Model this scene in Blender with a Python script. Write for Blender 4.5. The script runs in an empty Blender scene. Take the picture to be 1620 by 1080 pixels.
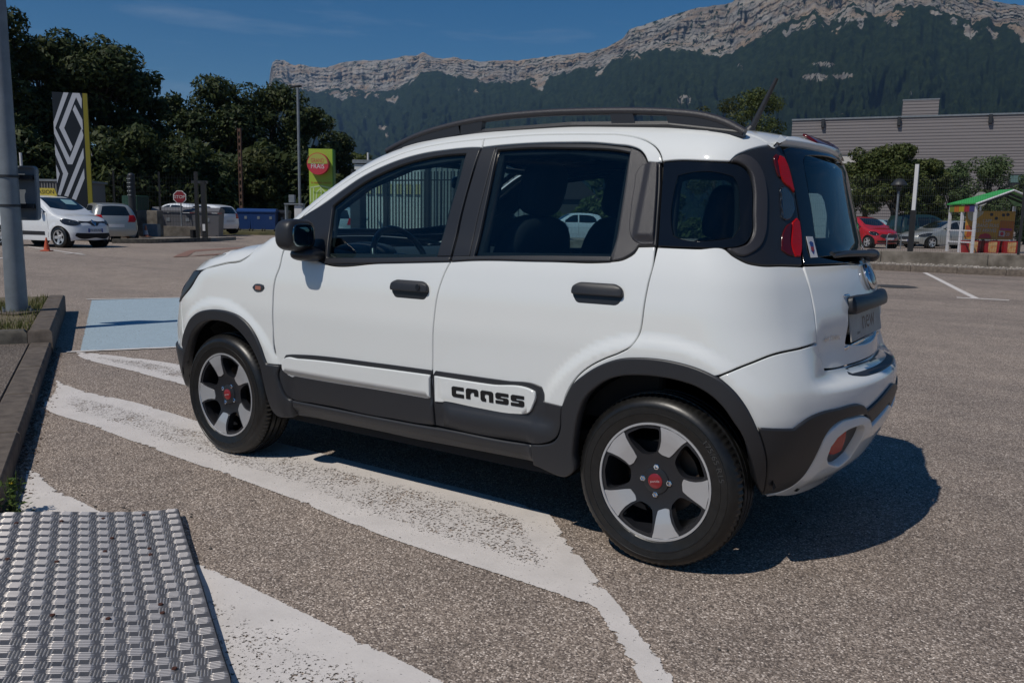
import bpy, math, random
import numpy as np
from mathutils import Vector, Matrix
from mathutils.geometry import delaunay_2d_cdt
random.seed(7)
rng = np.random.default_rng(7)
R = math.radians
S = bpy.context.scene
COL = S.collection

# ------------------------------------------------------------------ camera
CAM = np.array([3.4505, -3.3623, 1.1799]); YAW, PIT, ROL, FPX = 2.1646, .1430, .0181, 1327.01
def cam_axes():
    f = np.array([math.cos(YAW)*math.cos(PIT), math.sin(YAW)*math.cos(PIT), -math.sin(PIT)])
    r = np.cross(f, [0, 0, 1]); r /= np.linalg.norm(r); u = np.cross(r, f)
    c, s = math.cos(ROL), math.sin(ROL)
    return c*r+s*u, -s*r+c*u, f
CR, CU, CF = cam_axes()
cd = bpy.data.cameras.new('camera'); co = bpy.data.objects.new('camera', cd); COL.objects.link(co)
cd.sensor_width = 36.0; cd.lens = 36.0*FPX/1620; cd.clip_start = .05; cd.clip_end = 30000
co.matrix_world = Matrix(((CR[0], CU[0], -CF[0], CAM[0]), (CR[1], CU[1], -CF[1], CAM[1]), (CR[2], CU[2], -CF[2], CAM[2]), (0, 0, 0, 1)))
S.camera = co
# ------------------------------------------------------------------ world and sun
SUN = Vector((-.18, -.75, 1)).normalized()           # towards the sun
el = math.asin(SUN.z); az = math.atan2(SUN.x, SUN.y)
w = bpy.data.worlds.new("World"); S.world = w; w.use_nodes = True
nt = w.node_tree; bg = nt.nodes['Background']
sky = nt.nodes.new('ShaderNodeTexSky'); sky.sky_type = 'NISHITA'; sky.sun_disc = False
sky.sun_elevation = el; sky.sun_rotation = az; sky.altitude = 300; sky.air_density = 1.0; sky.dust_density = .0; sky.ozone_density = 5
hs_n = nt.nodes.new('ShaderNodeHueSaturation'); hs_n.inputs['Saturation'].default_value = 1.34; nt.links.new(sky.outputs[0], hs_n.inputs['Color'])
tc_ = nt.nodes.new('ShaderNodeTexCoord'); mp_w = nt.nodes.new('ShaderNodeMapping'); mp_w.inputs['Scale'].default_value = (1.2, 1.2, 9); mp_w.inputs['Rotation'].default_value = (0, .12, 0); nt.links.new(tc_.outputs['Generated'], mp_w.inputs[0])
cn_ = nt.nodes.new('ShaderNodeTexNoise'); cn_.inputs['Scale'].default_value = 2.2; cn_.inputs['Detail'].default_value = 8; cn_.inputs['Roughness'].default_value = .62; nt.links.new(mp_w.outputs[0], cn_.inputs['Vector'])
cr_ = nt.nodes.new('ShaderNodeValToRGB'); cr_.color_ramp.elements[0].position = .54; cr_.color_ramp.elements[0].color = (0, 0, 0, 1); cr_.color_ramp.elements[1].position = .85; cr_.color_ramp.elements[1].color = (.28, .28, .28, 1); nt.links.new(cn_.outputs[0], cr_.inputs[0])
cm_ = nt.nodes.new('ShaderNodeMix'); cm_.data_type = 'RGBA'; cm_.inputs[7].default_value = (9, 10, 11.5, 1); nt.links.new(cr_.outputs[0], cm_.inputs[0]); nt.links.new(hs_n.outputs[0], cm_.inputs[6])
nt.links.new(cm_.outputs[2], bg.inputs[0]); bg.inputs[1].default_value = .053
sd = bpy.data.lights.new('sun', 'SUN'); so = bpy.data.objects.new('sun', sd); COL.objects.link(so)
sd.energy = 3.05; sd.angle = R(.53); sd.color = (1, .945, .86)
so.rotation_euler = SUN.to_track_quat('Z', 'Y').to_euler()
S.view_settings.view_transform = 'Standard'; S.view_settings.look = 'None'
S.view_settings.exposure = 0; S.view_settings.gamma = 1
S.render.engine = 'CYCLES'; S.cycles.max_bounces = 8; S.cycles.transparent_max_bounces = 24
S.cycles.volume_bounces = 0; S.cycles.caustics_reflective = False; S.cycles.caustics_refractive = False

# ------------------------------------------------------------------ places
def zg(x, y):
    d = math.hypot(x-CAM[0], y-CAM[1]); t = min(max((d-14)/10, 0), 1)
    return .15*t*t*(3-2*t)
def pray(px, py):
    d = (px-810)/FPX*CR-(py-540)/FPX*CU+CF
    return d/np.linalg.norm(d)
def G(px, py, z=None):
    """ground point seen at a pixel of the photograph"""
    d = pray(px, py); z0 = 0 if z is None else z
    for _ in range(30):
        p = CAM+d*((z0-CAM[2])/d[2])
        if z is not None: break
        z0 = .6*z0+.4*zg(p[0], p[1])
    return float(p[0]), float(p[1])
def AT(px, py, depth):
    """point on the bearing of a pixel, at a depth along the view"""
    d = pray(px, py); p = CAM+d*(depth/(d@CF)); return [float(v) for v in p]
def BASE(px, depth, py=360):
    p = AT(px, py, depth); return (p[0], p[1], zg(p[0], p[1]))

# ------------------------------------------------------------------ naming
def tag(o, label=None, cat=None, group=None, kind=None):
    if label: o['label'] = label
    if cat: o['category'] = cat
    if group: o['group'] = group
    if kind: o['kind'] = kind
    return o
def empty(name, label, cat, loc=(0, 0, 0), rz=0, group=None):
    o = bpy.data.objects.new(name, None); COL.objects.link(o); o.location = loc; o.rotation_euler = (0, 0, rz)
    o.empty_display_size = .2
    return tag(o, label, cat, group)
def link(name, me, mat=None, parent=None):
    o = bpy.data.objects.new(name, me); COL.objects.link(o)
    if mat is not None and not me.materials:
        for m in (mat if isinstance(mat, (list, tuple)) else [mat]): me.materials.append(m)
    if parent: o.parent = parent
    return o
def copy_tree(o, parent=None):
    c = o.copy(); COL.objects.link(c)
    if parent is not None: c.parent = parent
    for ch in [k for k in bpy.data.objects if k.parent == o]: copy_tree(ch, c)
    return c

# ------------------------------------------------------------------ mesh collector
class MB:
    def __init__(s): s.v = []; s.f = []; s.m = []; s.mi = 0
    def add(s, vs, fs):
        o = len(s.v); s.v += [tuple(map(float, v)) for v in vs]; s.f += [tuple(i+o for i in f) for f in fs]; s.m += [s.mi]*len(fs); return s
    def box(s, c, d, rz=0, rx=0, ry=0, bev=0):
        hx, hy, hz = d[0]/2, d[1]/2, d[2]/2
        M = Matrix.Rotation(rz, 3, 'Z') @ Matrix.Rotation(ry, 3, 'Y') @ Matrix.Rotation(rx, 3, 'X')
        if bev <= 0:
            vs = [M @ Vector((a*hx, b*hy, e*hz)) for a in (-1, 1) for b in (-1, 1) for e in (-1, 1)]
            fs = [(0, 1, 3, 2), (4, 6, 7, 5), (0, 4, 5, 1), (2, 3, 7, 6), (0, 2, 6, 4), (1, 5, 7, 3)]
        else:
            vs = []; b_ = bev; idx = {}
            for a in (-1, 1):
                for b in (-1, 1):
                    for e in (-1, 1):
                        for k, (ox, oy, oz) in enumerate(((0, b_, b_), (b_, 0, b_), (b_, b_, 0))):
                            idx[a, b, e, k] = len(vs); vs.append(M @ Vector((a*(hx-ox), b*(hy-oy), e*(hz-oz))))
            fs = []
            for a in (-1, 1):
                q = [idx[a, -1, -1, 0], idx[a, 1, -1, 0], idx[a, 1, 1, 0], idx[a, -1, 1, 0]]; fs.append(q if a > 0 else q[::-1])
                q = [idx[-1, a, -1, 1], idx[1, a, -1, 1], idx[1, a, 1, 1], idx[-1, a, 1, 1]]; fs.append(q if a < 0 else q[::-1])
                q = [idx[-1, -1, a, 2], idx[1, -1, a, 2], idx[1, 1, a, 2], idx[-1, 1, a, 2]]; fs.append(q if a > 0 else q[::-1])
            for a in (-1, 1):
                for b in (-1, 1):
                    q = [idx[a, b, -1, 0], idx[a, b, 1, 0], idx[a, b, 1, 1], idx[a, b, -1, 1]]; fs.append(q if a*b < 0 else q[::-1])
                    q = [idx[a, -1, b, 0], idx[a, 1, b, 0], idx[a, 1, b, 2], idx[a, -1, b, 2]]; fs.append(q if a*b > 0 else q[::-1])
                    q = [idx[-1, a, b, 1], idx[1, a, b, 1], idx[1, a, b, 2], idx[-1, a, b, 2]]; fs.append(q if a*b < 0 else q[::-1])
                    for e in (-1, 1):
                        q = [idx[a, b, e, 0], idx[a, b, e, 1], idx[a, b, e, 2]]; fs.append(q if a*b*e > 0 else q[::-1])
        return s.add([(v[0]+c[0], v[1]+c[1], v[2]+c[2]) for v in vs], fs)
    def tube(s, pts, r, n=10, cap=True, sy=1.0):
        pts = [Vector(p) for p in pts]; rs = r if isinstance(r, (list, tuple)) else [r]*len(pts)
        vs = []; fs = []; ref = None
        for i, p in enumerate(pts):
            t = (pts[min(i+1, len(pts)-1)]-pts[max(i-1, 0)]).normalized()
            if ref is None: ref = Vector((0, 0, 1)) if abs(t.z) < .9 else Vector((1, 0, 0))
            a = t.cross(ref).normalized(); b = t.cross(a).normalized(); ref = -b if False else ref
            for k in range(n):
                th = 2*math.pi*k/n; vs.append(p+a*(rs[i]*math.cos(th)*sy)+b*(rs[i]*math.sin(th)))
        for i in range(len(pts)-1):
            for k in range(n): k2 = (k+1) % n; fs.append((i*n+k, i*n+k2, (i+1)*n+k2, (i+1)*n+k))
        if cap: fs.append(tuple(range(n))[::-1]); fs.append(tuple(range((len(pts)-1)*n, len(pts)*n)))
        return s.add(vs, fs)
    def lathe(s, prof, n=24, c=(0, 0, 0), axis='z', cap=False):
        vs = []; fs = []
        for (r, h) in prof:
            for k in range(n):
                th = 2*math.pi*k/n; a, b = r*math.cos(th), r*math.sin(th)
                vs.append({'z': (c[0]+a, c[1]+b, c[2]+h), 'y': (c[0]+a, c[1]+h, c[2]+b), 'x': (c[0]+h, c[1]+a, c[2]+b)}[axis])
        for i in range(len(prof)-1):
            for k in range(n):
                k2 = (k+1) % n; q = (i*n+k, i*n+k2, (i+1)*n+k2, (i+1)*n+k); fs.append(q[::-1] if axis == 'y' else q)
        for i, e in ((0, 1), (len(prof)-1, 0)):
            if cap and prof[i][0] > 1e-5: fs.append(tuple(range(i*n, i*n+n))[::-1] if (e ^ (axis == 'y')) else tuple(range(i*n, i*n+n)))
        return s.add(vs, fs)
    def prism(s, poly, org, ax, ay, d):
        """2-D polygon swept by vector d"""
        org, ax, ay, d = Vector(org), Vector(ax), Vector(ay), Vector(d); n = len(poly)
        a = [org+ax*p[0]+ay*p[1] for p in poly]; tri = tess(poly)
        if ax.cross(ay).dot(d) > 0: tri = [t[::-1] for t in tri]
        vs = a+[p+d for p in a]; fs = [tuple(t) for t in tri]+[tuple(i+n for i in t[::-1]) for t in tri]
        fl = area(poly)*(1 if ax.cross(ay).dot(d) > 0 else -1)
        for i in range(n):
            j = (i+1) % n; fs.append((i, j, j+n, i+n) if fl > 0 else (j, i, i+n, j+n))
        return s.add(vs, fs)
    def ell(s, c, r, nu=20, nv=12, e=1.0, ez=None):
        """super-ellipsoid; e < 1 is boxier"""
        ez = ez or e; vs = []; fs = []; sp = lambda v, p: math.copysign(abs(v)**p, v)
        for i in range(nv+1):
            ph = -math.pi/2+math.pi*i/nv
            for k in range(nu):
                th = 2*math.pi*k/nu; cp = sp(math.cos(ph), ez)
                vs.append((c[0]+r[0]*cp*sp(math.cos(th), e), c[1]+r[1]*cp*sp(math.sin(th), e), c[2]+r[2]*sp(math.sin(ph), ez)))
        for i in range(nv):
            for k in range(nu): k2 = (k+1) % nu; fs.append((i*nu+k, i*nu+k2, (i+1)*nu+k2, (i+1)*nu+k))
        return s.add(vs, fs)
    def build(s, name, mat=None, parent=None, smooth=None, fn=None):
        me = bpy.data.meshes.new(name); v = s.v if fn is None else [fn(p) for p in s.v]
        me.from_pydata(v, [], s.f); me.update()
        o = link(name, me, mat, parent)
        if any(s.m): me.polygons.foreach_set('material_index', s.m)
        if smooth is not None:
            me.polygons.foreach_set('use_smooth', [True]*len(me.polygons)); me.set_sharp_from_angle(angle=R(smooth))
        return o
def area(p):
    return .5*sum(p[i][0]*p[(i+1) % len(p)][1]-p[(i+1) % len(p)][0]*p[i][1] for i in range(len(p)))
def inside(pts, loops):
    pts = np.asarray(pts, float); c = np.zeros(len(pts), int)
    for lp in loops:
        lp = np.asarray(lp, float); a = lp; b = np.roll(lp, -1, 0)
        for (x1, y1), (x2, y2) in zip(a, b):
            if y1 == y2: continue
            m = (y1 > pts[:, 1]) != (y2 > pts[:, 1])
            c += (m & (pts[:, 0] < (x2-x1)*(pts[:, 1]-y1)/(y2-y1)+x1)).astype(int)
    return c % 2 == 1
def cdt(loops, extra=()):
    vs = []; es = []
    for lp in loops:
        o = len(vs); n = len(lp); vs += [Vector((float(p[0]), float(p[1]))) for p in lp]; es += [(o+i, o+(i+1) % n) for i in range(n)]
    vs += [Vector((float(p[0]), float(p[1]))) for p in extra]
    r = delaunay_2d_cdt(vs, es, [], 0, 1e-6)
    V = np.array([(v.x, v.y) for v in r[0]]); T = [tuple(t) for t in r[2]]
    cen = np.array([V[list(t)].mean(0) for t in T]); ok = inside(cen, loops)
    out = []
    for t, k in zip(T, ok):
        if not k: continue
        a, b, c = V[t[0]], V[t[1]], V[t[2]]
        if (b[0]-a[0])*(c[1]-a[1])-(b[1]-a[1])*(c[0]-a[0]) < 0: t = t[::-1]
        out.append(t)
    return V, out, r[3]
def tess(poly):
    V, T, orig = cdt([poly]); mp = {i: (o[0] if len(o) else 0) for i, o in enumerate(orig)}
    return [tuple(mp[i] for i in t) for t in T]
def smooth_poly(p, closed=True, step=.015, ang=38):
    """resample; rounds gentle bends, keeps real corners"""
    p = np.asarray(p, float); n = len(p); out = []
    def tang(i):
        if not closed and i in (0, n-1): return None
        a, b, c = p[(i-1) % n], p[i % n], p[(i+1) % n]
        d1, d2 = b-a, c-b; l1, l2 = np.linalg.norm(d1), np.linalg.norm(d2)
        if l1 < 1e-9 or l2 < 1e-9: return None
        cs = np.clip((d1@d2)/(l1*l2), -1, 1)
        if math.degrees(math.acos(cs)) > ang: return None
        return (d1/l1*l2+d2/l2*l1)/(l1+l2)
    T = [tang(i) for i in range(n)]
    for i in range(n if closed else n-1):
        a, b = p[i], p[(i+1) % n]; L = np.linalg.norm(b-a)
        if L < 1e-6: continue
        k = max(1, int(math.ceil(L/step)))
        ta = T[i] if T[i] is not None else (b-a)/L; tb = T[(i+1) % n] if T[(i+1) % n] is not None else (b-a)/L
        for j in range(k):
            t = j/k; h = t*t*(3-2*t)
            out.append((2*t**3-3*t**2+1)*a+(t**3-2*t**2+t)*ta*L+(-2*t**3+3*t**2)*b+(t**3-t**2)*tb*L)
    if not closed: out.append(p[-1])
    return [tuple(v) for v in out]
def offset_loop(lp, d):
    p = np.asarray(lp, float); s = 1 if area(lp) > 0 else -1
    a = p-np.roll(p, 1, 0); b = np.roll(p, -1, 0)-p
    a /= np.linalg.norm(a, axis=1)[:, None]+1e-12; b /= np.linalg.norm(b, axis=1)[:, None]+1e-12
    na = np.stack([-a[:, 1], a[:, 0]], 1)*s; nb = np.stack([-b[:, 1], b[:, 0]], 1)*s
    m = na+nb; m /= np.linalg.norm(m, axis=1)[:, None]+1e-12
    return p+m*d/np.clip((m*na).sum(1), .6, 1)[:, None], m
def rounded(poly, r, n=5):
    out = []; N = len(poly)
    for i in range(N):
        a, b, c = (np.array(poly[(i+k) % N], float) for k in (-1, 0, 1))
        u, v = a-b, c-b; lu, lv = np.linalg.norm(u), np.linalg.norm(v); rr = min(r, lu*.45, lv*.45)
        p0, p1 = b+u/lu*rr, b+v/lv*rr
        for k in range(n+1):
            t = k/n; out.append(tuple((1-t)**2*p0+2*t*(1-t)*b+t*t*p1))
    return out
def oval(cx, cy, rx, ry, n=24): return [(cx+rx*math.cos(2*math.pi*k/n), cy+ry*math.sin(2*math.pi*k/n)) for k in range(n)]
def rect(x0, y0, x1, y1): return [(x0, y0), (x1, y0), (x1, y1), (x0, y1)]

# ------------------------------------------------------------------ materials
def mat(name, col=(.5, .5, .5), rough=.5, metal=0, coat=0, spec=.5, emit=None):
    m = bpy.data.materials.new(name); m.use_nodes = True; b = m.node_tree.nodes['Principled BSDF']
    b.inputs['Base Color'].default_value = (*col, 1); b.inputs['Roughness'].default_value = rough; b.inputs['Metallic'].default_value = metal
    b.inputs['Coat Weight'].default_value = coat; b.inputs['Coat Roughness'].default_value = .03; b.inputs['Specular IOR Level'].default_value = spec
    return m
def N(m, t, **kw):
    n = m.node_tree.nodes.new(t)
    for k, v in kw.items():
        if k.startswith('i_'): n.inputs[int(k[2:]) if k[2:].isdigit() else k[2:].replace('_', ' ')].default_value = v
        else: setattr(n, k, v)
    return n
def L(m, a, b): m.node_tree.links.new(a, b)
def ramp(m, src, stops, interp='LINEAR'):
    r = N(m, 'ShaderNodeValToRGB'); r.color_ramp.interpolation = interp; e = r.color_ramp.elements
    while len(e) > 1: e.remove(e[-1])
    e[0].position = stops[0][0]; e[0].color = (*stops[0][1], 1)
    for p, c in stops[1:]: k = e.new(p); k.color = (*c, 1)
    L(m, src, r.inputs[0]); return r
def noise(m, scale, detail=3, rough=.5, vec=None):
    n = N(m, 'ShaderNodeTexNoise'); n.inputs['Scale'].default_value = scale; n.inputs['Detail'].default_value = detail; n.inputs['Roughness'].default_value = rough
    if vec is not None: L(m, vec, n.inputs['Vector'])
    return n
def coords(m, kind='Object'): return N(m, 'ShaderNodeTexCoord').outputs[kind]
def bump(m, h, strength=.3, dist=.01):
    b = N(m, 'ShaderNodeBump'); b.inputs['Strength'].default_value = strength; b.inputs['Distance'].default_value = dist
    L(m, h, b.inputs['Height']); L(m, b.outputs[0], m.node_tree.nodes['Principled BSDF'].inputs['Normal']); return b
def noisy(name, c1, c2, scale, rough=.8, detail=4, bmp=0, bd=.01, **kw):
    m = mat(name, c1, rough, **kw); v = coords(m); n = noise(m, scale, detail, .6, v)
    r = ramp(m, n.outputs[0], [(.35, c1), (.65, c2)]); L(m, r.outputs[0], m.node_tree.nodes['Principled BSDF'].inputs['Base Color'])
    if bmp: bump(m, n.outputs[0], bmp, bd)
    return m
def glass(name, tint, ior=1.5):
    m = bpy.data.materials.new(name); m.use_nodes = True; t = m.node_tree; t.nodes.remove(t.nodes['Principled BSDF'])
    tr = N(m, 'ShaderNodeBsdfTransparent'); tr.inputs[0].default_value = (*tint, 1)
    gl = N(m, 'ShaderNodeBsdfGlossy'); gl.inputs['Roughness'].default_value = .01; gl.inputs['Color'].default_value = (1, 1, 1, 1)
    fr = N(m, 'ShaderNodeFresnel'); gm = N(m, 'ShaderNodeNewGeometry'); mr = N(m, 'ShaderNodeMapRange'); mr.inputs[3].default_value = ior; mr.inputs[4].default_value = 1/ior; L(m, gm.outputs['Backfacing'], mr.inputs[0]); L(m, mr.outputs[0], fr.inputs[0]); mx = N(m, 'ShaderNodeMixShader')
    L(m, fr.outputs[0], mx.inputs[0]); L(m, tr.outputs[0], mx.inputs[1]); L(m, gl.outputs[0], mx.inputs[2])
    L(m, mx.outputs[0], t.nodes['Material Output'].inputs[0]); return m
M = {}
def plastic(name, col, rough, scale=900, strength=.15):
    m = mat(name, col, rough); n = noise(m, scale, 2, .5, coords(m)); bump(m, n.outputs[0], strength, .001); return m
M['white'] = mat('white_paint', (.77, .785, .77), .5, coat=1, spec=.2)
_n = noise(M['white'], 1.4, 3, .5, coords(M['white'])); M['white'].node_tree.nodes['Principled BSDF'].inputs['Coat IOR'].default_value = 1.7; M['white'].node_tree.nodes['Principled BSDF'].inputs['Coat Roughness'].default_value = .055
_r = ramp(M['white'], _n.outputs[0], [(.3, (.755, .77, .755)), (.7, (.775, .79, .775))]); L(M['white'], _r.outputs[0], M['white'].node_tree.nodes['Principled BSDF'].inputs['Base Color'])
M['clad'] = plastic('black_plastic', (.022, .023, .027), .42, 1400, .25)
M['grain'] = plastic('grained_plastic', (.036, .034, .038), .38, 700, .9)
M['glossblack'] = mat('gloss_black', (.006, .007, .009), .06)
M['satin'] = mat('satin_black', (.018, .019, .022), .33)
M['dark'] = mat('dark_lining', (.008, .008, .009), .85)
M['seal'] = mat('rubber_seal', (.01, .01, .011), .5)
M['cloth'] = noisy('seat_cloth', (.012, .013, .017), (.022, .023, .028), 260, .9)
M['dash'] = mat('dash_plastic', (.045, .05, .055), .55)
M['head'] = mat('roof_lining', (.16, .16, .155), .9)
M['glass'] = glass('tinted_glass', (.60, .78, .80))
M['pglass'] = glass('privacy_glass', (.46, .60, .64))
M['screen'] = glass('clear_glass', (.62, .76, .76))
M['chrome'] = mat('chrome', (.75, .76, .78), .08, 1)
M['silver'] = mat('machined_alloy', (.54, .545, .56), .32, .55, coat=.6)
M['alloyblack'] = mat('black_alloy', (.016, .017, .021), .3)
M['rubber'] = noisy('tyre_rubber', (.006, .006, .006), (.012, .0115, .011), 40, .36, bmp=.15, bd=.003)
M['red_lens'] = mat('red_lens', (.42, .004, .003), .16, spec=.35)
_w = N(M['red_lens'], 'ShaderNodeTexWave'); _w.inputs['Scale'].default_value = 45; _w.bands_direction = 'Z'; L(M['red_lens'], coords(M['red_lens']), _w.inputs[0]); bump(M['red_lens'], _w.outputs[1], .12, .002)
M['deep_red'] = mat('deep_red_lens', (.075, .004, .006), .14, spec=.4)
M['clear_lens'] = mat('clear_lens', (.07, .075, .085), .15, .8, coat=.6)
_w = N(M['clear_lens'], 'ShaderNodeTexWave'); _w.inputs['Scale'].default_value = 28; _w.bands_direction = 'Y'; L(M['clear_lens'], coords(M['clear_lens']), _w.inputs[0]); bump(M['clear_lens'], _w.outputs[1], 1.0, .01)
M['mirror'] = mat('mirror_glass', (.22, .28, .30), .03, 1)
M['plate'] = noisy('plate_paper', (.34, .32, .30), (.44, .43, .40), 9, .5)
M['blackpaint'] = mat('black_print', (.006, .006, .007), .4)
M['tyreprint'] = mat('tyre_print', (.05, .05, .05), .5)
M['redcap'] = mat('red_cap', (.22, .008, .014), .3, coat=.5)
M['amber'] = mat('amber_lens', (.35, .14, .1), .2)
# ================================================================== body surface machinery
def ss(a, b, x):
    t = np.clip((x-a)/(b-a), 0, 1); return t*t*(3-2*t)
def smax(a, b, k): return np.maximum(a, b)+np.maximum(k-np.abs(a-b), 0)**2/(4*k)
def table(pts, sig, lo, hi, n=1200):
    x = np.linspace(lo, hi, n); p = np.array(pts, float); y = np.interp(x, p[:, 0], p[:, 1]); d = x[1]-x[0]; m = int(3*sig/d)+1
    k = np.exp(-.5*(np.arange(-m, m+1)*d/sig)**2); k /= k.sum()
    yl = y[0]+(y[1]-y[0])*np.arange(-m, 0); yr = y[-1]+(y[-1]-y[-2])*np.arange(1, m+1)
    return x, np.convolve(np.concatenate([yl, y, yr]), k, 'valid')
class Shell:
    """a smooth closed car body: y = side, x = length (nose at -x), z up; wheels at x = 0 and x = wb"""
    def __init__(s, TW, TR, TF, TZ, TS=None, arches=((0, .47), (2.304, .50)), wz=.30, crown=.11, rr=(.34, .06), fr=(.29, .50), tap=(1.5, .030, .9, .055), k=(.15, .16, .09), U1=2.40, UF=-.38, UH=.35, K=.4, bulge=.013):
        s.TW, s.TR, s.TF, s.TZ, s.TS = TW, TR, TF, TZ, TS; s.arches = arches; s.wz = wz; s.crown = crown; s.rr = rr; s.fr = fr; s.tap = tap; s.k = k; s.bulge = bulge
        s.U1, s.UF, s.UH, s.K = U1, UF, UH, K; s.UA = U1+K*math.pi/2; s.UB = UF-K*math.pi/2; s.UC = s.UA+UH; s.UD = s.UB-UH
    def W(s, x, z):
        a, b, c, d = s.tap; w = np.interp(z, *s.TW)-b*np.clip((x-a)/1.2, 0, 2)**2-d*np.clip((c-x)/1.4, 0, 2)**2
        for cx, r0 in s.arches: w = w+s.bulge*(1-ss(r0-.03, r0+.02, np.hypot(x-cx, z-s.wz)))
        return w
    def F(s, x, h, z):
        h = np.abs(h); ts = np.interp(z, *s.TS)*(1-ss(.40, .62, h)) if s.TS else 0
        a = h-s.W(x, z); b = x-(np.interp(z, *s.TR)+ts-s.rr[0]*h**2-s.rr[1]*h**4)
        c = (np.interp(z, *s.TF)+s.fr[0]*h**2+s.fr[1]*h**4)-x; d = (z-(np.interp(x, *s.TZ)-s.crown*h**2))*.9
        return smax(smax(smax(a, b, s.k[0]), c, s.k[1]), d, s.k[2])
    def P(s, u, z):
        """side/rear/front surface: u runs round the car, z up"""
        u, z = np.broadcast_arrays(np.asarray(u, float), np.asarray(z, float)); sg = np.where((u > s.UC) | (u < s.UD), -1., 1.)
        u = np.where(u > s.UC, 2*s.UC-u, np.where(u < s.UD, 2*s.UD-u, u))
        a = np.clip((u-s.U1)/s.K, 0, math.pi/2)-np.clip((s.UF-u)/s.K, 0, math.pi/2)
        h0 = s.UH-np.maximum(u-s.UA, 0)-np.maximum(s.UB-u, 0); x0 = np.clip(u, s.UF, s.U1); dx, dh = np.sin(a), np.cos(a)
        lo = np.zeros(z.shape); hi = np.full(z.shape, 1.6)
        for _ in range(30):
            m = (lo+hi)/2; g = s.F(x0+dx*m, h0+dh*m, z) < 0; lo = np.where(g, m, lo); hi = np.where(g, hi, m)
        return np.stack([x0+dx*lo, -(h0+dh*lo)*sg, z], -1)
    def T(s, x, y):
        """upper surface seen from above"""
        x, y = np.broadcast_arrays(np.asarray(x, float), np.asarray(y, float)); lo = np.full(x.shape, .3); hi = np.full(x.shape, 2.4)
        for _ in range(30):
            m = (lo+hi)/2; g = s.F(x, y, m) < 0; lo = np.where(g, m, lo); hi = np.where(g, hi, m)
        return np.stack([x, y, lo], -1)
    def N(s, p):
        e = 1e-3; x, y, z = p[..., 0], p[..., 1], p[..., 2]
        n = np.stack([s.F(x+e, y, z)-s.F(x-e, y, z), s.F(x, y+e, z)-s.F(x, y-e, z), s.F(x, y, z+e)-s.F(x, y, z-e)], -1)
        return n/(np.linalg.norm(n, axis=-1, keepdims=True)+1e-12)
    def inv(s, p):
        x, h, z = p[..., 0], -p[..., 1], p[..., 2]; u = x.copy()
        a = np.arctan2(x-s.U1, h-s.UH); u = np.where(x > s.U1, np.where(h > s.UH, s.U1+s.K*a, s.UA+s.UH-h), u)
        a = np.arctan2(s.UF-x, h-s.UH); u = np.where(x < s.UF, np.where(h > s.UH, s.UF-s.K*a, s.UB-(s.UH-h)), u)
        return np.stack([u, z], -1)
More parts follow.
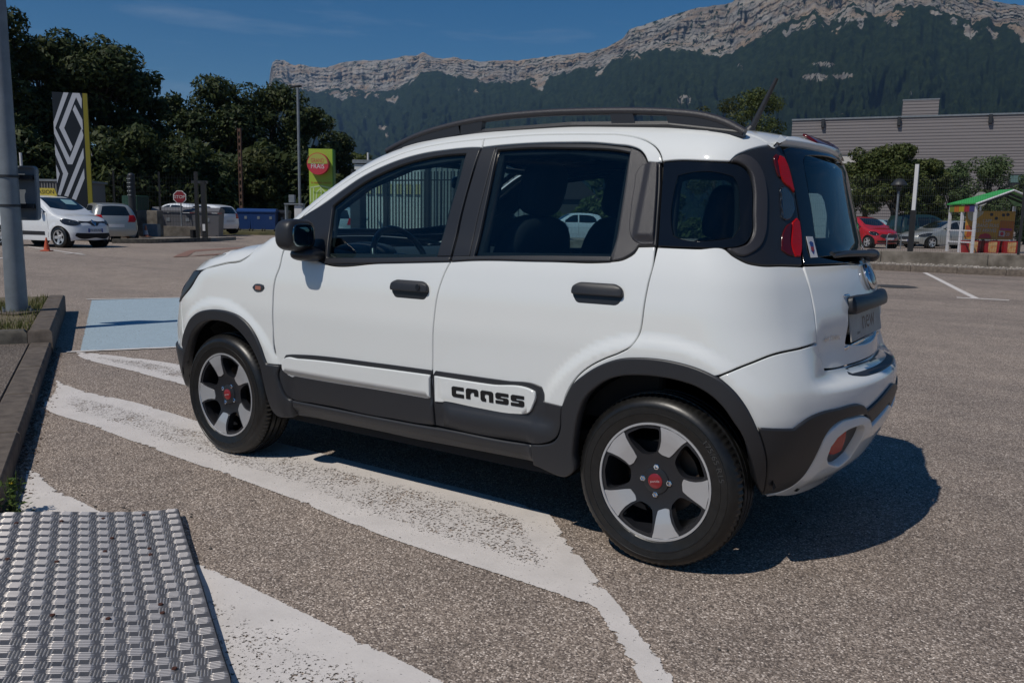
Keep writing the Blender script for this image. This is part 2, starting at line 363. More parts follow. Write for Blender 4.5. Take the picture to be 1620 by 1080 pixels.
def panel(sh, polys, name, mtl, parent, off=0., thick=.012, edge=.003, grid=.045, gap=.0, dom='P', sides=1, smooth=True, step=.015, back=False, ang=38, both=False):
    """cut panel(s) out of a body shell. polys: list of (outline, [holes]) in (u,z) or (x,y); sides=2 also builds the mirrored twin"""
    mp = sh.P if dom == 'P' else sh.T; offn = off if callable(off) else (lambda a, b: np.full(np.shape(a), off))
    def place(uv, d):
        p = mp(uv[:, 0], uv[:, 1]); return p+sh.N(p)*(offn(uv[:, 0], uv[:, 1])+d)[:, None]
    def normal(uv):
        if not callable(off): return sh.N(mp(uv[:, 0], uv[:, 1]))
        e = .0025; z = np.zeros(len(uv)); a = place(uv+[e, 0], z)-place(uv-[e, 0], z); b = place(uv+[0, e], z)-place(uv-[0, e], z)
        n = np.cross(a, b); n /= np.linalg.norm(n, axis=1)[:, None]+1e-12; ref = sh.N(mp(uv[:, 0], uv[:, 1]))
        return n*np.sign((n*ref).sum(1))[:, None]
    Vs, Fs, Ns = [], [], []; base = 0
    for poly in polys:
        outl, holes = (poly if isinstance(poly, tuple) and len(poly) == 2 and isinstance(poly[1], list) else (poly, []))
        loops = []
        for i, lp in enumerate([outl]+holes):
            lp = smooth_poly(lp, True, step, ang) if smooth else [tuple(q) for q in lp]
            if gap: lp = [tuple(q) for q in offset_loop(lp, gap if i == 0 else -gap)[0]]
            loops.append(lp)
        inner = []
        for i, lp in enumerate(loops):
            q, m = offset_loop(lp, edge if i == 0 else -edge); inner.append([tuple(v) for v in q])
        a = np.array(loops[0]); x0, y0 = a.min(0); x1, y1 = a.max(0)
        gx, gy = np.meshgrid(np.arange(x0, x1, grid), np.arange(y0, y1, grid)); pts = np.stack([gx.ravel(), gy.ravel()], 1)+.0007
        big = [[tuple(v) for v in offset_loop(lp, (edge+.004) if i == 0 else -(edge+.004))[0]] for i, lp in enumerate(loops)]
        pts = pts[inside(pts, big)] if len(pts) else pts
        V, T, _ = cdt(inner, pts)
        n0 = len(V); P0 = place(V, np.zeros(n0)); Nn = normal(V)
        Vs.append(P0); Ns.append(Nn); Fs += [tuple(base+i for i in t) for t in T]
        # orientation of (a,b) map relative to the outward normal
        c0 = V.mean(0)[None]; e = 1e-3; ta = np.array(T); fn = np.cross(P0[ta[:, 1]]-P0[ta[:, 0]], P0[ta[:, 2]]-P0[ta[:, 0]]); flip = (fn*Nn[ta[:, 0]]).sum() < 0
        if flip: Fs[-len(T):] = [f[::-1] for f in Fs[-len(T):]]
        base += n0
        for i, (lp, q) in enumerate(zip(loops, inner)):
            lp = np.array(lp); q = np.array(q); n = len(lp); ni = normal(q)
            pin = place(q, np.zeros(n)); pe = place(lp, np.full(n, -edge*.8)); pb = place(lp, np.full(n, -thick))
            out = pe-pin; out /= np.linalg.norm(out, axis=1)[:, None]+1e-12
            side = np.cross(np.roll(pe, -1, 0)-np.roll(pe, 1, 0), ni); side /= np.linalg.norm(side, axis=1)[:, None]+1e-12
            side *= np.sign((side*out).sum(1)+1e-9)[:, None]
            ne = ni*.6+side*.8; ne /= np.linalg.norm(ne, axis=1)[:, None]
            Vs += [pin, pe, pe.copy(), pb]; Ns += [ni, ne, ne, side]
            s_ = area([tuple(v) for v in lp]) > 0
            for r0 in (0, 2):
                for k in range(n):
                    k2 = (k+1) % n; f = (base+r0*n+k, base+(r0+1)*n+k, base+(r0+1)*n+k2, base+r0*n+k2)
                    v0 = [Vs[-4+r0][k], Vs[-3+r0][k], Vs[-3+r0][k2]]; nn = np.cross(v0[1]-v0[0], v0[2]-v0[0])
                    Fs.append(f if nn@Ns[-3+r0][k] >= 0 else f[::-1])
            base += 4*n
    V = np.concatenate(Vs); NN = np.concatenate(Ns); res = []
    for sgn in ((1, -1) if sides == 2 else (1,)):
        v = V*[1, sgn, 1]; nn = NN*[1, sgn, 1]; fs = Fs if sgn == 1 else [f[::-1] for f in Fs]
        me = bpy.data.meshes.new(name); me.from_pydata([tuple(p) for p in v], [], fs); me.update()
        me.polygons.foreach_set('use_smooth', [True]*len(me.polygons))
        me.normals_split_custom_set_from_vertices([tuple(p) for p in nn])
        res.append(link(name, me, mtl, parent))
    return res if sides == 2 else res[0]
# ================================================================== setting: ground, markings, kerbs
def asphalt(name, tone=1.0, dark=.35, sc=1.0, warm=(1.03, .955, .885)):
    m = mat(name, (.16, .145, .13), .86); v = coords(m); b = m.node_tree.nodes['Principled BSDF']
    vo = N(m, 'ShaderNodeTexVoronoi'); vo.inputs['Scale'].default_value = 105*sc; L(m, v, vo.inputs['Vector'])
    v2 = N(m, 'ShaderNodeTexVoronoi'); v2.inputs['Scale'].default_value = 62*sc; L(m, v, v2.inputs['Vector'])
    sep = N(m, 'ShaderNodeSeparateColor'); L(m, vo.outputs['Color'], sep.inputs[0])
    t = tone; wr, wg, wb2 = warm
    r = ramp(m, sep.outputs[0], [(p_, (c_[0]*t*wr, c_[1]*t*wg, c_[2]*t*wb2)) for p_, c_ in ((0, (.055, .047, .043)), (.3, (.115, .098, .087)), (.55, (.165, .142, .124)), (.8, (.235, .208, .186)), (.93, (.33, .30, .275)), (1, (.48, .45, .42)))])
    r2 = ramp(m, vo.outputs['Distance'], [(.25, (1, 1, 1)), (.75, (dark, dark, dark))])
    mx = N(m, 'ShaderNodeMix', data_type='RGBA', blend_type='MULTIPLY'); mx.inputs[0].default_value = .85; L(m, r.outputs[0], mx.inputs[6]); L(m, r2.outputs[0], mx.inputs[7])
    mpa = N(m, 'ShaderNodeMapping'); mpa.inputs['Rotation'].default_value = (0, 0, .6); mpa.inputs['Scale'].default_value = (.25, 1.3, 1); L(m, v, mpa.inputs[0]); n1 = noise(m, .42, 6, .62, mpa.outputs[0]); n2 = noise(m, 2.2, 6, .7, v)
    r3 = ramp(m, n1.outputs[0], [(.32, (.74, .74, .75)), (.5, (1, 1, 1)), (.7, (1.16, 1.15, 1.13))]); r4 = ramp(m, n2.outputs[0], [(.3, (.84, .84, .85)), (.7, (1.14, 1.13, 1.12))])
    m2 = N(m, 'ShaderNodeMix', data_type='RGBA', blend_type='MULTIPLY'); m2.inputs[0].default_value = 1; L(m, mx.outputs[2], m2.inputs[6]); L(m, r3.outputs[0], m2.inputs[7])
    m3 = N(m, 'ShaderNodeMix', data_type='RGBA', blend_type='MULTIPLY'); m3.inputs[0].default_value = 1; L(m, m2.outputs[2], m3.inputs[6]); L(m, r4.outputs[0], m3.inputs[7])
    L(m, m3.outputs[2], b.inputs['Base Color'])
    inv = N(m, 'ShaderNodeMath', operation='SUBTRACT'); inv.inputs[0].default_value = 1; L(m, vo.outputs['Distance'], inv.inputs[1])
    ad = N(m, 'ShaderNodeMath', operation='ADD'); L(m, inv.outputs[0], ad.inputs[0]); L(m, v2.outputs['Distance'], ad.inputs[1])
    bump(m, ad.outputs[0], .7, .003); return m
M['asphalt'] = asphalt('worn_asphalt', 1.92, .62, 1.8)
M['path'] = asphalt('old_pavement', .92, .7, 1.5, (1., .92, .83))
def paint(name, col, worn=.5, scale=150):
    m = mat(name, col, .75); v = coords(m); b = m.node_tree.nodes['Principled BSDF']; t = m.node_tree
    n = noise(m, scale, 3, .7, v); n2 = noise(m, 5, 5, .7, v); at = N(m, 'ShaderNodeAttribute'); at.attribute_name = 'cover'
    s1 = N(m, 'ShaderNodeMath', operation='MULTIPLY_ADD'); L(m, n2.outputs[0], s1.inputs[0]); s1.inputs[1].default_value = .40; s1.inputs[2].default_value = -.20
    s2 = N(m, 'ShaderNodeMath', operation='ADD'); L(m, n.outputs[0], s2.inputs[0]); L(m, s1.outputs[0], s2.inputs[1])
    s3 = N(m, 'ShaderNodeMath', operation='SUBTRACT'); L(m, at.outputs['Fac'], s3.inputs[0]); L(m, s2.outputs[0], s3.inputs[1])
    al = ramp(m, s3.outputs[0], [(.0, (0, 0, 0)), (.06, (1, 1, 1))])
    r = ramp(m, n2.outputs[0], [(.3, tuple(c*.82 for c in col)), (.7, col)]); L(m, r.outputs[0], b.inputs['Base Color'])
    L(m, al.outputs[0], b.inputs['Alpha']); bump(m, n.outputs[0], .4, .002); return m
M['wpaint'] = paint('worn_white_paint', (.74, .685, .64), scale=95); M['bpaint'] = paint('worn_blue_paint', (.40, .50, .56), scale=60); M['opaint'] = paint('faded_orange_paint', (.27, .15, .11))
def marking(name, poly, mt, lift=.004, cover=.75, border=.0, bcov=.9, grid=.06, rag=.012):
    poly = smooth_poly(poly, True, .08, 30); p = np.array(poly); a = p; b = np.roll(p, -1, 0)
    q0, q1 = p.min(0), p.max(0); gx, gy = np.meshgrid(np.arange(q0[0], q1[0], grid), np.arange(q0[1], q1[1], grid)); e = np.stack([gx.ravel(), gy.ravel()], 1)
    rings = [offset_loop(poly, d)[0] for d in (rag, border+rag, border+rag+.04)] if border else [offset_loop(poly, rag)[0]]
    def dist(x):
        d = b-a; t = np.clip(((x[:, None]-a)*d).sum(-1)/((d*d).sum(-1)+1e-12), 0, 1); return np.linalg.norm(x[:, None]-(a+t[..., None]*d), axis=-1).min(1)
    e = e[inside(e, [poly])]; e = e[dist(e) > rag+.01] if len(e) else e
    ex = np.concatenate([e]+[r[inside(r, [poly])] for r in rings]); V, T, _ = cdt([poly], ex); d = dist(V)
    cv = np.where(d < rag*.5, .15, np.where(d < border+rag+.01, bcov if border else cover, cover))
    me = bpy.data.meshes.new(name); me.from_pydata([(x, y, zg(x, y)+lift) for x, y in V], [], T); me.update()
    at = me.attributes.new('cover', 'FLOAT', 'POINT'); at.data.foreach_set('value', cv.astype(np.float32))
    return tag(link(name, me, mt), kind='structure')
# one ground sheet out to the horizon
vs = []; fs = []; rad = [0]+[.6*1.16**k for k in range(70)]; rad = [r for r in rad if r < 7500]+[7500]; na = 96
for r in rad:
    for k in range(na):
        a = 2*math.pi*k/na; x, y = CAM[0]+r*math.cos(a), CAM[1]+r*math.sin(a); vs.append((x, y, zg(x, y)))
for i in range(len(rad)-1):
    for k in range(na): k2 = (k+1) % na; fs.append((i*na+k, (i+1)*na+k, (i+1)*na+k2, i*na+k2) if i else (0, na+k, na+k2))
g = MB(); g.add(vs, fs); tag(g.build('ground', M['asphalt'], smooth=180), kind='structure')
# painted hatching in front of the car
marking('hatching', [(-2.54, -.31), (-2.04, -.40), (-1.43, -.39), (-.59, -.46), (1.04, -.50), (1.62, -.52), (1.75, -.54), (2.07, -.85), (2.43, -1.18), (3.3, -2.0), (3.25, -2.12), (2.60, -1.49), (2.31, -1.19), (2.04, -1.17), (1.37, -1.14), (.70, -1.05), (-.26, -.97), (-1.08, -.89), (-1.71, -.82), (-2.1, -.55)], M['wpaint'], cover=.585, border=.11, bcov=.70)
marking('hatching', [(-3.66, .44), (-2.45, .60), (-1.2, .42), (1.2, .30), (1.4, -.02), (-.5, .02), (-1.59, .11), (-2.45, .20), (-3.37, .31)], M['wpaint'], cover=.56, border=.09, bcov=.68)
marking('hatching', [(-.52, -1.50), (-.37, -1.50), (-.18, -1.56), (.04, -1.58), (.34, -1.61), (1.01, -1.68), (1.54, -1.72), (2.19, -1.78), (2.9, -1.9), (3.05, -2.2), (2.4, -3.1), (1.2, -3.1), (.3, -2.0), (.03, -1.81), (-.26, -1.64)], M['wpaint'], cover=.62, border=.10, bcov=.72)
marking('bay_line', [(-3.68, .36), (-3.60, .34), (1.0, 7.95), (.9, 8.0)], M['wpaint'], cover=.86, lift=.008)
marking('blue_bay', [(-7.70, 2.86), (-7.05, 4.2), (-4.2, 8.6), (.6, 8.0), (-3.18, 1.05), (-3.60, .44)], M['bpaint'], cover=.68, lift=.004, rag=.02, grid=.15)
marking('bay_line', [(-7.85, 2.88), (-7.77, 2.83), (-4.2, 8.7), (-4.3, 8.75)], M['wpaint'], cover=.84, lift=.008)
for a, b in (((1463, 431.5), (1545, 472.5)),):
    p, q_ = np.array(G(*a)), np.array(G(*b)); d = (q_-p)/np.linalg.norm(q_-p); n = np.array([-d[1], d[0]])*.06
    marking('bay_line', [tuple(p+n), tuple(q_+n), tuple(q_-n), tuple(p-n)], M['wpaint'], cover=.85, grid=.3)
p = [G(1513, 470), G(1597, 474.5), G(1597, 475.6), G(1513, 471.2)]; marking('bay_line', p, M['wpaint'], cover=.7, rag=.005)
for (x0_, y0_), (x1_, y1_), w_, lf in (((-60, 374.5), (133, 403.2), .055, .004), ((101, 402), (131, 399.8), .05, .008), ((-60, 419), (8, 407.5), .055, .004)):
    p, q_ = np.array(G(x0_, y0_)), np.array(G(x1_, y1_)); d = (q_-p)/np.linalg.norm(q_-p); n = np.array([-d[1], d[0]])*w_
    marking('bay_line', [tuple(p+n), tuple(q_+n), tuple(q_-n), tuple(p-n)], M['wpaint'], cover=.8, grid=.4, rag=.01, lift=lf)
dm = [[(273, 407), (299, 396), (400, 390), (455, 387.5), (430, 396), (372, 402)], [(297, 405.5), (309, 398), (372, 394), (410, 393), (372, 399.5)]]
outl = [G(*p) for p in dm[0]]; hole = [G(*p) for p in dm[1]]
V, T, _ = cdt([smooth_poly(outl, True, .4, 5), smooth_poly(hole, True, .4, 5)])
me = bpy.data.meshes.new('painted_diamond'); me.from_pydata([(x, y, zg(x, y)+.005) for x, y in V], [], T); me.attributes.new('cover', 'FLOAT', 'POINT').data.foreach_set('value', [.8]*len(V)); tag(link('painted_diamond', me, M['opaint']), kind='structure')
m = MB(); c = G(1415, 453); m.lathe([(.42, 0), (.38, .006), (0, .006)], 28, c=(c[0], c[1], zg(*c)+.002)); tag(m.build('manhole_cover', noisy('cast_iron', (.04, .038, .036), (.07, .065, .06), 30, .7)), 'dark round manhole cover set in the asphalt beside the white bay line', 'manhole cover')
# ---- pavement, kerb and grass island at the left
KD = np.array([-.8684, .4958]); KN = np.array([-.4958, -.8684]); K0 = np.array([.03, -1.86])
def kp(s_, n_): p = K0+KD*s_+KN*n_; return (float(p[0]), float(p[1]))
M['kerb'] = noisy('kerb_concrete', (.085, .067, .054), (.155, .125, .10), 14, .9, 6, .5, .004)
M['kerb2'] = noisy('mossy_concrete', (.05, .044, .038), (.14, .125, .10), 9, .9, 7, .6, .006)
ke = 4.25
def slab(name, pts, z0, z1, mt, bev=.012, parent=None):
    """flat-topped block with a softened top edge, from a plan outline"""
    pts = [tuple(p) for p in pts]; pts = pts if area(pts) > 0 else pts[::-1]; ins_ = [tuple(v) for v in offset_loop(pts, bev)[0]]
    n = len(pts); m = MB(); m.add([(x, y, z0) for x, y in pts]+[(x, y, z1-bev) for x, y in pts]+[(x, y, z1) for x, y in ins_], [((i+1) % n+k*n, (i+1) % n+(k+1)*n, i+(k+1)*n, i+k*n)[::-1] for k in (0, 1) for i in range(n)])
    m.add([(x, y, z1) for x, y in ins_], [t for t in tess(ins_)]); return m.build(name, mt, parent, smooth=50)
kerb = None
tag(slab('pavement', [kp(-4, .162), kp(ke, .162), kp(ke, 9), kp(-4, 9)], -.1, .098, M['path'], .004), kind='structure')
ki = -4.0; n_ = 0
while ki < ke-.01:
    e_ = min(ki+1.0, ke); o = slab('kerb_stone', [kp(ki+.004, 0), kp(e_-.004, 0), kp(e_-.004, .158), kp(ki+.004, .158)], -.1, .102, M['kerb'], .014)
    tag(o, kind='structure'); ki += 1.0; n_ += 1
iw = .17
o = [kp(ke, -.015), kp(ke+3.45, -.015)]
for k, (a, b) in enumerate(zip(np.arange(0, 3.4, 1.0), [1.0, 2.0, 3.0, 3.4])):
    tag(slab('kerb_stone', [kp(ke+a+.004, -.01), kp(ke+b-.004, -.01), kp(ke+b-.004, iw), kp(ke+a+.004+(0), iw)], -.1, .205, M['kerb'], .02), kind='structure')
for k in range(7):
    tag(slab('kerb_stone', [kp(ke+.003, iw+.004+k), kp(ke+.15, iw+.004+k), kp(ke+.15, iw+.997+k), kp(ke+.003, iw+.997+k)], -.1, .205, M['kerb2'], .025), kind='structure')
M['soil'] = noisy('dry_soil', (.10, .08, .05), (.19, .155, .09), 25, .95, 6, .6, .01)
tag(slab('grass_bed', [kp(ke+.152, iw+.002), kp(ke+3.4, iw+.002), kp(ke+3.3, 8), kp(ke+.152, 8)], 0, .19, M['soil'], .01), kind='structure')
def blades(name, pts, h, w_, mt, z, n_side=1, lean=.5):
    m = MB()
    for (x, y) in pts:
        a = random.uniform(0, 2*math.pi); hh = h*random.uniform(.4, 1.3); l = lean*hh*random.uniform(.2, 1); dx, dy = math.cos(a), math.sin(a)
        m.add([(x-dy*w_, y+dx*w_, z), (x+dy*w_, y-dx*w_, z), (x+dx*l*.4+dy*w_*.6, y+dy*l*.4-dx*w_*.6, z+hh*.6), (x+dx*l*.4-dy*w_*.6, y+dy*l*.4+dx*w_*.6, z+hh*.6), (x+dx*l, y+dy*l, z+hh)], [(0, 1, 2, 3), (3, 2, 4)])
    return m.build(name, mt)
def leafmat(name, c1, c2, c3, scale=1.0):
    m = mat(name, c1, .6, spec=.25); g_ = N(m, 'ShaderNodeNewGeometry'); r = ramp(m, g_.outputs['Random Per Island'], [(0, c1), (.5, c2), (1, c3)]); b = m.node_tree.nodes['Principled BSDF']
    tr = N(m, 'ShaderNodeBsdfTranslucent'); L(m, r.outputs[0], b.inputs['Base Color']); L(m, r.outputs[0], tr.inputs[0]); mx = N(m, 'ShaderNodeMixShader'); mx.inputs[0].default_value = .22
    L(m, b.outputs[0], mx.inputs[1]); L(m, tr.outputs[0], mx.inputs[2]); L(m, mx.outputs[0], m.node_tree.nodes['Material Output'].inputs[0]); return m
M['grass'] = leafmat('dry_grass', (.055, .085, .018), (.13, .14, .04), (.26, .22, .10))
pts = []
while len(pts) < 15000:
    s_, n2_ = random.uniform(ke+.14, ke+3.3), random.uniform(iw-.01, 3.6)
    if random.random() < .45+.55*math.sin(s_*3.1+1)*math.sin(n2_*2.3): pts.append(kp(s_, n2_))
tag(blades('grass', pts, .055, .0035, M['grass'], .188), 'short dry grass on the kerbed island round the lamp post', 'grass', kind='stuff')
# weed and dead leaves along the kerb
M['weed'] = leafmat('weed_leaves', (.05, .09, .02), (.09, .14, .03), (.14, .18, .05)); M['yellow'] = mat('yellow_petal', (.6, .42, .02), .6)
wx, wy = G(22, 815); wd = empty('weed_plant', 'small green weed with a yellow flower growing at the foot of the kerb', 'plant', (wx, wy, 0))
m = MB()
for k in range(260):
    a, rr_, hh = random.uniform(0, 2*math.pi), abs(random.gauss(0, .035)), random.uniform(0, .15); rr_ *= 1.4-hh*6 if hh < .15 else .3; a2 = random.uniform(0, 2*math.pi); s_ = random.uniform(.006, .016)
    c_ = Vector((rr_*math.cos(a), rr_*math.sin(a), hh)); u_ = Vector((math.cos(a2), math.sin(a2), random.uniform(-.2, .8)))*s_; v_ = Vector((-math.sin(a2), math.cos(a2), .2))*s_*.4
    m.add([c_-u_, c_+v_, c_+u_, c_-v_], [(0, 1, 2, 3)])
m.build('foliage', M['weed'], wd)
m = MB()
for k in range(6): a = k*1.1; m.tube([(0, 0, 0), (.02*math.cos(a), .02*math.sin(a), .08), (.035*math.cos(a), .035*math.sin(a), .13+.02*(k % 3))], .0016, 5)
m.build('stem', M['weed'], wd); m = MB(); m.ell((.012, -.01, .135), (.008, .008, .004), 8, 4); m.build('flower', M['yellow'], wd)
M['litter'] = leafmat('dead_leaves', (.06, .035, .02), (.11, .065, .035), (.17, .11, .06)); m = MB()
for k in range(1500):
    s_ = random.uniform(-1, 4.6); n2_ = -abs(random.gauss(0, .035))-.004; x, y = kp(s_, n2_-(.0 if s_ < 4.25 else 0)); a = random.uniform(0, 6.28); s2 = random.uniform(.004, .013); t = random.uniform(0, .007)
    m.add([(x+s2*math.cos(a), y+s2*math.sin(a), .003+t), (x-s2*.5*math.sin(a), y+s2*.5*math.cos(a), .004), (x-s2*math.cos(a), y-s2*math.sin(a), .003+t*.6), (x+s2*.5*math.sin(a), y-s2*.5*math.cos(a), .006)], [(0, 1, 2, 3)])
tag(m.build('leaf_litter', M['litter']), 'dry brown leaf litter lying along the foot of the kerb', 'leaf litter', kind='stuff')
m = MB()
for k in range(240):
    x, y = random.uniform(-3, 4), random.uniform(-2.6, 1.4); s2 = random.uniform(.002, .006); m.ell((x, y, s2*.4), (s2, s2*.8, s2*.6), 6, 4)
for (px_, py_) in ((151, 802), (196, 804), (204, 808), (302, 818), (333, 868), (430, 983), (130, 801)):
    x, y = G(px_, py_); s2 = .007; m.ell((x, y, s2*.4), (s2, s2*.7, s2*.6), 7, 4)
tag(m.build('loose_grit', noisy('grit', (.03, .028, .026), (.12, .11, .10), 30, .9)), 'loose grit and small stones scattered on the asphalt', 'grit', kind='stuff')
# ---- chequer plate ramp at the lower left
R0 = Vector((.595, -1.465, .034)); bx = Vector((1.14, -.635, 0)).normalized(); axx = Vector((-.47, -.88, .0)).normalized()
alu = mat('chequer_aluminium', (.30, .295, .30), .5, .55); nn_ = noise(alu, 9, 4, .6, coords(alu)); rr_ = ramp(alu, nn_.outputs[0], [(.3, (.13, .125, .13)), (.7, (.22, .21, .21))]); L(alu, rr_.outputs[0], alu.node_tree.nodes['Principled BSDF'].inputs['Base Color'])
alu2 = mat('worn_tread', (.84, .78, .73), .46, .9)
def pz(a, b): return .034+.075*float(ss(.0, .70, a))*1.0+.0035*math.sin(b*9.0+.8)+.0015*math.sin(b*19+a*3)
def pl(a, b, h=0): v = R0+bx*b+axx*a; return (v.x, v.y, pz(a, b)+h)
ramp_o = empty('chequer_plate_ramp', 'aluminium five-bar tread plate ramp lying against the kerb in the bottom left corner', 'ramp', tuple(R0))
m = MB(); na_, nb_ = 24, 56; LA, LB = 1.5, 1.36; vs = []
for j in range(nb_+1):
    for i in range(na_+1): vs.append(pl(LA*i/na_, LB*j/nb_))
m.add(vs, [(j*(na_+1)+i, j*(na_+1)+i+1, (j+1)*(na_+1)+i+1, (j+1)*(na_+1)+i)[::-1] for j in range(nb_) for i in range(na_)])
lip = [(pl(LA*i/na_, LB), tuple(Vector(pl(LA*i/na_, LB))+bx*.012+Vector((0, 0, -.010))), tuple(Vector(pl(LA*i/na_, LB))+bx*.02+Vector((0, 0, -.032)))) for i in range(na_+1)]
for i in range(na_):
    for k in (0, 1): m.add([lip[i][k], lip[i][k+1], lip[i+1][k+1], lip[i+1][k]], [(0, 1, 2, 3)])
pb = m.build('plate', alu, ramp_o, smooth=40)
m = MB(); pit = .0600; pb_ = .0660; bl, bw, bh_ = .0240, .0018, .0017
for j in range(int(LB/pb_*2)+1):
    for i in range(int(LA/pit*2)+1):
        if (i+j) % 2: continue
        ca, cb_ = .024+i*pit/2, .020+j*pb_/2
        if cb_ > LB-.012 or ca > LA-.03: continue
        th = R(171) if j % 2 == 0 else R(81); dx, dy = math.cos(th), math.sin(th); ex, ey = -dy, dx
        for k in range(-2, 3):
            o_ = k*.0084; sh_ = 0; a0_, b0_ = ca+ex*o_, cb_+ey*o_; l = bl*(1 if abs(k) < 2 else .86)
            P_ = lambda u_, v_, h_: pl(a0_+dx*u_+ex*v_, b0_+dy*u_+ey*v_, h_)
            m.add([P_(-l, 0, 0), P_(-l*.6, -bw, 0), P_(l*.6, -bw, 0), P_(l, 0, 0), P_(l*.6, bw, 0), P_(-l*.6, bw, 0), P_(-l*.55, 0, bh_), P_(l*.55, 0, bh_)], [(0, 1, 6), (1, 2, 7, 6), (2, 3, 7), (3, 4, 7), (4, 5, 6, 7), (5, 0, 6)])
nbar = m.build('tread_bars', alu2, ramp_o); nbar['kind'] = 'stuff'
m = MB(); edge_ = [(0, b*.05) for b in range(28)]
for k in range(27): p0, p1 = pl(-.004, k*.05, -.003), pl(-.004, k*.05+.05, -.003); m.add([p0, p1, (p1[0], p1[1], .0), (p0[0], p0[1], .0)], [(0, 1, 2, 3)]); q0_, q1_ = pl(.02, k*.05, -.004), pl(.02, k*.05+.05, -.004); m.add([p0, p1, q1_, q0_], [(0, 1, 2, 3)])
m.build('rubber_edge', M['seal'], ramp_o)
M['rust'] = mat('rusty_screw', (.07, .022, .012), .7)
for (px_, py_) in ((26, 827), (97, 824), (163, 820), (227, 814.5), (12, 884), (90, 888), (166, 872), (236, 867.5), (238, 877), (254, 955.5), (257, 969), (83, 972.5), (171, 978), (276, 1057), (177, 851)):
    d = pray(px_, py_); z_ = .05
    for _ in range(12):
        p = CAM+d*((z_-CAM[2])/d[2]); rel = Vector((p[0], p[1], 0))-Vector((R0.x, R0.y, 0)); z_ = pz(rel.dot(axx), rel.dot(bx))
    m = MB(); m.lathe([(.0075, 0), (.0065, .003), (.003, .0032), (0, .002)], 12, c=(p[0], p[1], z_)); m.build('screw', M['rust'], ramp_o, smooth=40)
for o in [k for k in bpy.data.objects if k.parent == ramp_o]: o.location = -R0

# ================================================================== mountain
sky_px = [(-300, 270), (0, 255), (300, 225), (400, 185), (428, 160), (433, 122), (437, 109), (442, 106), (455, 107), (470, 115), (480, 113), (500, 117), (520, 118), (545, 110), (560, 108), (600, 107), (620, 105), (640, 101), (660, 100), (668, 95), (685, 103), (700, 105), (715, 102), (735, 107), (760, 109), (800, 107), (815, 108), (850, 103), (900, 98), (925, 96), (950, 89), (975, 76), (985, 62), (1000, 58), (1030, 48), (1050, 42), (1080, 33), (1100, 30), (1140, 24), (1148, 15), (1160, 13), (1180, 8), (1188, 0), (1215, -12), (1260, -22), (1350, -24), (1430, -18), (1475, -8), (1490, 2), (1505, 8), (1520, 18), (1545, 23), (1570, 27), (1600, 30), (1620, 33), (1700, 50), (1900, 110), (2100, 180)]
bot_px = [(-300, 290), (300, 240), (428, 170), (436, 140), (485, 152), (567, 155), (600, 158), (622, 154), (640, 146), (659, 131), (696, 122), (733, 135), (770, 141), (818, 141), (850, 134), (881, 130), (937, 115), (992, 99), (1050, 90), (1100, 101), (1145, 99), (1184, 75), (1230, 57), (1268, 44), (1290, 60), (1325, 30), (1360, 48), (1383, 42), (1415, 30), (1440, 36), (1478, 44), (1509, 59), (1530, 50), (1547, 62), (1574, 56), (1612, 75), (1700, 100), (2100, 230)]
dist_px = [(-300, 6500), (400, 6200), (700, 5400), (1000, 4300), (1300, 3300), (1620, 3000), (2100, 3000)]
def itp(tb, x): return float(np.interp(x, [t[0] for t in tb], [t[1] for t in tb]))
from mathutils import noise as mn
def fbm(x, y, z=0, o=6): return mn.fractal(Vector((x, y, z)), 1.0, 2.0, o)
ncol, nrow = 1300, 190; vs = []; rockw = []
pxs = np.linspace(-250, 2050, ncol)
for i, px_ in enumerate(pxs):
    yt = itp(sky_px, px_)+1.6*fbm(px_*.06, 1, 0, 4); yb = itp(bot_px, px_)+5*fbm(px_*.035, 7, 0, 5)+4*fbm(px_*.13, 9, 0, 3); D = itp(dist_px, px_); yh = 349+(px_-810)*.0183
    yb = max(yb, yt+4)
    e_t = (yh-yt)/FPX; e_b = (yh-yb)/FPX; d0 = pray(px_, 350); hd = math.hypot(d0[0], d0[1]); ux, uy = d0[0]/hd, d0[1]/hd; cf = ux*CF[0]+uy*CF[1]; cf /= math.hypot(CF[0], CF[1])
    for j in range(nrow):
        t = j/(nrow-1)
        if t < .62:      # wooded slope
            s_ = t/.62; dd = D*(.42+.50*s_**1.1); el = e_b*(s_**1.35*.80+.20*s_)*1.0; h = el*dd*1.0; amp = D*.0075*math.sin(math.pi*min(1, s_*1.0))**.6 if s_ < 1 else 0
            g1 = abs(fbm(px_*.013+s_*1.6, s_*2.6, 3, 6)); g2 = abs(fbm(px_*.045-s_*2.5, s_*8, 8, 5)); h += amp*(1.2*(.35-g1)*2+1.0*(.3-g2)+.6*fbm(px_*.12, s_*14, 5, 5)); dd += D*.05*(g1+.5*g2)*math.sin(math.pi*s_); rk = 0
        else:            # cliff band up to the ridge
            s_ = (t-.62)/.38; dd = D*(.92+.08*s_); el = e_b+(e_t-e_b)*s_
            w_ = fbm(px_*.045, s_*2.0, 11, 6); dd += D*.020*w_*math.sin(math.pi*s_)+D*.012*abs(fbm(px_*.09, s_*.7, 4, 5))*math.sin(math.pi*s_)+D*.008*fbm(px_*.3, s_*1.2, 6, 4)*math.sin(math.pi*s_)+D*.004*((s_*7+.8*fbm(px_*.02, 3, 1, 3)) % 1.0)*math.sin(math.pi*s_)
            h = el*dd; rk = 1
        dd2 = dd/cf if True else dd
        vs.append((CAM[0]+ux*dd2, CAM[1]+uy*dd2, h+CAM[2]-(8 if j == 0 else 0)))
        rockw.append(float(np.clip((t-.62)*26+.35+2.4*fbm(px_*.03, t*24, 2, 6), 0, 1)))
fs = [(i*nrow+j, (i+1)*nrow+j, (i+1)*nrow+j+1, i*nrow+j+1) for i in range(ncol-1) for j in range(nrow-1)]
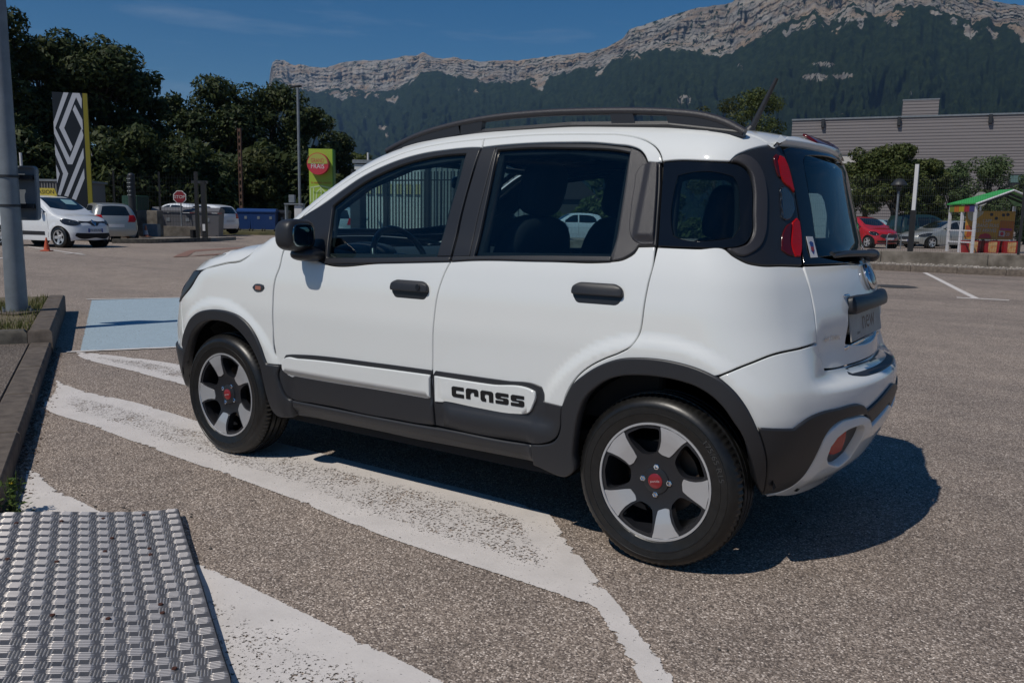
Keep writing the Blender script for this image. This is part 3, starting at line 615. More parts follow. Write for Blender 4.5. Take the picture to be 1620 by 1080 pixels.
m = MB(); m.v = vs; m.f = fs; m.m = [0]*len(fs)
mt = mat('mountain_side', (.05, .07, .03), .95, spec=.1); v = coords(mt); b = mt.node_tree.nodes['Principled BSDF']
at = N(mt, 'ShaderNodeAttribute'); at.attribute_name = 'rock'
mp_ = N(mt, 'ShaderNodeMapping'); mp_.inputs['Scale'].default_value = (1, 1, 3.2); L(mt, v, mp_.inputs[0])
n1 = noise(mt, .006, 8, .62, mp_.outputs[0]); n2 = noise(mt, .035, 8, .75, v); n3 = noise(mt, .0022, 6, .6, v); n4 = noise(mt, .07, 3, .6, v)
mp2 = N(mt, 'ShaderNodeMapping'); mp2.inputs['Scale'].default_value = (1, 1, .22); L(mt, v, mp2.inputs[0]); nv = noise(mt, .022, 7, .62, mp2.outputs[0])
mp3 = N(mt, 'ShaderNodeMapping'); mp3.inputs['Scale'].default_value = (.25, .25, 3.0); L(mt, v, mp3.inputs[0]); nh = noise(mt, .012, 6, .6, mp3.outputs[0])
sm_ = N(mt, 'ShaderNodeMath', operation='ADD'); L(mt, nv.outputs[0], sm_.inputs[0]); L(mt, nh.outputs[0], sm_.inputs[1]); sh_m = N(mt, 'ShaderNodeMath', operation='MULTIPLY'); sh_m.inputs[1].default_value = .5; L(mt, sm_.outputs[0], sh_m.inputs[0])
rockc0 = ramp(mt, sh_m.outputs[0], [(.34, (.18, .17, .165)), (.44, (.30, .28, .26)), (.52, (.42, .39, .35)), (.62, (.50, .45, .39))])
rw_ = ramp(mt, n1.outputs[0], [(.45, (1, 1, 1)), (.62, (1.0, .80, .62))]); rockc = N(mt, 'ShaderNodeMix', data_type='RGBA', blend_type='MULTIPLY'); rockc.inputs[0].default_value = 1; L(mt, rockc0.outputs[0], rockc.inputs[6]); L(mt, rw_.outputs[0], rockc.inputs[7])
woodc = ramp(mt, n2.outputs[0], [(.30, (.006, .013, .006)), (.46, (.016, .030, .011)), (.58, (.032, .050, .017)), (.72, (.060, .078, .030))])
n5 = noise(mt, .03, 8, .7, v)
a1 = N(mt, 'ShaderNodeMath', operation='MULTIPLY_ADD'); L(mt, n5.outputs[0], a1.inputs[0]); a1.inputs[1].default_value = -5.6; a1.inputs[2].default_value = 2.62
a2 = N(mt, 'ShaderNodeMath', operation='ADD'); L(mt, at.outputs['Fac'], a2.inputs[0]); L(mt, a1.outputs[0], a2.inputs[1])
a2b = N(mt, 'ShaderNodeMath', operation='MULTIPLY'); L(mt, a2.outputs[0], a2b.inputs[0]); L(mt, at.outputs['Fac'], a2b.inputs[1])
a3 = ramp(mt, a2b.outputs[0], [(.42, (0, 0, 0)), (.62, (1, 1, 1))])
mx = N(mt, 'ShaderNodeMix', data_type='RGBA'); L(mt, a3.outputs[0], mx.inputs[0]); L(mt, woodc.outputs[0], mx.inputs[6]); L(mt, rockc.outputs[2], mx.inputs[7]); L(mt, mx.outputs[2], b.inputs['Base Color'])
bump(mt, n5.outputs[0], 1.0, 40)
o = m.build('mountain', mt, smooth=180); o.data.attributes.new('rock', 'FLOAT', 'POINT').data.foreach_set('value', np.array(rockw, np.float32)); tag(o, kind='structure')
# quarry scars on the slope: bare patches are part of the hill (rock attribute raised there)
bv = np.array(vs); rel = bv-CAM; dep = rel@CF; PX = 810+FPX*(rel@CR)/dep; PY = 540-FPX*(rel@CU)/dep; rk = np.array(rockw)
for (cx, cy, rx, ry, s_) in ((1302, 102, 20, 4.5, 1), (1290, 122, 24, 7, 1), (1335, 120, 20, 6, 1), (1083, 158, 14, 9, .8), (1090, 139, 9, 4, .6), (1333, 181, 9, 3, .7), (1440, 147, 4, 4, .8), (605, 202, 9, 5, .9), (612, 214, 3, 7, .8), (578, 186, 5, 3, .6)):
    d = ((PX-cx)/rx)**2+((PY-cy)/ry)**2; rk = np.maximum(rk, np.clip(1.5-d, 0, 1)*s_)
o.data.attributes['rock'].data.foreach_set('value', rk.astype(np.float32))

# ================================================================== trees
M['leaf_dark'] = leafmat('dark_leaves', (.018, .031, .011), (.038, .058, .018), (.078, .092, .028))
M['leaf_mid'] = leafmat('mid_leaves', (.034, .050, .015), (.065, .088, .024), (.115, .13, .038))
M['leaf_light'] = leafmat('yellow_green_leaves', (.030, .042, .012), (.055, .066, .020), (.085, .088, .030))
M['leaf_blue'] = leafmat('grey_green_leaves', (.040, .068, .028), (.075, .11, .044), (.12, .16, .065))
M['bark'] = noisy('bark', (.045, .035, .026), (.09, .072, .055), 6, .9, 5, .5, .02)
def tree(name, label, base, H, Wd, mt, trunk=.18, n=5200, leaf=.22, shape='round', clear=.12, group=None, seed=0, nclump=26, cat='tree', mul=1):
    r = random.Random(seed); root = empty(name, label, cat, base, 0, group); m = MB(); tr = H*.016+.06
    top = H*.72; m.tube([(0, 0, -.1), (.05*r.uniform(-1, 1), .05, H*clear), (.15*r.uniform(-1, 1), .1*r.uniform(-1, 1), H*.4), (.2*r.uniform(-1, 1), .2*r.uniform(-1, 1), top)], [tr*1.3, tr, tr*.7, tr*.25], 9)
    cl = []
    for k in range(nclump):
        u = r.random()
        if shape == 'round': z = clear+(1-clear)*(.12+.82*u); rad = Wd/2*math.sqrt(max(.02, 1-((z-(clear+.5*(1-clear)))/(.58*(1-clear)))**2))
        elif shape == 'poplar': z = clear+(1-clear)*(.08+.86*u); rad = Wd/2*(.35+.65*math.sin(math.pi*min(1, (1-u)*.8+.12)))
        else: z = clear+(1-clear)*(.08+.86*u**.8); rad = Wd/2*(1-.75*u)
        a = r.uniform(0, 2*math.pi); q_ = rad*math.sqrt(r.random())*.82; cr = Wd*(.11+.09*r.random())*(1 if shape != 'poplar' else 1.2)
        cl.append((q_*math.cos(a), q_*math.sin(a), z*H-cr*.5, cr))
        if k % 2 == 0: m.tube([(0, 0, max(H*clear, z*H*.55)), (q_*.5*math.cos(a), q_*.5*math.sin(a), z*H*.82), (q_*.9*math.cos(a), q_*.9*math.sin(a), z*H-cr*.3)], [tr*.35, tr*.2, tr*.06], 5)
    m.build('trunk', M['bark'], root, smooth=50); vs = []; fs = []; n = int(n*mul)
    tot = sum(c[3]**2 for c in cl)
    for (cx, cy, cz, cr) in cl:
        for _ in range(int(n*cr*cr/tot)):
            d = Vector((r.gauss(0, 1), r.gauss(0, 1), r.gauss(0, 1))).normalized(); q_ = cr*(.55+.5*r.random()**.6); c_ = Vector((cx, cy, cz))+Vector((d.x*q_, d.y*q_, d.z*q_*.78))
            nrm = (d+Vector((r.gauss(0, .6), r.gauss(0, .6), r.gauss(0, .6)+.3))).normalized(); a = nrm.orthogonal().normalized(); b_ = nrm.cross(a); th = r.uniform(0, 6.28)
            a, b_ = a*math.cos(th)+b_*math.sin(th), b_*math.cos(th)-a*math.sin(th); s_ = leaf*r.uniform(.5, 1.25); k0 = len(vs)
            vs += [tuple(c_-a*s_), tuple(c_-b_*s_*.45+a*s_*.1), tuple(c_+a*s_), tuple(c_+b_*s_*.45-a*s_*.1)]; fs.append((k0, k0+1, k0+2, k0+3))
    me = bpy.data.meshes.new('crown'); me.from_pydata(vs, [], fs); me.update(); link('crown', me, mt, root); return root
def treepx(px_, depth, top, wpx, label, mt, **kw):
    b = BASE(px_, depth, 345); t = AT(px_, top, depth)[2]-b[2]; return tree(kw.pop('name', 'tree'), label, b, t, wpx/FPX*depth, mt, **kw)
gl = 'dark trees behind the left fence'
D1, D2, D3, D4 = M['leaf_dark'], M['leaf_mid'], M['leaf_light'], M['leaf_blue']
for k, (px_, dp_, top, wp, mt, n, lab) in enumerate([
    (6, 52, -8, 140, D1, 9000, 'tallest dark tree at the left edge behind the grey lamp post'),
    (78, 56, 42, 150, D1, 9000, 'large dark leafy tree rising behind the striped black pylon'),
    (160, 58, 54, 150, D1, 9000, 'large dark tree right of the striped pylon, with the round top against the sky'),
    (222, 60, 98, 100, D1, 6000, 'dark tree whose right flank slopes down above the dark bollard'),
    (290, 68, 142, 90, D1, 5000, 'smaller dark tree in the dip between the two big tree masses'),
    (362, 70, 114, 130, D1, 8000, 'broad dark tree behind the brown lattice pole'),
    (432, 72, 128, 120, D1, 7000, 'broad dark tree left of the tall slim lamp post'),
    (486, 74, 160, 90, D1, 5000, 'dark tree directly behind the tall slim lamp post'),
    (530, 78, 203, 66, D1, 3500, 'low dark tree behind the green totem'),
    (572, 82, 232, 50, D2, 2500, 'small tree at the right end of the left tree line, above the windscreen'),
    (405, 60, 226, 76, D3, 3600, 'yellow-green tree catching the sun in front of the dark trees'),
    (345, 58, 240, 90, D1, 3600, 'low shaded tree left of the brown lattice pole'),
    (460, 62, 235, 70, D1, 3000, 'low shaded tree above the meter cabinet'),
    (25, 50, 190, 130, D1, 5000, 'low shaded tree left of the striped pylon'),
    (190, 54, 195, 130, D1, 5000, 'low shaded tree between pylon and bollard'),
    (280, 56, 215, 100, D1, 4000, 'low shaded tree behind the stop sign')]):
    treepx(px_, dp_, top, wp*1.12, lab, mt, n=n, leaf=.21, seed=k+3, group=gl, clear=.04, nclump=60, mul=2.1)
hedge_b = []
m = MB(); r = random.Random(5); vs = []; fs = []
for k in range(26000):
    px_ = r.uniform(-90, 556); p = AT(px_, 345, 63+r.uniform(-3, 9)); z_ = .1+r.random()**.8*(6.6-1.2*abs(math.sin(px_*.03)))*(1 if px_ < 520 else .65); c_ = Vector((p[0], p[1], z_)); nrm = Vector((r.gauss(0, 1), r.gauss(0, 1)-.7, r.gauss(0, 1)+.5)).normalized(); a = nrm.orthogonal().normalized(); b_ = nrm.cross(a); s_ = r.uniform(.18, .42); k0 = len(vs)
    vs += [tuple(c_-a*s_), tuple(c_-b_*s_*.5), tuple(c_+a*s_), tuple(c_+b_*s_*.5)]; fs.append((k0, k0+1, k0+2, k0+3))
me = bpy.data.meshes.new('undergrowth'); me.from_pydata(vs, [], fs); tag(link('undergrowth', me, D1), 'dense dark undergrowth filling the space below the left trees', 'undergrowth', kind='stuff')
# right-hand trees
treepx(1128, 95, 150, 92, 'loose pale green tree seen above the car roof, left of the aerial', D3, n=6500, leaf=.17, seed=31, nclump=26)
treepx(1190, 90, 134, 98, 'taller loose green tree seen above the car roof beside the aerial', D2, n=8000, leaf=.17, seed=32, nclump=30)
for k, (px_, dp_, top, wp, lab) in enumerate([(1368, 50, 232, 84, 'dense dark green tree nearest the hatchback, left one of three rounded trees'), (1412, 49, 222, 96, 'dense dark green tree with the highest crown behind the small lamp'), (1462, 51, 246, 70, 'dense dark green tree behind the black and white post')]):
    treepx(px_, dp_, top, wp, lab, D2, n=15000, leaf=.11, seed=41+k, clear=.30, nclump=60, group='rounded trees in front of the warehouse')
for k, (px_, dp_, top, wp, lab) in enumerate([(1500, 56, 240, 60, 'narrow grey-green tree left of the round white sign'), (1558, 57, 238, 74, 'narrow grey-green tree rising above the green shelter roof'), (1625, 58, 262, 60, 'narrow grey-green tree cut by the right edge')]):
    treepx(px_, dp_, top, wp, lab, D4, n=11000, leaf=.10, seed=51+k, clear=.03, shape='poplar', nclump=46, group='narrow trees behind the shelter')
Q = {'roofseam': [(0.495, 1.172), (0.571, 1.230), (0.662, 1.295), (0.757, 1.350), (0.859, 1.398), (0.950, 1.432), (1.039, 1.460), (1.139, 1.479), (1.282, 1.494), (1.429, 1.501), (1.615, 1.508), (1.806, 1.505), (1.925, 1.500), (2.029, 1.494), (2.100, 1.481), (2.156, 1.461), (2.197, 1.434), (2.219, 1.404), (2.225, 1.389), (2.237, 1.307), (2.249, 1.212), (2.260, 1.119), (2.263, 1.081), (2.263, 1.035), (2.257, 0.984), (2.251, 0.914), (2.248, 0.857), (2.245, 0.829), (2.234, 0.795), (2.214, 0.765), (2.178, 0.742), (2.121, 0.715), (2.072, 0.687), (2.022, 0.646), (1.988, 0.602), (1.968, 0.558), (1.956, 0.499), (1.950, 0.440), (1.935, 0.405), (1.914, 0.386), (1.877, 0.372), (1.820, 0.359), (1.700, 0.353), (1.540, 0.349), (1.399, 0.353), (1.349, 0.355), (1.282, 0.349), (1.129, 0.347), (0.967, 0.344), (0.795, 0.349), (0.629, 0.345), (0.499, 0.346), (0.472, 0.354), (0.455, 0.374), (0.444, 0.401), (0.429, 0.460), (0.414, 0.519), (0.401, 0.596), (0.402, 0.668), (0.407, 0.774), (0.412, 0.856), (0.423, 0.904), (0.442, 0.951), (0.450, 1.015)], 'bseam': [(1.429, 1.501), (1.441, 1.464), (1.433, 1.377), (1.424, 1.261), (1.421, 1.174), (1.423, 1.076), (1.419, 1.030), (1.417, 1.018), (1.400, 0.976), (1.382, 0.921), (1.369, 0.859), (1.360, 0.775), (1.355, 0.705), (1.352, 0.634), (1.348, 0.562), (1.349, 0.489), (1.351, 0.416), (1.352, 0.357)], 'fd_frame_out': [(0.648, 1.246), (0.732, 1.298), (0.831, 1.355), (0.946, 1.402), (1.051, 1.433), (1.159, 1.452), (1.267, 1.461), (1.380, 1.466), (1.440, 1.466)], 'rd_frame_out': [(1.444, 1.465), (1.496, 1.469), (1.636, 1.474), (1.822, 1.472), (1.941, 1.467), (2.029, 1.457), (2.092, 1.448), (2.135, 1.431), (2.159, 1.408), (2.170, 1.391), (2.218, 1.389), (2.232, 1.307), (2.248, 1.189), (2.258, 1.107), (2.197, 1.104), (2.187, 1.081), (2.167, 1.066), (2.148, 1.058), (2.108, 1.050), (1.840, 1.040), (1.501, 1.028)], 'hoodseam': [(-0.174, 0.906), (-0.065, 0.930), (0.037, 0.950), (0.162, 0.974), (0.206, 1.000), (0.224, 1.036)]}
# ================================================================== the white crossover hatchback
TW = table([(.1, .735), (.22, .765), (.30, .785), (.45, .802), (.60, .814), (.75, .822), (.90, .815), (1.0, .797), (1.06, .778), (1.12, .752), (1.25, .708), (1.40, .655), (1.50, .610), (1.7, .52)], .022, .0, 1.8)
TR = table([(.1, 2.62), (.22, 2.71), (.32, 2.80), (.45, 2.865), (.55, 2.895), (.64, 2.90), (.72, 2.875), (.84, 2.83), (1.0, 2.785), (1.10, 2.73), (1.3, 2.675), (1.42, 2.645), (1.5, 2.625), (1.6, 2.53)], .02, .0, 1.8)
TS = table([(.0, 0), (.658, 0), (.676, -.068), (.76, -.05), (.84, -.01), (.9, 0), (1.8, 0)], .005, .0, 1.8)
TF = table([(.1, -.60), (.22, -.68), (.35, -.745), (.45, -.78), (.60, -.78), (.75, -.735), (.86, -.645), (.95, -.58), (1.05, -.45), (1.3, .2)], .03, .0, 1.8)
TZ = table([(-1., .60), (-.74, .80), (-.62, .885), (-.45, .948), (-.2, 1.025), (.05, 1.08), (.22, 1.10), (.30, 1.15), (.55, 1.33), (.80, 1.47), (.95, 1.52), (1.15, 1.557), (1.4, 1.574), (1.8, 1.576), (2.2, 1.553), (2.45, 1.525), (2.65, 1.47), (2.9, 1.36)], .045, -1.2, 3.2)
B = Shell(TW, TR, TF, TZ, TS)
UC = B.UC; UD = B.UD
car = empty('crossover_hatchback', 'white five-door crossover hatchback with black cladding and roof rails, filling the middle of the photo', 'car', (1.15, 0, 0))
OFF = Vector((-1.15, 0, 0))
def q(n): return [tuple(p) for p in Q[n]]
def sym(half, c=UC): return half+[(2*c-a, b) for a, b in half[::-1] if abs(a-c) > 1e-4]
def E(x, h):
    r = B.inv(B.T(np.array([x]), np.array([-h]))[0][None])[0]; return (float(r[0]), float(r[1]))
edge_xh = [(.30, .655), (.45, .63), (.62, .60), (.80, .575), (1.0, .555), (1.3, .545), (1.8, .535), (2.2, .525), (2.4, .51), (2.54, .47)]
_xs = [p[0] for p in edge_xh]; _ex = sorted(set([round(v, 3) for v in np.arange(.30, 2.54, .06)]+[2.50, 2.54])); Etop = [E(x, float(np.interp(x, _xs, [p[1] for p in edge_xh]))) for x in _ex]
RS = q('roofseam'); TG = [(2.903, 1.465), (2.862, 1.437), (2.868, 1.400), (2.893, 1.345), (2.905, 1.290), (2.908, 1.232), (2.902, 1.17), (2.880, 1.105), (2.851, 1.05), (2.855, 1.002), (2.862, .951), (2.866, .901), (2.876, .792), (2.915, .735), (2.938, .70)]
kids = []
def pan(name, polys, mtl, **kw):
    kw.setdefault('sides', 2); par = kw.pop('parent', car); r = panel(B, polys, name, mtl, par if not isinstance(par, list) else None, **kw)
    rs = r if isinstance(r, list) else [r]
    for i, o in enumerate(rs):
        if isinstance(par, list): o.parent = par[i]
        kids.append(o)
    return r
GP = .0022
# ---- front door
FDtop = RS[0:10]; BS = q('bseam'); FO = q('fd_frame_out')
door_front_edge = [(.463, .60+.0), (.463, .60)]
fd_band = FDtop+[(1.441, 1.464)]+FO[::-1][1:]+[(.512, 1.178)]
FE = [(.444, .401), (.429, .460), (.414, .519), (.401, .596), (.402, .668), (.407, .774), (.412, .856), (.423, .904), (.442, .951), (.450, 1.015)]
fd_low = [(.47, .48)]+FE[2:]+[(.462, 1.06), (.60, 1.02), (.732, .980), (1.078, .999), (1.4195, 1.019)]+BS[8:15]+[(1.349, .49)]
fdoor = pan('front_door', [fd_band, fd_low], M['white'], grid=.017, gap=GP, edge=.0035)
# ---- rear door
RO = q('rd_frame_out'); RDtop = RS[9:19]
rd_band = RDtop+[(2.219, 1.387), (2.171, 1.389)]+RO[0:9][::-1]+[(1.443, 1.464)]
rd_low = [(1.420, 1.019), (1.506, 1.027), (1.843, 1.038), (2.109, 1.047), (2.149, 1.054), (2.168, 1.063), (2.188, 1.078), (2.198, 1.100), (2.258, 1.103)]+[(2.263, 1.035), (2.257, .984), (2.251, .914), (2.248, .857), (2.245, .829), (2.234, .795), (2.214, .765), (2.178, .742), (2.121, .715), (2.072, .687), (2.022, .646), (1.989, .602), (1.968, .558), (1.955, .499)]+[(1.40, .49), (1.349, .49)]+BS[8:15][::-1]
rdoor = pan('rear_door', [rd_band, rd_low], M['white'], grid=.017, gap=GP, edge=.0035)
# ---- quarter panel, A-pillar and cant rail
upper = RS[0:19]+[(2.254, 1.392), (2.40, 1.388), (2.480, 1.386), (2.503, 1.405), (2.551, 1.422), (2.619, 1.436), (2.712, 1.446), (2.855, 1.452), (2.875, 1.468)]+Etop[::-1]+[(.36, 1.085)]
lower = [(2.266, 1.101), (2.405, 1.100), (2.498, 1.100), (2.520, 1.083), (2.544, 1.070), (2.573, 1.058), (2.613, 1.051), (2.715, 1.049), (2.846, 1.045), (2.851, 1.002), (2.858, .951), (2.862, .901), (2.870, .794), (2.76, .787), (2.65, .772), (2.58, .742), (2.53, .716), (2.503, .70)]+[(2.46, .69), (2.40, .70), (2.31, .708), (2.20, .70), (2.10, .67), (2.03, .62), (1.985, .54)]+[(1.9555, .499), (1.9685, .558), (1.9895, .602), (2.0225, .646), (2.0725, .687), (2.1215, .715), (2.1785, .742), (2.2145, .765), (2.2345, .795), (2.2455, .829), (2.2485, .857), (2.2515, .914), (2.2575, .984), (2.2635, 1.035)]
quarter = pan('quarter_panel', [upper, lower], M['white'], grid=.017, gap=GP, edge=.0035)
# ---- roof, spoiler, windscreen, bonnet
def hs(x): return float(np.interp(x, [p[0] for p in edge_xh], [p[1] for p in edge_xh]))
ed = [(x, -hs(x)) for x in (1.0, 1.3, 1.55, 1.8, 2.0, 2.2, 2.3, 2.4, 2.47, 2.54)]
roof = [(.955, -.556)]+ed+[(2.575, -.25), (2.585, 0), (2.575, .25)]+[(x, -y) for x, y in ed[::-1]]+[(.955, .556), (.925, .3), (.915, 0), (.925, -.3)]
pan('roof', [roof], M['white'], dom='T', sides=1, gap=.002, edge=.004)
wsb = [(.30, -.645), (.24, -.45), (.205, -.2), (.20, 0)]; wst = [(.945, -.552), (.915, -.3), (.905, 0)]
sy_ = lambda l: l+[(x, -y) for x, y in l[::-1] if y]
ws = sy_(wsb)+[(x, -y) for x, y in [(.45, -.62), (.62, -.592), (.80, -.568)]]+[(x, -y) for x, y in wst]+[(x, y) for x, y in wst[::-1][1:]]+[(.80, -.568), (.62, -.592), (.45, -.62)]
wclear = [(.36, -.57), (.28, -.3), (.26, 0), (.28, .3), (.36, .57), (.60, .54), (.85, .50), (.87, .3), (.86, .0), (.87, -.3), (.85, -.50), (.60, -.54)]
pan('windscreen', [wclear], M['screen'], dom='T', sides=1, off=-.002, thick=.004, edge=.001)
pan('windscreen_border', [(ws, [wclear])], M['glossblack'], dom='T', sides=1, off=-.002, thick=.004, edge=.001, gap=.003)
TL = q('hoodseam'); hoodcut = .66
hx = [-.56, -.4, -.2, 0., .12, .19]
hs2 = [E(x, hoodcut if x > -.5 else .60) for x in hx]
hood_side = [(-.169, .912), (-.065, .9365), (.037, .9565), (.162, .979), (.204, 1.005), (.2265, 1.04), (.24, 1.06)]+hs2[::-1][:-1]+[(-.45, .895), (-.30, .90)]
bon_s = pan('bonnet_edge', [hood_side], M['white'], gap=.0008, edge=.0012)
hoodT = [(x, -(hoodcut if x > -.5 else .60)) for x in hx]; hoodT = [(-.66, 0), (-.64, -.3)]+hoodT+[(.15, -.35), (.14, 0)]
hoodT = hoodT+[(x, -y) for x, y in hoodT[::-1] if y]
pan('bonnet', [hoodT], M['white'], dom='T', sides=1, gap=.0008, edge=.0012)
cowl = [(.17, -.66), (.155, -.35), (.145, 0), (.155, .35), (.17, .66), (.30, .65), (.24, .45), (.205, .2), (.20, 0), (.205, -.2), (.24, -.45), (.30, -.65)]
pan('cowl', [cowl], M['clad'], dom='T', sides=1, off=.004, gap=.002)
# spoiler
spt = [B.inv(B.T(np.array([2.545]), np.array([-h]))[0][None])[0] for h in (.46, .35, .2, .0)]; spt = [tuple(map(float, p)) for p in spt]
spo = sym([(2.870, 1.452), (2.90, 1.468)]+spt[:3]+[(UC, spt[3][1])]) ; spb = sym([(2.870, 1.452), (3.05, 1.455), (3.195, 1.455), (UC, 1.455)])
spoiler_poly = spo+[(2*UC-2.870, 1.452)]+spb[::-1][1:-1]
spoiler = pan('roof_spoiler', [spoiler_poly], M['white'], sides=1, off=lambda a, b: .004+.018*ss(1.51, 1.46, b), edge=.004, thick=.03, gap=.002)
pan('brake_lamp', [rounded(rect(UC-.17, 1.462, UC+.17, 1.492), .01)], M['deep_red'], sides=1, off=.026, parent=spoiler, thick=.01, smooth=False)
# ---- front wing
wing = [(.4405, .503), (.40, .56), (.3975, .668), (.4025, .774), (.4075, .856), (.4185, .904), (.4375, .951), (.4455, 1.015), (.458, 1.09), (.36, 1.09), (.245, 1.065), (.2275, 1.038), (.2085, 1.001), (.166, .973), (.041, .951), (-.061, .931), (-.166, .905), (-.268, .817), (-.408, .742), (-.375, .67), (-.33, .58), (-.29, .60), (-.22, .64), (-.13, .68), (0, .70), (.1, .695), (.2, .66), (.27, .60), (.32, .50)]
pan('front_wing', [wing], M['white'], grid=.017, gap=.0012, edge=.003)
fb = sym([(UD, .855), (-1.0, .845), (-.905, .815), (-.895, .77), (-.80, .72), (-.60, .702), (-.408, .738), (-.375, .668), (-.34, .58), (-.31, .55), (-.33, .47), (-.60, .47), (-.9, .47), (UD, .47)][::-1], UD)
pan('front_bumper', [fb], M['white'], sides=1, gap=.0015)
fbl = sym([(UD, .24), (-.9, .24), (-.6, .25), (-.448, .285), (-.40, .34), (-.351, .402), (-.33, .44), (-.325, .495), (-.538, .500), (-.8, .50), (UD, .50)], UD)
pan('front_lower_bumper', [fbl], M['clad'], sides=1, off=.012, edge=.006, thick=.03)
pan('front_grille', [sym([(UD, .62), (-1.05, .62), (-1.0, .67), (-1.05, .71), (UD, .72)], UD)], M['clad'], sides=1, off=.006)
hl = pan('headlight', [[(-.170, .903), (-.27, .819), (-.41, .745), (-.60, .706), (-.80, .724), (-.88, .77), (-.80, .83), (-.62, .868), (-.45, .89), (-.30, .898)]], M['satin'], off=.004, edge=.006, gap=.001)
pan('lamp_lens', [[(-.46, .79), (-.60, .74), (-.78, .75), (-.82, .79), (-.66, .84), (-.5, .85)]], M['clear_lens'], off=.0075, parent=hl, edge=.004)
# ---- arch flares, sills, cladding
FA = [(-.325, .495), (-.339, .521), (-.318, .564), (-.279, .615), (-.226, .666), (-.152, .704), (-.071, .723), (.016, .730), (.099, .727), (.186, .709), (.250, .674), (.295, .630), (.327, .578), (.352, .519), (.362, .502)]
FI = [(-.40, .34), (-.351, .405), (-.300, .480), (-.262, .535), (-.220, .590), (-.165, .632), (-.100, .660), (-.02, .674), (.06, .674), (.135, .658), (.2, .625), (.25, .582), (.29, .53), (.315, .475), (.325, .42), (.336, .36), (.35, .31), (.362, .28), (.380, .262)]
ff = FA+[(.4405, .502), (.4285, .462), (.4425, .402), (.4545, .374), (.472, .352), (.497, .344), (.497, .262)]+FI[::-1]
pan('front_wheel_arch', [ff], M['clad'], off=.015, thick=.05, edge=.007, gap=.001, ang=50)
sill = [(.500, .343), (.630, .3435), (.967, .3435), (1.282, .346), (1.40, .35), (1.70, .35), (1.818, .356), (1.826, .279), (1.628, .277), (1.419, .273), (1.195, .269), (1.03, .271), (.781, .270), (.597, .268), (.500, .262)]
pan('sill', [sill], M['clad'], off=lambda a, b: .012-.022*ss(.325, .27, b), thick=.05, edge=.006, gap=.001)
fcl = [(.4585, .501), (.4665, .539), (.483, .557), (.519, .563), (.581, .569), (1.07, .584), (1.3545, .587)]+BS[14:]+[(1.350, .3565), (1.282, .3505), (1.128, .3485), (.967, .3455), (.795, .350), (.630, .348), (.501, .348), (.474, .356), (.457, .376), (.446, .403), (.4315, .462), (.443, .501)]
def facet(z0, z1, a0, a1): return lambda a, b: a0+(a1-a0)*ss(z0, z1, b)
pan('front_door_cladding', [fcl], M['clad'], off=lambda a, b: .006+.009*ss(.463, .440, b)*ss(.355, .372, b)*ss(.50, .56, a), thick=.02, edge=.004, gap=.0018, parent=fdoor)
rcl = [(1.367, .587), (1.517, .588), (1.714, .589), (1.837, .591), (1.864, .584), (1.879, .556), (1.881, .533), (1.9575, .527), (1.952, .499), (1.947, .440), (1.932, .406), (1.911, .388), (1.876, .374), (1.820, .362), (1.70, .355), (1.54, .352), (1.40, .356), (1.353, .358)]+BS[14:][::-1][1:]
rc_prof = lambda a, b: .006+.009*ss(.458, .435, b)*ss(.355, .372, b)*ss(1.385, 1.41, a)*ss(1.96, 1.86, a)
pan('rear_door_cladding', [rcl], M['clad'], off=rc_prof, thick=.02, edge=.004, gap=.0018, parent=rdoor)
insf = [(.463, .497), (.468, .527), (.487, .543), (.571, .5495), (1.062, .564), (1.344, .568), (1.339, .459), (.98, .4585), (.808, .452), (.559, .449), (.507, .451), (.477, .466)]
ipf = lambda a, b: .019-.013*ss(.482, .470, b)
fi = pan('side_insert', [insf], M['white'], off=ipf, thick=.014, edge=.003, parent=fdoor, grid=.006+.02, gap=.001)
insr = [(1.3665, .567), (1.414, .567), (1.645, .567), (1.821, .571), (1.839, .565), (1.844, .544), (1.835, .516), (1.819, .487), (1.794, .470), (1.744, .460), (1.574, .458), (1.408, .463), (1.363, .460)]
ipr = lambda a, b: .014+.006*ss(1.385, 1.405, a)-.013*ss(.482, .470, b)*ss(1.39, 1.41, a)
ri = pan('side_insert', [insr], M['white'], off=ipr, thick=.014, edge=.003, parent=rdoor, grid=.026, gap=.001)
# lettering on the insert: c r o s s in fat cut-corner strokes (box units, each letter 1 wide, .86 high)
def letter(ch):
    s = .30
    if ch == 'c': return [[(.12, 0), (1, 0), (1, s), (.36, s), (.36, .56), (1, .56), (1, .86), (.12, .86), (0, .74), (0, .12)]]
    if ch == 'r': return [[(0, 0), (.36, 0), (.36, .42), (.48, .56), (.66, .56), (.66, .3), (1, .3), (1, .74), (.88, .86), (.12, .86), (0, .74)]]
    if ch == 'a': return [[(.10, 0), (.44, 0), (.44, .22), (.34, .3), (.34, .52), (.42, .58), (.62, .58), (.66, .52), (.66, 0), (1, 0), (1, .74), (.88, .86), (.12, .86), (0, .74), (0, .12)]]
    return [[(.12, .86), (1, .86), (1, .60), (.40, .60), (.40, .53), (.46, .50), (.90, .50), (1, .40), (1, .12), (.88, 0), (0, 0), (0, .26), (.60, .26), (.60, .33), (.54, .36), (.10, .36), (0, .46), (0, .74)]]
polys = []
for i, ch in enumerate('crass'):
    x0 = 1.460+i*.0695; w_, h_ = .0600, .0430; zb = .497+.0008*i
    for p in letter(ch): polys.append(rounded([(x0+a*w_, zb+b*h_/.86) for a, b in p], .0025, 3))
pan('cross_lettering', polys, M['blackpaint'], off=lambda a, b: ipr(a, b)+.0022, thick=.003, edge=.0006, grid=.02, smooth=False, parent=ri)
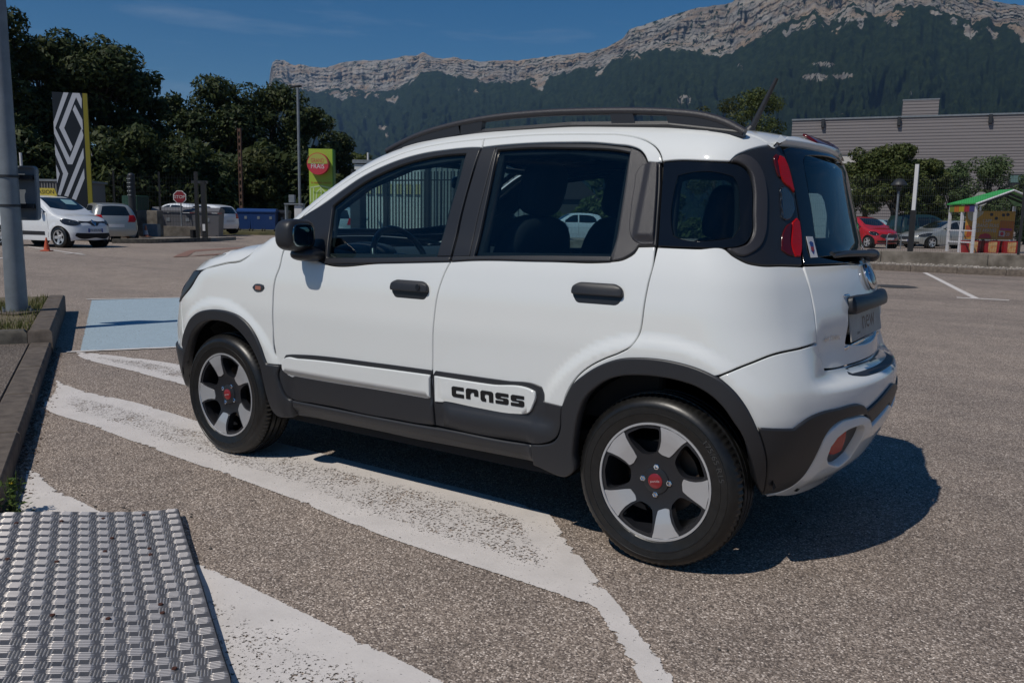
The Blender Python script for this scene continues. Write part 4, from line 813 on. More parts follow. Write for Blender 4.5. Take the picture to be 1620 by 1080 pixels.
RA = [(1.9575, .527), (1.970, .556), (1.982, .582), (2.004, .616), (2.040, .648), (2.084, .680), (2.132, .706), (2.189, .726), (2.250, .735), (2.310, .738), (2.373, .735), (2.426, .727), (2.474, .712), (2.516, .690), (2.549, .659), (2.580, .614), (2.612, .545)]
RI = [(1.979, .268), (2.001, .29), (1.999, .351), (2.009, .430), (2.026, .507), (2.053, .570), (2.096, .615), (2.14, .645), (2.190, .664), (2.261, .675), (2.336, .677), (2.399, .672), (2.448, .660), (2.488, .638), (2.523, .603), (2.548, .563), (2.573, .52), (2.595, .46), (2.618, .39), (2.645, .32), (2.674, .285)]
rf = RA+[(2.645, .45), (2.674, .285)]+RI[::-1][1:]+[(1.828, .281), (1.822, .361), (1.878, .371), (1.914, .385), (1.935, .404), (1.950, .439), (1.9545, .499)]
pan('rear_wheel_arch', [rf], M['clad'], off=.015, thick=.05, edge=.007, gap=.001, ang=50)
# ---- quarter glass, rear pillar trim, lamps
QC = [(2.293, 1.340), (2.321, 1.347), (2.468, 1.343), (2.505, 1.333), (2.527, 1.305), (2.535, 1.25), (2.537, 1.165), (2.520, 1.140), (2.48, 1.133), (2.351, 1.130), (2.316, 1.140), (2.304, 1.168), (2.290, 1.300)]
QG = [(2.230, 1.386), (2.240, 1.305), (2.252, 1.21), (2.266, 1.105), (2.310, 1.104), (2.405, 1.104), (2.500, 1.105), (2.538, 1.110), (2.570, 1.124), (2.588, 1.149), (2.592, 1.217), (2.590, 1.305), (2.578, 1.340), (2.557, 1.360), (2.526, 1.374), (2.481, 1.381), (2.400, 1.385), (2.254, 1.389)]
pan('quarter_window', [QC], M['pglass'], off=-.002, thick=.003, edge=.001)
pan('quarter_window_border', [(QG, [QC])], M['glossblack'], off=-.002, thick=.004, edge=.001, gap=.0015)
DP = [(2.480, 1.384), (2.503, 1.402), (2.551, 1.419), (2.619, 1.433), (2.712, 1.443), (2.852, 1.450), (2.862, 1.437), (2.866, 1.400), (2.889, 1.345), (2.901, 1.290), (2.904, 1.232), (2.898, 1.17), (2.876, 1.105), (2.847, 1.049), (2.715, 1.052), (2.613, 1.054), (2.573, 1.061), (2.544, 1.073), (2.520, 1.086), (2.500, 1.1025), (2.540, 1.107), (2.573, 1.121), (2.592, 1.147), (2.596, 1.217), (2.594, 1.308), (2.582, 1.344), (2.560, 1.364), (2.528, 1.378)]
dp = pan('rear_pillar_trim', [DP], M['satin'], off=.0, thick=.02, edge=.003, gap=.0012)
DR = [(2.482, 1.385), (2.500, 1.399), (2.540, 1.408), (2.581, 1.401), (2.619, 1.381), (2.648, 1.346), (2.662, 1.301), (2.659, 1.218), (2.648, 1.155), (2.625, 1.115), (2.590, 1.090), (2.556, 1.078), (2.528, 1.085), (2.503, 1.1015), (2.542, 1.1065), (2.576, 1.121), (2.5945, 1.147), (2.5985, 1.217), (2.5965, 1.308), (2.5845, 1.344), (2.5625, 1.364), (2.530, 1.379)]
pan('window_surround', [DR], M['grain'], off=.009, thick=.012, edge=.006, parent=dp)
lampp = [('upper_tail_lamp', [(2.762, 1.395), (2.795, 1.412), (2.835, 1.409), (2.858, 1.385), (2.878, 1.345), (2.893, 1.300), (2.888, 1.290), (2.862, 1.303), (2.80, 1.322), (2.772, 1.345)], 'red_lens'),
         ('upper_lamp_rim', [(2.735, 1.405), (2.762, 1.416), (2.79, 1.413), (2.760, 1.395), (2.769, 1.345), (2.775, 1.335), (2.752, 1.344), (2.738, 1.375)], 'deep_red'),
         ('reversing_lamp', [(2.762, 1.300), (2.782, 1.309), (2.833, 1.298), (2.872, 1.272), (2.868, 1.231), (2.823, 1.204), (2.774, 1.197), (2.754, 1.204), (2.757, 1.247)], 'clear_lens'),
         ('lower_tail_lamp', [(2.835, 1.192), (2.878, 1.205), (2.896, 1.196), (2.894, 1.151), (2.872, 1.098), (2.848, 1.076), (2.812, 1.077), (2.800, 1.12)], 'red_lens'),
         ('lower_lamp_rim', [(2.825, 1.189), (2.795, 1.12), (2.806, 1.077), (2.754, 1.086), (2.730, 1.100), (2.745, 1.146), (2.785, 1.179)], 'deep_red')]
for nm, pl, mt in lampp: pan(nm, [pl], M[mt], off=.006, thick=.01, edge=.004, parent=dp, grid=.02)
# ---- door window frames, glass, mouldings
FG = [(.741, 1.008), (.716, 1.116), (.697, 1.231), (.763, 1.277), (.854, 1.331), (.962, 1.377), (1.068, 1.410), (1.175, 1.430), (1.281, 1.440), (1.370, 1.442), (1.368, 1.338), (1.356, 1.205), (1.352, 1.100), (1.346, 1.036), (1.079, 1.022)]
ffr = [(.514, 1.176)]+[(a, b-.001) for a, b in FO]+[(1.437, 1.42), (1.431, 1.377), (1.422, 1.261), (1.418, 1.174), (1.4195, 1.076), (1.4165, 1.021), (1.078, 1.001), (.732, .982), (.60, 1.022), (.47, 1.065), (.478, 1.13)]
ffrm = pan('window_frame', [(ffr, [FG])], M['satin'], off=-.001, thick=.03, edge=.003, gap=.0012, parent=fdoor)
pan('front_door_window', [FG], M['glass'], off=-.012, thick=.003, edge=.001, gap=-.004, parent=fdoor)
pan('window_seal', [[(.735, .980), (1.078, .9975), (1.4165, 1.0175), (1.4175, 1.0345), (1.08, 1.0165), (.740, 1.000)]], M['clad'], off=.007, thick=.02, edge=.004, parent=fdoor)
pan('door_pillar_trim', [[(1.386, 1.461), (1.377, 1.349), (1.360, 1.183), (1.351, 1.036), (1.4165, 1.039), (1.4175, 1.10), (1.4165, 1.174), (1.4205, 1.261), (1.4295, 1.377), (1.4375, 1.461)]], M['satin'], off=.003, thick=.01, edge=.002, parent=fdoor)
RG = [(1.521, 1.452), (1.647, 1.456), (1.833, 1.450), (1.951, 1.444), (2.037, 1.436), (2.094, 1.425), (2.100, 1.324), (2.105, 1.207), (2.106, 1.10), (2.100, 1.064), (1.838, 1.057), (1.527, 1.044), (1.527, 1.185), (1.525, 1.347)]
rfr = [(1.445, 1.463), (1.502, 1.466), (1.641, 1.471), (1.827, 1.468), (1.945, 1.462), (2.032, 1.452), (2.095, 1.442), (2.137, 1.426), (2.161, 1.403), (2.171, 1.388), (2.219, 1.385), (2.235, 1.303), (2.250, 1.185), (2.260, 1.105), (2.198, 1.102), (2.188, 1.080), (2.168, 1.065), (2.149, 1.056), (2.109, 1.049), (1.843, 1.040), (1.506, 1.029), (1.4235, 1.022), (1.4265, 1.076), (1.4245, 1.174), (1.4275, 1.261), (1.4365, 1.377), (1.4435, 1.44)]
pan('window_frame', [(rfr, [RG])], M['satin'], off=-.001, thick=.03, edge=.003, gap=.0012, parent=rdoor)
pan('rear_door_window', [RG], M['pglass'], off=-.012, thick=.003, edge=.001, gap=-.004, parent=rdoor)
pan('window_seal', [[(1.4265, 1.0185), (1.506, 1.0255), (1.843, 1.0365), (2.107, 1.0455), (2.107, 1.063), (1.838, 1.0555), (1.4285, 1.0375)]], M['clad'], off=.007, thick=.02, edge=.004, parent=rdoor)
pan('door_pillar_trim', [[(1.447, 1.461), (1.512, 1.463), (1.509, 1.347), (1.503, 1.185), (1.506, 1.042), (1.4275, 1.038), (1.4295, 1.10), (1.4275, 1.174), (1.4305, 1.261), (1.4395, 1.377)]], M['satin'], off=.003, thick=.01, edge=.002, parent=rdoor)
pan('door_corner_trim', [[(2.097, 1.440), (2.137, 1.424), (2.161, 1.401), (2.171, 1.386), (2.2155, 1.383), (2.229, 1.30), (2.2445, 1.185), (2.2535, 1.106), (2.198, 1.104), (2.186, 1.083), (2.166, 1.068), (2.149, 1.059), (2.112, 1.049), (2.114, 1.07), (2.113, 1.207), (2.108, 1.324)]], M['grain'], off=.003, thick=.01, edge=.003, parent=rdoor)
fin = [(2.214, 1.381), (2.172, 1.382), (2.152, 1.377), (2.141, 1.358), (2.141, 1.304), (2.146, 1.208), (2.155, 1.150), (2.174, 1.121), (2.200, 1.108), (2.2515, 1.1075), (2.2425, 1.185), (2.227, 1.303)]
pan('door_corner_fin', [fin], M['grain'], off=lambda a, b: .006+.012*ss(2.165, 2.195, a)*ss(1.115, 1.135, b), thick=.012, edge=.004, parent=rdoor, grid=.012)
# ---- handles
def handle(c, w_, h_, par, lock):
    cx, cz = c
    cup = rounded([(cx-w_, cz-h_*.15), (cx-w_*.97, cz+h_*.5), (cx-w_*.75, cz+h_), (cx+w_*.75, cz+h_), (cx+w_*.97, cz+h_*.5), (cx+w_, cz-h_*.15), (cx+w_*.8, cz-h_), (cx-w_*.8, cz-h_)], .014, 4)
    hd = pan('door_handle', [cup], M['satin'], off=.0015, thick=.01, edge=.002, parent=par, smooth=False, grid=.02)
    rim = [(a, b) for a, b in offset_loop(cup, -.006)[0]]
    pan('grip', [rounded([(cx-w_*1.0, cz-h_*.18), (cx-w_*.98, cz+h_*.55), (cx-w_*.72, cz+h_*1.02), (cx+w_*.72, cz+h_*1.02), (cx+w_*.98, cz+h_*.55), (cx+w_*1.0, cz-h_*.18)], .016, 5)], M['clad'], off=lambda a, b: .012+.012*np.sqrt(np.clip(1-((a-cx)/(w_*1.05))**2, 0, 1))*ss(cz+h_*1.05, cz+h_*.5, b), thick=.014, edge=.004, parent=hd, smooth=False, grid=.012)
    if lock: pan('lock', [oval(cx+w_*.58, cz+h_*.33, .011, .011, 16)], M['blackpaint'], off=.026, thick=.008, edge=.001, parent=hd, smooth=False)
handle((1.2335, .899), .099, .0355, fdoor, True); handle((2.075, .935), .099, .0355, rdoor, False)
pan('side_indicator', [[(.261, .850), (.275, .864), (.308, .870), (.341, .866), (.348, .853), (.333, .839), (.304, .832), (.276, .836)]], M['clear_lens'], off=.005, thick=.006, edge=.003)
pan('bulb_housing', [rect(.285, .842, .325, .86)], M['amber'], off=.0056, thick=.002, edge=.001, smooth=False)
# ---- tailgate
tgl = sym(TG[8:]+[(2.99, .699), (3.15, .699), (UC, .699)]); tgt = [(2.855, 1.046), (UC, 1.047), (2*UC-2.855, 1.046)]
recess = rounded(rect(UC-.285, .765, UC+.285, .935), .02, 4)
cut = rounded(rect(UC-.278, .768, UC+.278, .900), .02, 4)
tailgate = pan('tailgate', [([(2.8555, 1.046)]+TG[9:]+[(2.99, .695), (3.15, .695), (UC, .695)]+[(2*UC-a, b) for a, b in ([(2.8555, 1.046)]+TG[9:]+[(2.99, .695), (3.15, .695)])[::-1]], [cut])], M['white'], sides=1, gap=.0015, edge=.0035, thick=.055)
RGl = [(TGp[0]+.004, TGp[1]) for TGp in TG[1:9]]
rgt = [(3.05, 1.452), (3.195, 1.452), (UC, 1.452)]
rgo = RGl[::-1]+rgt; rgo = [(2.861, 1.049)]+rgo[1:]
rgo = sym(rgo); rgo = rgo
rclear = rounded([(2.995, 1.075), (3.02, 1.10), (3.045, 1.25), (3.05, 1.40), (3.09, 1.425), (2*UC-3.09, 1.425), (2*UC-3.05, 1.40), (2*UC-3.045, 1.25), (2*UC-3.02, 1.10), (2*UC-2.995, 1.075)], .02, 3)
pan('rear_window', [rclear], M['pglass'], sides=1, off=.002, thick=.004, edge=.001, smooth=False)
rb = pan('rear_window_border', [(rgo, [rclear])], M['glossblack'], sides=1, off=.002, thick=.006, edge=.002, gap=.0012)
stk = pan('window_sticker', [[(2.935, 1.143), (2.995, 1.143), (2.985, 1.072), (2.925, 1.072)]], mat('sticker_white', (.55, .56, .58), .4), sides=1, off=.0045, thick=.0015, edge=.0004, smooth=False)
pan('sticker_shield', [[(2.945, 1.122), (2.965, 1.128), (2.985, 1.122), (2.984, 1.10), (2.958, 1.080), (2.938, 1.10)]], mat('sticker_blue', (.03, .06, .22), .4), sides=1, off=.0055, thick=.001, edge=.0004, parent=stk, smooth=False)
pan('sticker_crest', [[(2.951, 1.108), (2.978, 1.108), (2.975, 1.098), (2.958, 1.089), (2.947, 1.099)]], mat('sticker_red', (.25, .03, .04), .4), sides=1, off=.0062, thick=.001, edge=.0004, parent=stk, smooth=False)
pan('plate_recess', [recess], M['satin'], sides=1, off=-.053, thick=.004, edge=.002, smooth=False, parent=tailgate)
PLX = lambda z: 2.790-.17*(z-.832)
m = MB(); m.add([(PLX(z)+dx, y, z) for dx in (0, .004) for y, z in ((-.26, .777), (.26, .777), (.26, .887), (-.26, .887))], [(0, 3, 2, 1), (4, 5, 6, 7), (0, 1, 5, 4), (1, 2, 6, 5), (2, 3, 7, 6), (3, 0, 4, 7)]); plate = m.build('number_plate', M['plate'], tailgate)
pan('chrome_strip', [rounded(rect(UC-.28, .748, UC+.28, .762), .004, 3)], M['chrome'], sides=1, off=.007, thick=.012, edge=.004, smooth=False, parent=tailgate)
pan('tailgate_handle', [rounded(rect(UC-.275, .874, UC+.275, .936), .024, 5)], M['clad'], sides=1, off=lambda a, b: .012+.016*np.sqrt(np.clip(1-((b-.903)/.034)**2, 0, 1))-.0*a, thick=.045, edge=.006, grid=.015, smooth=False, parent=tailgate)
cb = rounded(rect(UC-.30, .936, UC+.30, .944), .003, 2)
pan('handle_trim', [cb], M['chrome'], sides=1, off=.010, thick=.01, edge=.003, smooth=False, parent=tailgate)
bd = pan('round_badge', [oval(UC, .992, .058, .046, 28)], M['chrome'], sides=1, off=lambda a, b: .008+.016*np.sqrt(np.clip(1-((a-UC)/.062)**2-((b-.992)/.050)**2, 0, 1)), thick=.01, edge=.002, grid=.01, smooth=False, parent=tailgate)
pan('badge_face', [oval(UC, .992, .043, .034, 28)], mat('badge_blue', (.02, .035, .09), .15, coat=1), sides=1, off=lambda a, b: .0095+.016*np.sqrt(np.clip(1-((a-UC)/.062)**2-((b-.992)/.050)**2, 0, 1)), thick=.002, edge=.001, grid=.01, smooth=False, parent=bd)
# ---- rear bumper
bh = [(UC, .691), (3.15, .691), (2.99, .691), (2.948, .692), (2.921, .725), (2.881, .7895), (2.76, .784), (2.65, .769), (2.58, .739), (2.53, .713), (2.505, .697), (2.525, .676), (2.567, .622), (2.60, .545), (2.63, .515), (2.74, .51), (2.80, .54), (2.911, .55), (3.04, .545), (3.10, .52), (3.18, .53), (3.30, .56), (UC, .575)]
rbump = pan('rear_bumper', [sym(bh)], M['white'], sides=1, gap=.0015, edge=.003, grid=.03)
pan('scuff_plate', [sym([(UC, .6855), (3.10, .6855), (3.05, .680), (3.04, .668), (3.10, .662), (3.2, .660), (UC, .660)])], M['clad'], sides=1, off=.004, thick=.006, edge=.002, grid=.01, parent=rbump)
ct = [(2.614, .543), (2.723, .534), (2.742, .547), (2.778, .566), (2.826, .577), (2.911, .580), (3.040, .577), (3.085, .562), (3.112, .546), (3.177, .562), (3.300, .590), (UC, .602)]
cl_ = [(UC, .525), (3.292, .507), (3.204, .480), (3.143, .515), (3.097, .530), (3.009, .536), (2.935, .533), (2.897, .518), (2.876, .486), (2.871, .439), (2.872, .385), (2.862, .335), (2.835, .302), (2.773, .283), (2.676, .286), (2.647, .45)]
pan('rear_bumper_cladding', [sym(cl_+ct)], M['clad'], sides=1, off=.011, thick=.03, edge=.006, gap=.001, grid=.03)
lo_ = [(UC, .520), (3.292, .502), (3.206, .474), (3.147, .510), (3.099, .526), (3.009, .532), (2.935, .529), (2.901, .514), (2.880, .484), (2.875, .439), (2.876, .385), (2.866, .332), (2.837, .298), (2.773, .279), (2.69, .283), (2.80, .255), (2.90, .238), (3.05, .225), (3.2, .22), (UC, .22)]
FH = [(3.108, .488), (3.034, .498), (2.980, .492), (2.940, .474), (2.926, .447), (2.938, .411), (2.976, .377), (3.038, .352), (3.115, .338), (3.16, .36), (3.150, .42), (3.135, .465)]
low = pan('rear_skid_insert', [(sym(lo_), [FH, [(2*UC-a, b) for a, b in FH]])], M['white'], sides=1, off=lambda a, b: .009+.010*ss(2.86, 2.93, a)*ss(2*UC-2.86, 2*UC-2.93, a)*ss(.535, .50, b)*ss(.26, .33, b), thick=.035, edge=.005, gap=.001, grid=.02)
fh = pan('fog_lamp_recess', [FH], M['clad'], off=-.012, thick=.004, edge=.001, gap=-.006)
pan('rear_fog_lamp', [[(2.998, .486), (2.962, .481), (2.944, .460), (2.950, .421), (2.983, .397), (3.050, .387), (3.075, .394), (3.046, .440), (3.02, .48)]], M['red_lens'], off=.002, thick=.012, edge=.005, parent=fh)
# ---- dark inner shell behind every gap
ins = [(.30, 1.06), (.36, 1.08)]+[(a, b-.012) for a, b in Etop]+[(2.86, 1.44), (2.88, 1.30), (2.86, 1.10), (2.86, .80), (2.60, .72), (2.56, .66), (2.46, .72), (2.31, .75), (2.16, .72), (2.04, .65), (1.97, .55), (1.93, .42), (1.90, .30), (.40, .29), (.36, .40), (.34, .55), (.26, .66), (.12, .73), (-.05, .73), (-.15, .70), (-.10, .92), (.2, 1.0)]
pan('inner_shell', [(ins, [[(.72, 1.03), (.705, 1.22), (.86, 1.322), (1.07, 1.40), (1.34, 1.43), (1.34, 1.30), (1.33, 1.05)], [(1.545, 1.065), (1.545, 1.44), (1.83, 1.44), (2.08, 1.41), (2.09, 1.08)], QC])], M['dark'], off=-.022, thick=.03, edge=.002, smooth=False, grid=.06)
pan('headliner', [[(.95, -.52)]+[(x, y+.02) for x, y in ed]+[(x, -y-.02) for x, y in ed[::-1]]+[(.95, .52)]], M['head'], dom='T', sides=1, off=-.03, thick=.01, grid=.08)
pan('tailgate_inner', [sym([(2.90, 1.04), (2.93, .70), (UC, .70)][::-1]+[])+[]], M['dark'], sides=1, off=-.03, thick=.02, grid=.08, smooth=False) if False else None
for cx in (0, 2.304):
    for s_ in (-1, 1):
        nst = 20
        pr = [(.37*math.cos(math.pi*k/nst), .31+.37*math.sin(math.pi*k/nst)) for k in range(nst+1)]
        yo = .70 if cx == 0 else .71
        m = MB(); vs = [(cx+a, s_*(yo-(.06 if a*(1 if cx else -1) > .25 else 0)), b) for a, b in pr]+[(cx+a*.97, s_*.50, b) for a, b in pr]; k = len(pr)
        m.add(vs, [(i, i+1, k+i+1, k+i) for i in range(k-1)]); m.add([(cx+a, s_*.50, b) for a, b in pr], [tuple(range(k))]); m.build('wheel_housing', M['dark'], car)
m = MB(); m.box((1.15, 0, .30), (1.55, 1.45, .14)); m.box((1.05, 0, .25), (2.9, .96, .08)); m.box((2.50, 0, .36), (.4, .9, .2)); m.box((-.35, 0, .45), (.5, 1.1, .4)); m.box((-.0, 0, .7), (.7, .9, .3))
m.box((1.25, 0, .40), (2.2, 1.40, .04)); m.box((2.38, 0, .60), (.45, 1.0, .30)); m.box((.15, 0, .80), (.1, 1.35, .45))
m.build('underbody', M['dark'], car)
m = MB()
for s_ in (-1, 1): m.tube([(2.304-.25, s_*.3, .3), (2.304-.1, s_*.6, .3)], .03)
m.tube([(2.304, -.62, .3), (2.304, .62, .3)], .05); m.tube([(0, -.62, .3), (0, .62, .3)], .04); m.tube([(1.4, -.25, .2), (2.3, -.3, .21), (2.6, -.35, .26)], .026)
m.build('axle', M['satin'], car, smooth=40)
# ---- interior
m = MB(); prof = [(.18, .80), (.18, .99), (.36, 1.02), (.50, 1.035), (.62, 1.025), (.70, .97), (.66, .84), (.55, .62), (.3, .5)]
m.prism(prof, (0, -.66, 0), (1, 0, 0), (0, 0, 1), (0, 1.32, 0)); m.ell((.56, -.37, 1.02), (.12, .18, .045), 20, 10)
dashb = m.build('dashboard', M['dash'], car, smooth=35)
sc = Vector((.80, -.37, .965)); m = MB(); ring = []
ax = Vector((1, 0, .42)).normalized(); e1 = Vector((0, 1, 0)); e2 = ax.cross(e1).normalized()
for k in range(33): a = 2*math.pi*k/32; ring.append(sc+e1*.182*math.cos(a)+e2*.182*math.sin(a))
m.tube(ring, .0145, 10, cap=False)
for a in (0, math.pi, -math.pi/2 if e2.z > 0 else math.pi/2):
    m.tube([sc-ax*.02, sc+(e1*math.cos(a)+e2*math.sin(a))*.18], [.03, .013], 8)
m.ell(tuple(sc-ax*.015), (.045, .075, .06), 16, 8, .8); m.tube([sc-ax*.03, sc-ax*.22], .03, 10)
m.build('steering_wheel', M['satin'], car, smooth=45)
def seat(cx, cy, name, w_=.25, hr=True):
    s_ = empty('tmp', None, None)
    o = MB().ell((cx-.02, cy, .60), (.26, w_, .085), 24, 12, .5).build(name, M['cloth'], car, smooth=60); bpy.data.objects.remove(s_)
    m = MB(); m.ell((0, 0, .30), (.075, w_*.98, .32), 24, 14, .55)
    rot = Matrix.Rotation(R(14), 4, 'Y')
    m.build('backrest', M['cloth'], o, smooth=60, fn=lambda p: tuple(Vector((cx+.24, cy, .60))+(rot @ Vector(p))))
    if hr:
        m = MB(); m.ell((0, 0, .735), (.055, .135, .115), 20, 12, .62)
        m.build('headrest', M['cloth'], o, smooth=60, fn=lambda p: tuple(Vector((cx+.22, cy, .60))+(rot @ Vector(p))))
        m = MB(); [m.tube([(0, dy, .55), (0, dy, .70)], .007, 6) for dy in (-.06, .06)]
        m.build('headrest_rod', M['chrome'], o, smooth=60, fn=lambda p: tuple(Vector((cx+.22, cy, .60))+(rot @ Vector(p))))
seat(1.17, -.36, 'driver_seat'); seat(1.17, .36, 'passenger_seat')
o = MB().ell((1.98, 0, .60), (.24, .62, .085), 30, 12, .4).build('rear_seat', M['cloth'], car, smooth=60)
rot = Matrix.Rotation(R(14), 4, 'Y')
MB().ell((0, 0, .28), (.065, .62, .27), 30, 12, .4).build('rear_backrest', M['cloth'], o, smooth=60, fn=lambda p: tuple(Vector((2.2, 0, .60))+(rot @ Vector(p))))
for y in (-.36, .36): MB().ell((0, y, .64), (.05, .13, .10), 20, 12, .6).build('rear_headrest', M['cloth'], o, smooth=60, fn=lambda p: tuple(Vector((2.2, 0, .60))+(rot @ Vector(p))))
m = MB(); m.ell((.90, 0, 1.355), (.022, .125, .035), 20, 10, .6); m.tube([(.89, 0, 1.37), (.86, 0, 1.46)], .012, 8); m.build('interior_mirror', M['satin'], car, smooth=50)
m = MB(); m.box((.98, -.33, 1.43), (.15, .34, .015), ry=R(12)); m.box((.98, .33, 1.43), (.15, .34, .015), ry=R(12)); m.build('sun_visor', M['head'], car)
for s_ in (-1, 1):
    for b_ in (((1.0, .665, .70), (.85, .05, .5)), ((1.85, .66, .72), (.85, .05, .5))): m = MB(); m.box((b_[0][0], s_*b_[0][1], b_[0][2]), b_[1], bev=.01); m.build('door_lining', M['dark'], car)
m = MB(); m.tube([(1.42, -.55, 1.40), (1.44, -.60, 1.0), (1.40, -.62, .6)], .03, 8, sy=.6); m.tube([(1.42, .55, 1.40), (1.44, .60, 1.0), (1.40, .62, .6)], .03, 8, sy=.6); m.build('centre_pillar', M['dark'], car, smooth=60)
# small letters on the plate and tailgate
def text_mesh(txt, size=1, font=None):
    c = bpy.data.curves.new('t', 'FONT'); c.body = txt; c.size = size; c.align_x = 'CENTER'; c.align_y = 'CENTER'; c.resolution_u = 3
    o = bpy.data.objects.new('t', c); COL.objects.link(o); dg = bpy.context.evaluated_depsgraph_get(); me = bpy.data.meshes.new_from_object(o.evaluated_get(dg))
    bpy.data.objects.remove(o); bpy.data.curves.remove(c); return me
def text_on(txt, size, name, mtl, parent, fn, sx=1):
    me = text_mesh(txt, size); co_ = np.array([v.co for v in me.vertices]).reshape(-1, 3)
    nw = fn(co_[:, 0]*sx, co_[:, 1]); me.vertices.foreach_set('co', np.asarray(nw, float).ravel()); me.name = name; me.materials.clear(); me.update()
    return link(name, me, mtl, parent)
def on_shell(u0, z0, off):
    def f(a, b):
        p = B.P(u0+a, z0+b); return p+B.N(p)*(off-(np.interp(z0+b, *TS) if off > .01 else 0)*1.0)[..., None] if off > .01 else p+B.N(p)*off
    return f
kids.append(text_on('new', .10, 'plate_lettering', mat('faded_print', (.16, .10, .08), .5), plate, lambda a, b: np.stack([PLX(b+.836)+.0046, a+.035, b+.836], 1), 1.3))
kids.append(text_on('new', .022, 'plate_lettering', mat('faded_print_grey', (.2, .19, .18), .5), plate, lambda a, b: np.stack([PLX(b+.80)+.0046, a-.14, b+.80], 1), 1.5))
for nm, tx, u0 in (('model_lettering', '4x4 TWIN', 2.985),): kids.append(text_on(tx, .026, nm, M['chrome'], tailgate, on_shell(u0, .800, .004), 1.0))
# ---- mirrors
def mirror(s_):
    m = MB(); m.ell((.655, -.885, 1.102), (.046, .082, .068), 28, 16, .52, .62)
    hd = m.build('door_mirror', M['clad'], car, smooth=70, fn=lambda p: (p[0]-(.02 if p[0] < .655 else 0)*(abs(p[0]-.655)/.046), p[1]*s_, p[2]))
    if s_ < 0: hd.data.flip_normals()
    MB().ell((.6985, -.885, 1.102), (.005, .060, .049), 24, 12, .5, .6).build('mirror_glass', M['mirror'], hd, smooth=60, fn=lambda p: (p[0], p[1]*s_, p[2]))
    m = MB(); m.ell((.655, -.82, 1.018), (.075, .070, .030), 22, 10, .8); m.tube([(.66, -.77, 1.02), (.66, -.86, 1.035)], .03, 12)
    m.build('mirror_stalk', M['clad'], hd, smooth=60, fn=lambda p: (p[0], p[1]*s_, p[2]))
    kids.append(hd)
mirror(1); mirror(-1)
# ---- roof rails
rail_up = [(.86, 1.487), (.95, 1.520), (1.04, 1.547), (1.232, 1.582), (1.409, 1.600), (1.633, 1.607), (1.94, 1.599), (2.055, 1.593), (2.22, 1.578), (2.331, 1.560), (2.41, 1.533), (2.47, 1.500)]
for s_ in (1, -1):
    m = MB(); pts = smooth_poly(rail_up, False, .05); m.tube([(x, -.535*s_, z-.014) for x, z in pts], .0145, 12, sy=1.25)
    rl = m.build('roof_rail', M['grain'], car, smooth=60)
    m = MB()
    for foot in ([(.90, 1.46), (1.275, 1.53), (1.275, 1.574), (1.255, 1.574), (1.17, 1.560), (1.13, 1.548), (.95, 1.505), (.86, 1.475)],
                 [(1.275, 1.525), (1.38, 1.535), (1.387, 1.582), (1.262, 1.568)], [(1.975, 1.53), (2.07, 1.53), (2.055, 1.578), (1.965, 1.582)],
                 [(2.20, 1.52), (2.47, 1.47), (2.47, 1.488), (2.40, 1.525), (2.32, 1.548), (2.215, 1.565), (2.185, 1.568)]):
        m.prism(foot, (0, -.548*s_, 0), (1, 0, 0), (0, 0, 1), (0, .026*s_, 0))
    m.tube([(x, -.537*s_, z) for x, z in [(.9, 1.452), (1.1, 1.497), (1.4, 1.533), (1.8, 1.541), (2.2, 1.524), (2.45, 1.488)]], .014, 6)
    m.build('rail_foot', M['clad'], rl)
m = MB(); m.tube([(2.30, 0, 1.545), (2.315, 0, 1.565)], [.024, .016], 12); m.tube([(2.312, 0, 1.56), (2.345, 0, 1.63), (2.40, 0, 1.745)], [.013, .011, .008], 8); m.build('aerial', M['clad'], car, smooth=60)
m = MB(); m.ell((2.79, 0.02, 1.075), (.03, .05, .025), 14, 8); m.tube([(2.805, 0, 1.08), (2.82, -.20, 1.088), (2.80, -.40, 1.09), (2.785, -.52, 1.085)], [.012, .010, .009, .006], 8); m.tube([(2.80, -.12, 1.092), (2.79, -.30, 1.094), (2.765, -.48, 1.092)], .007, 6)
m.build('rear_wiper', M['clad'], car, smooth=60)
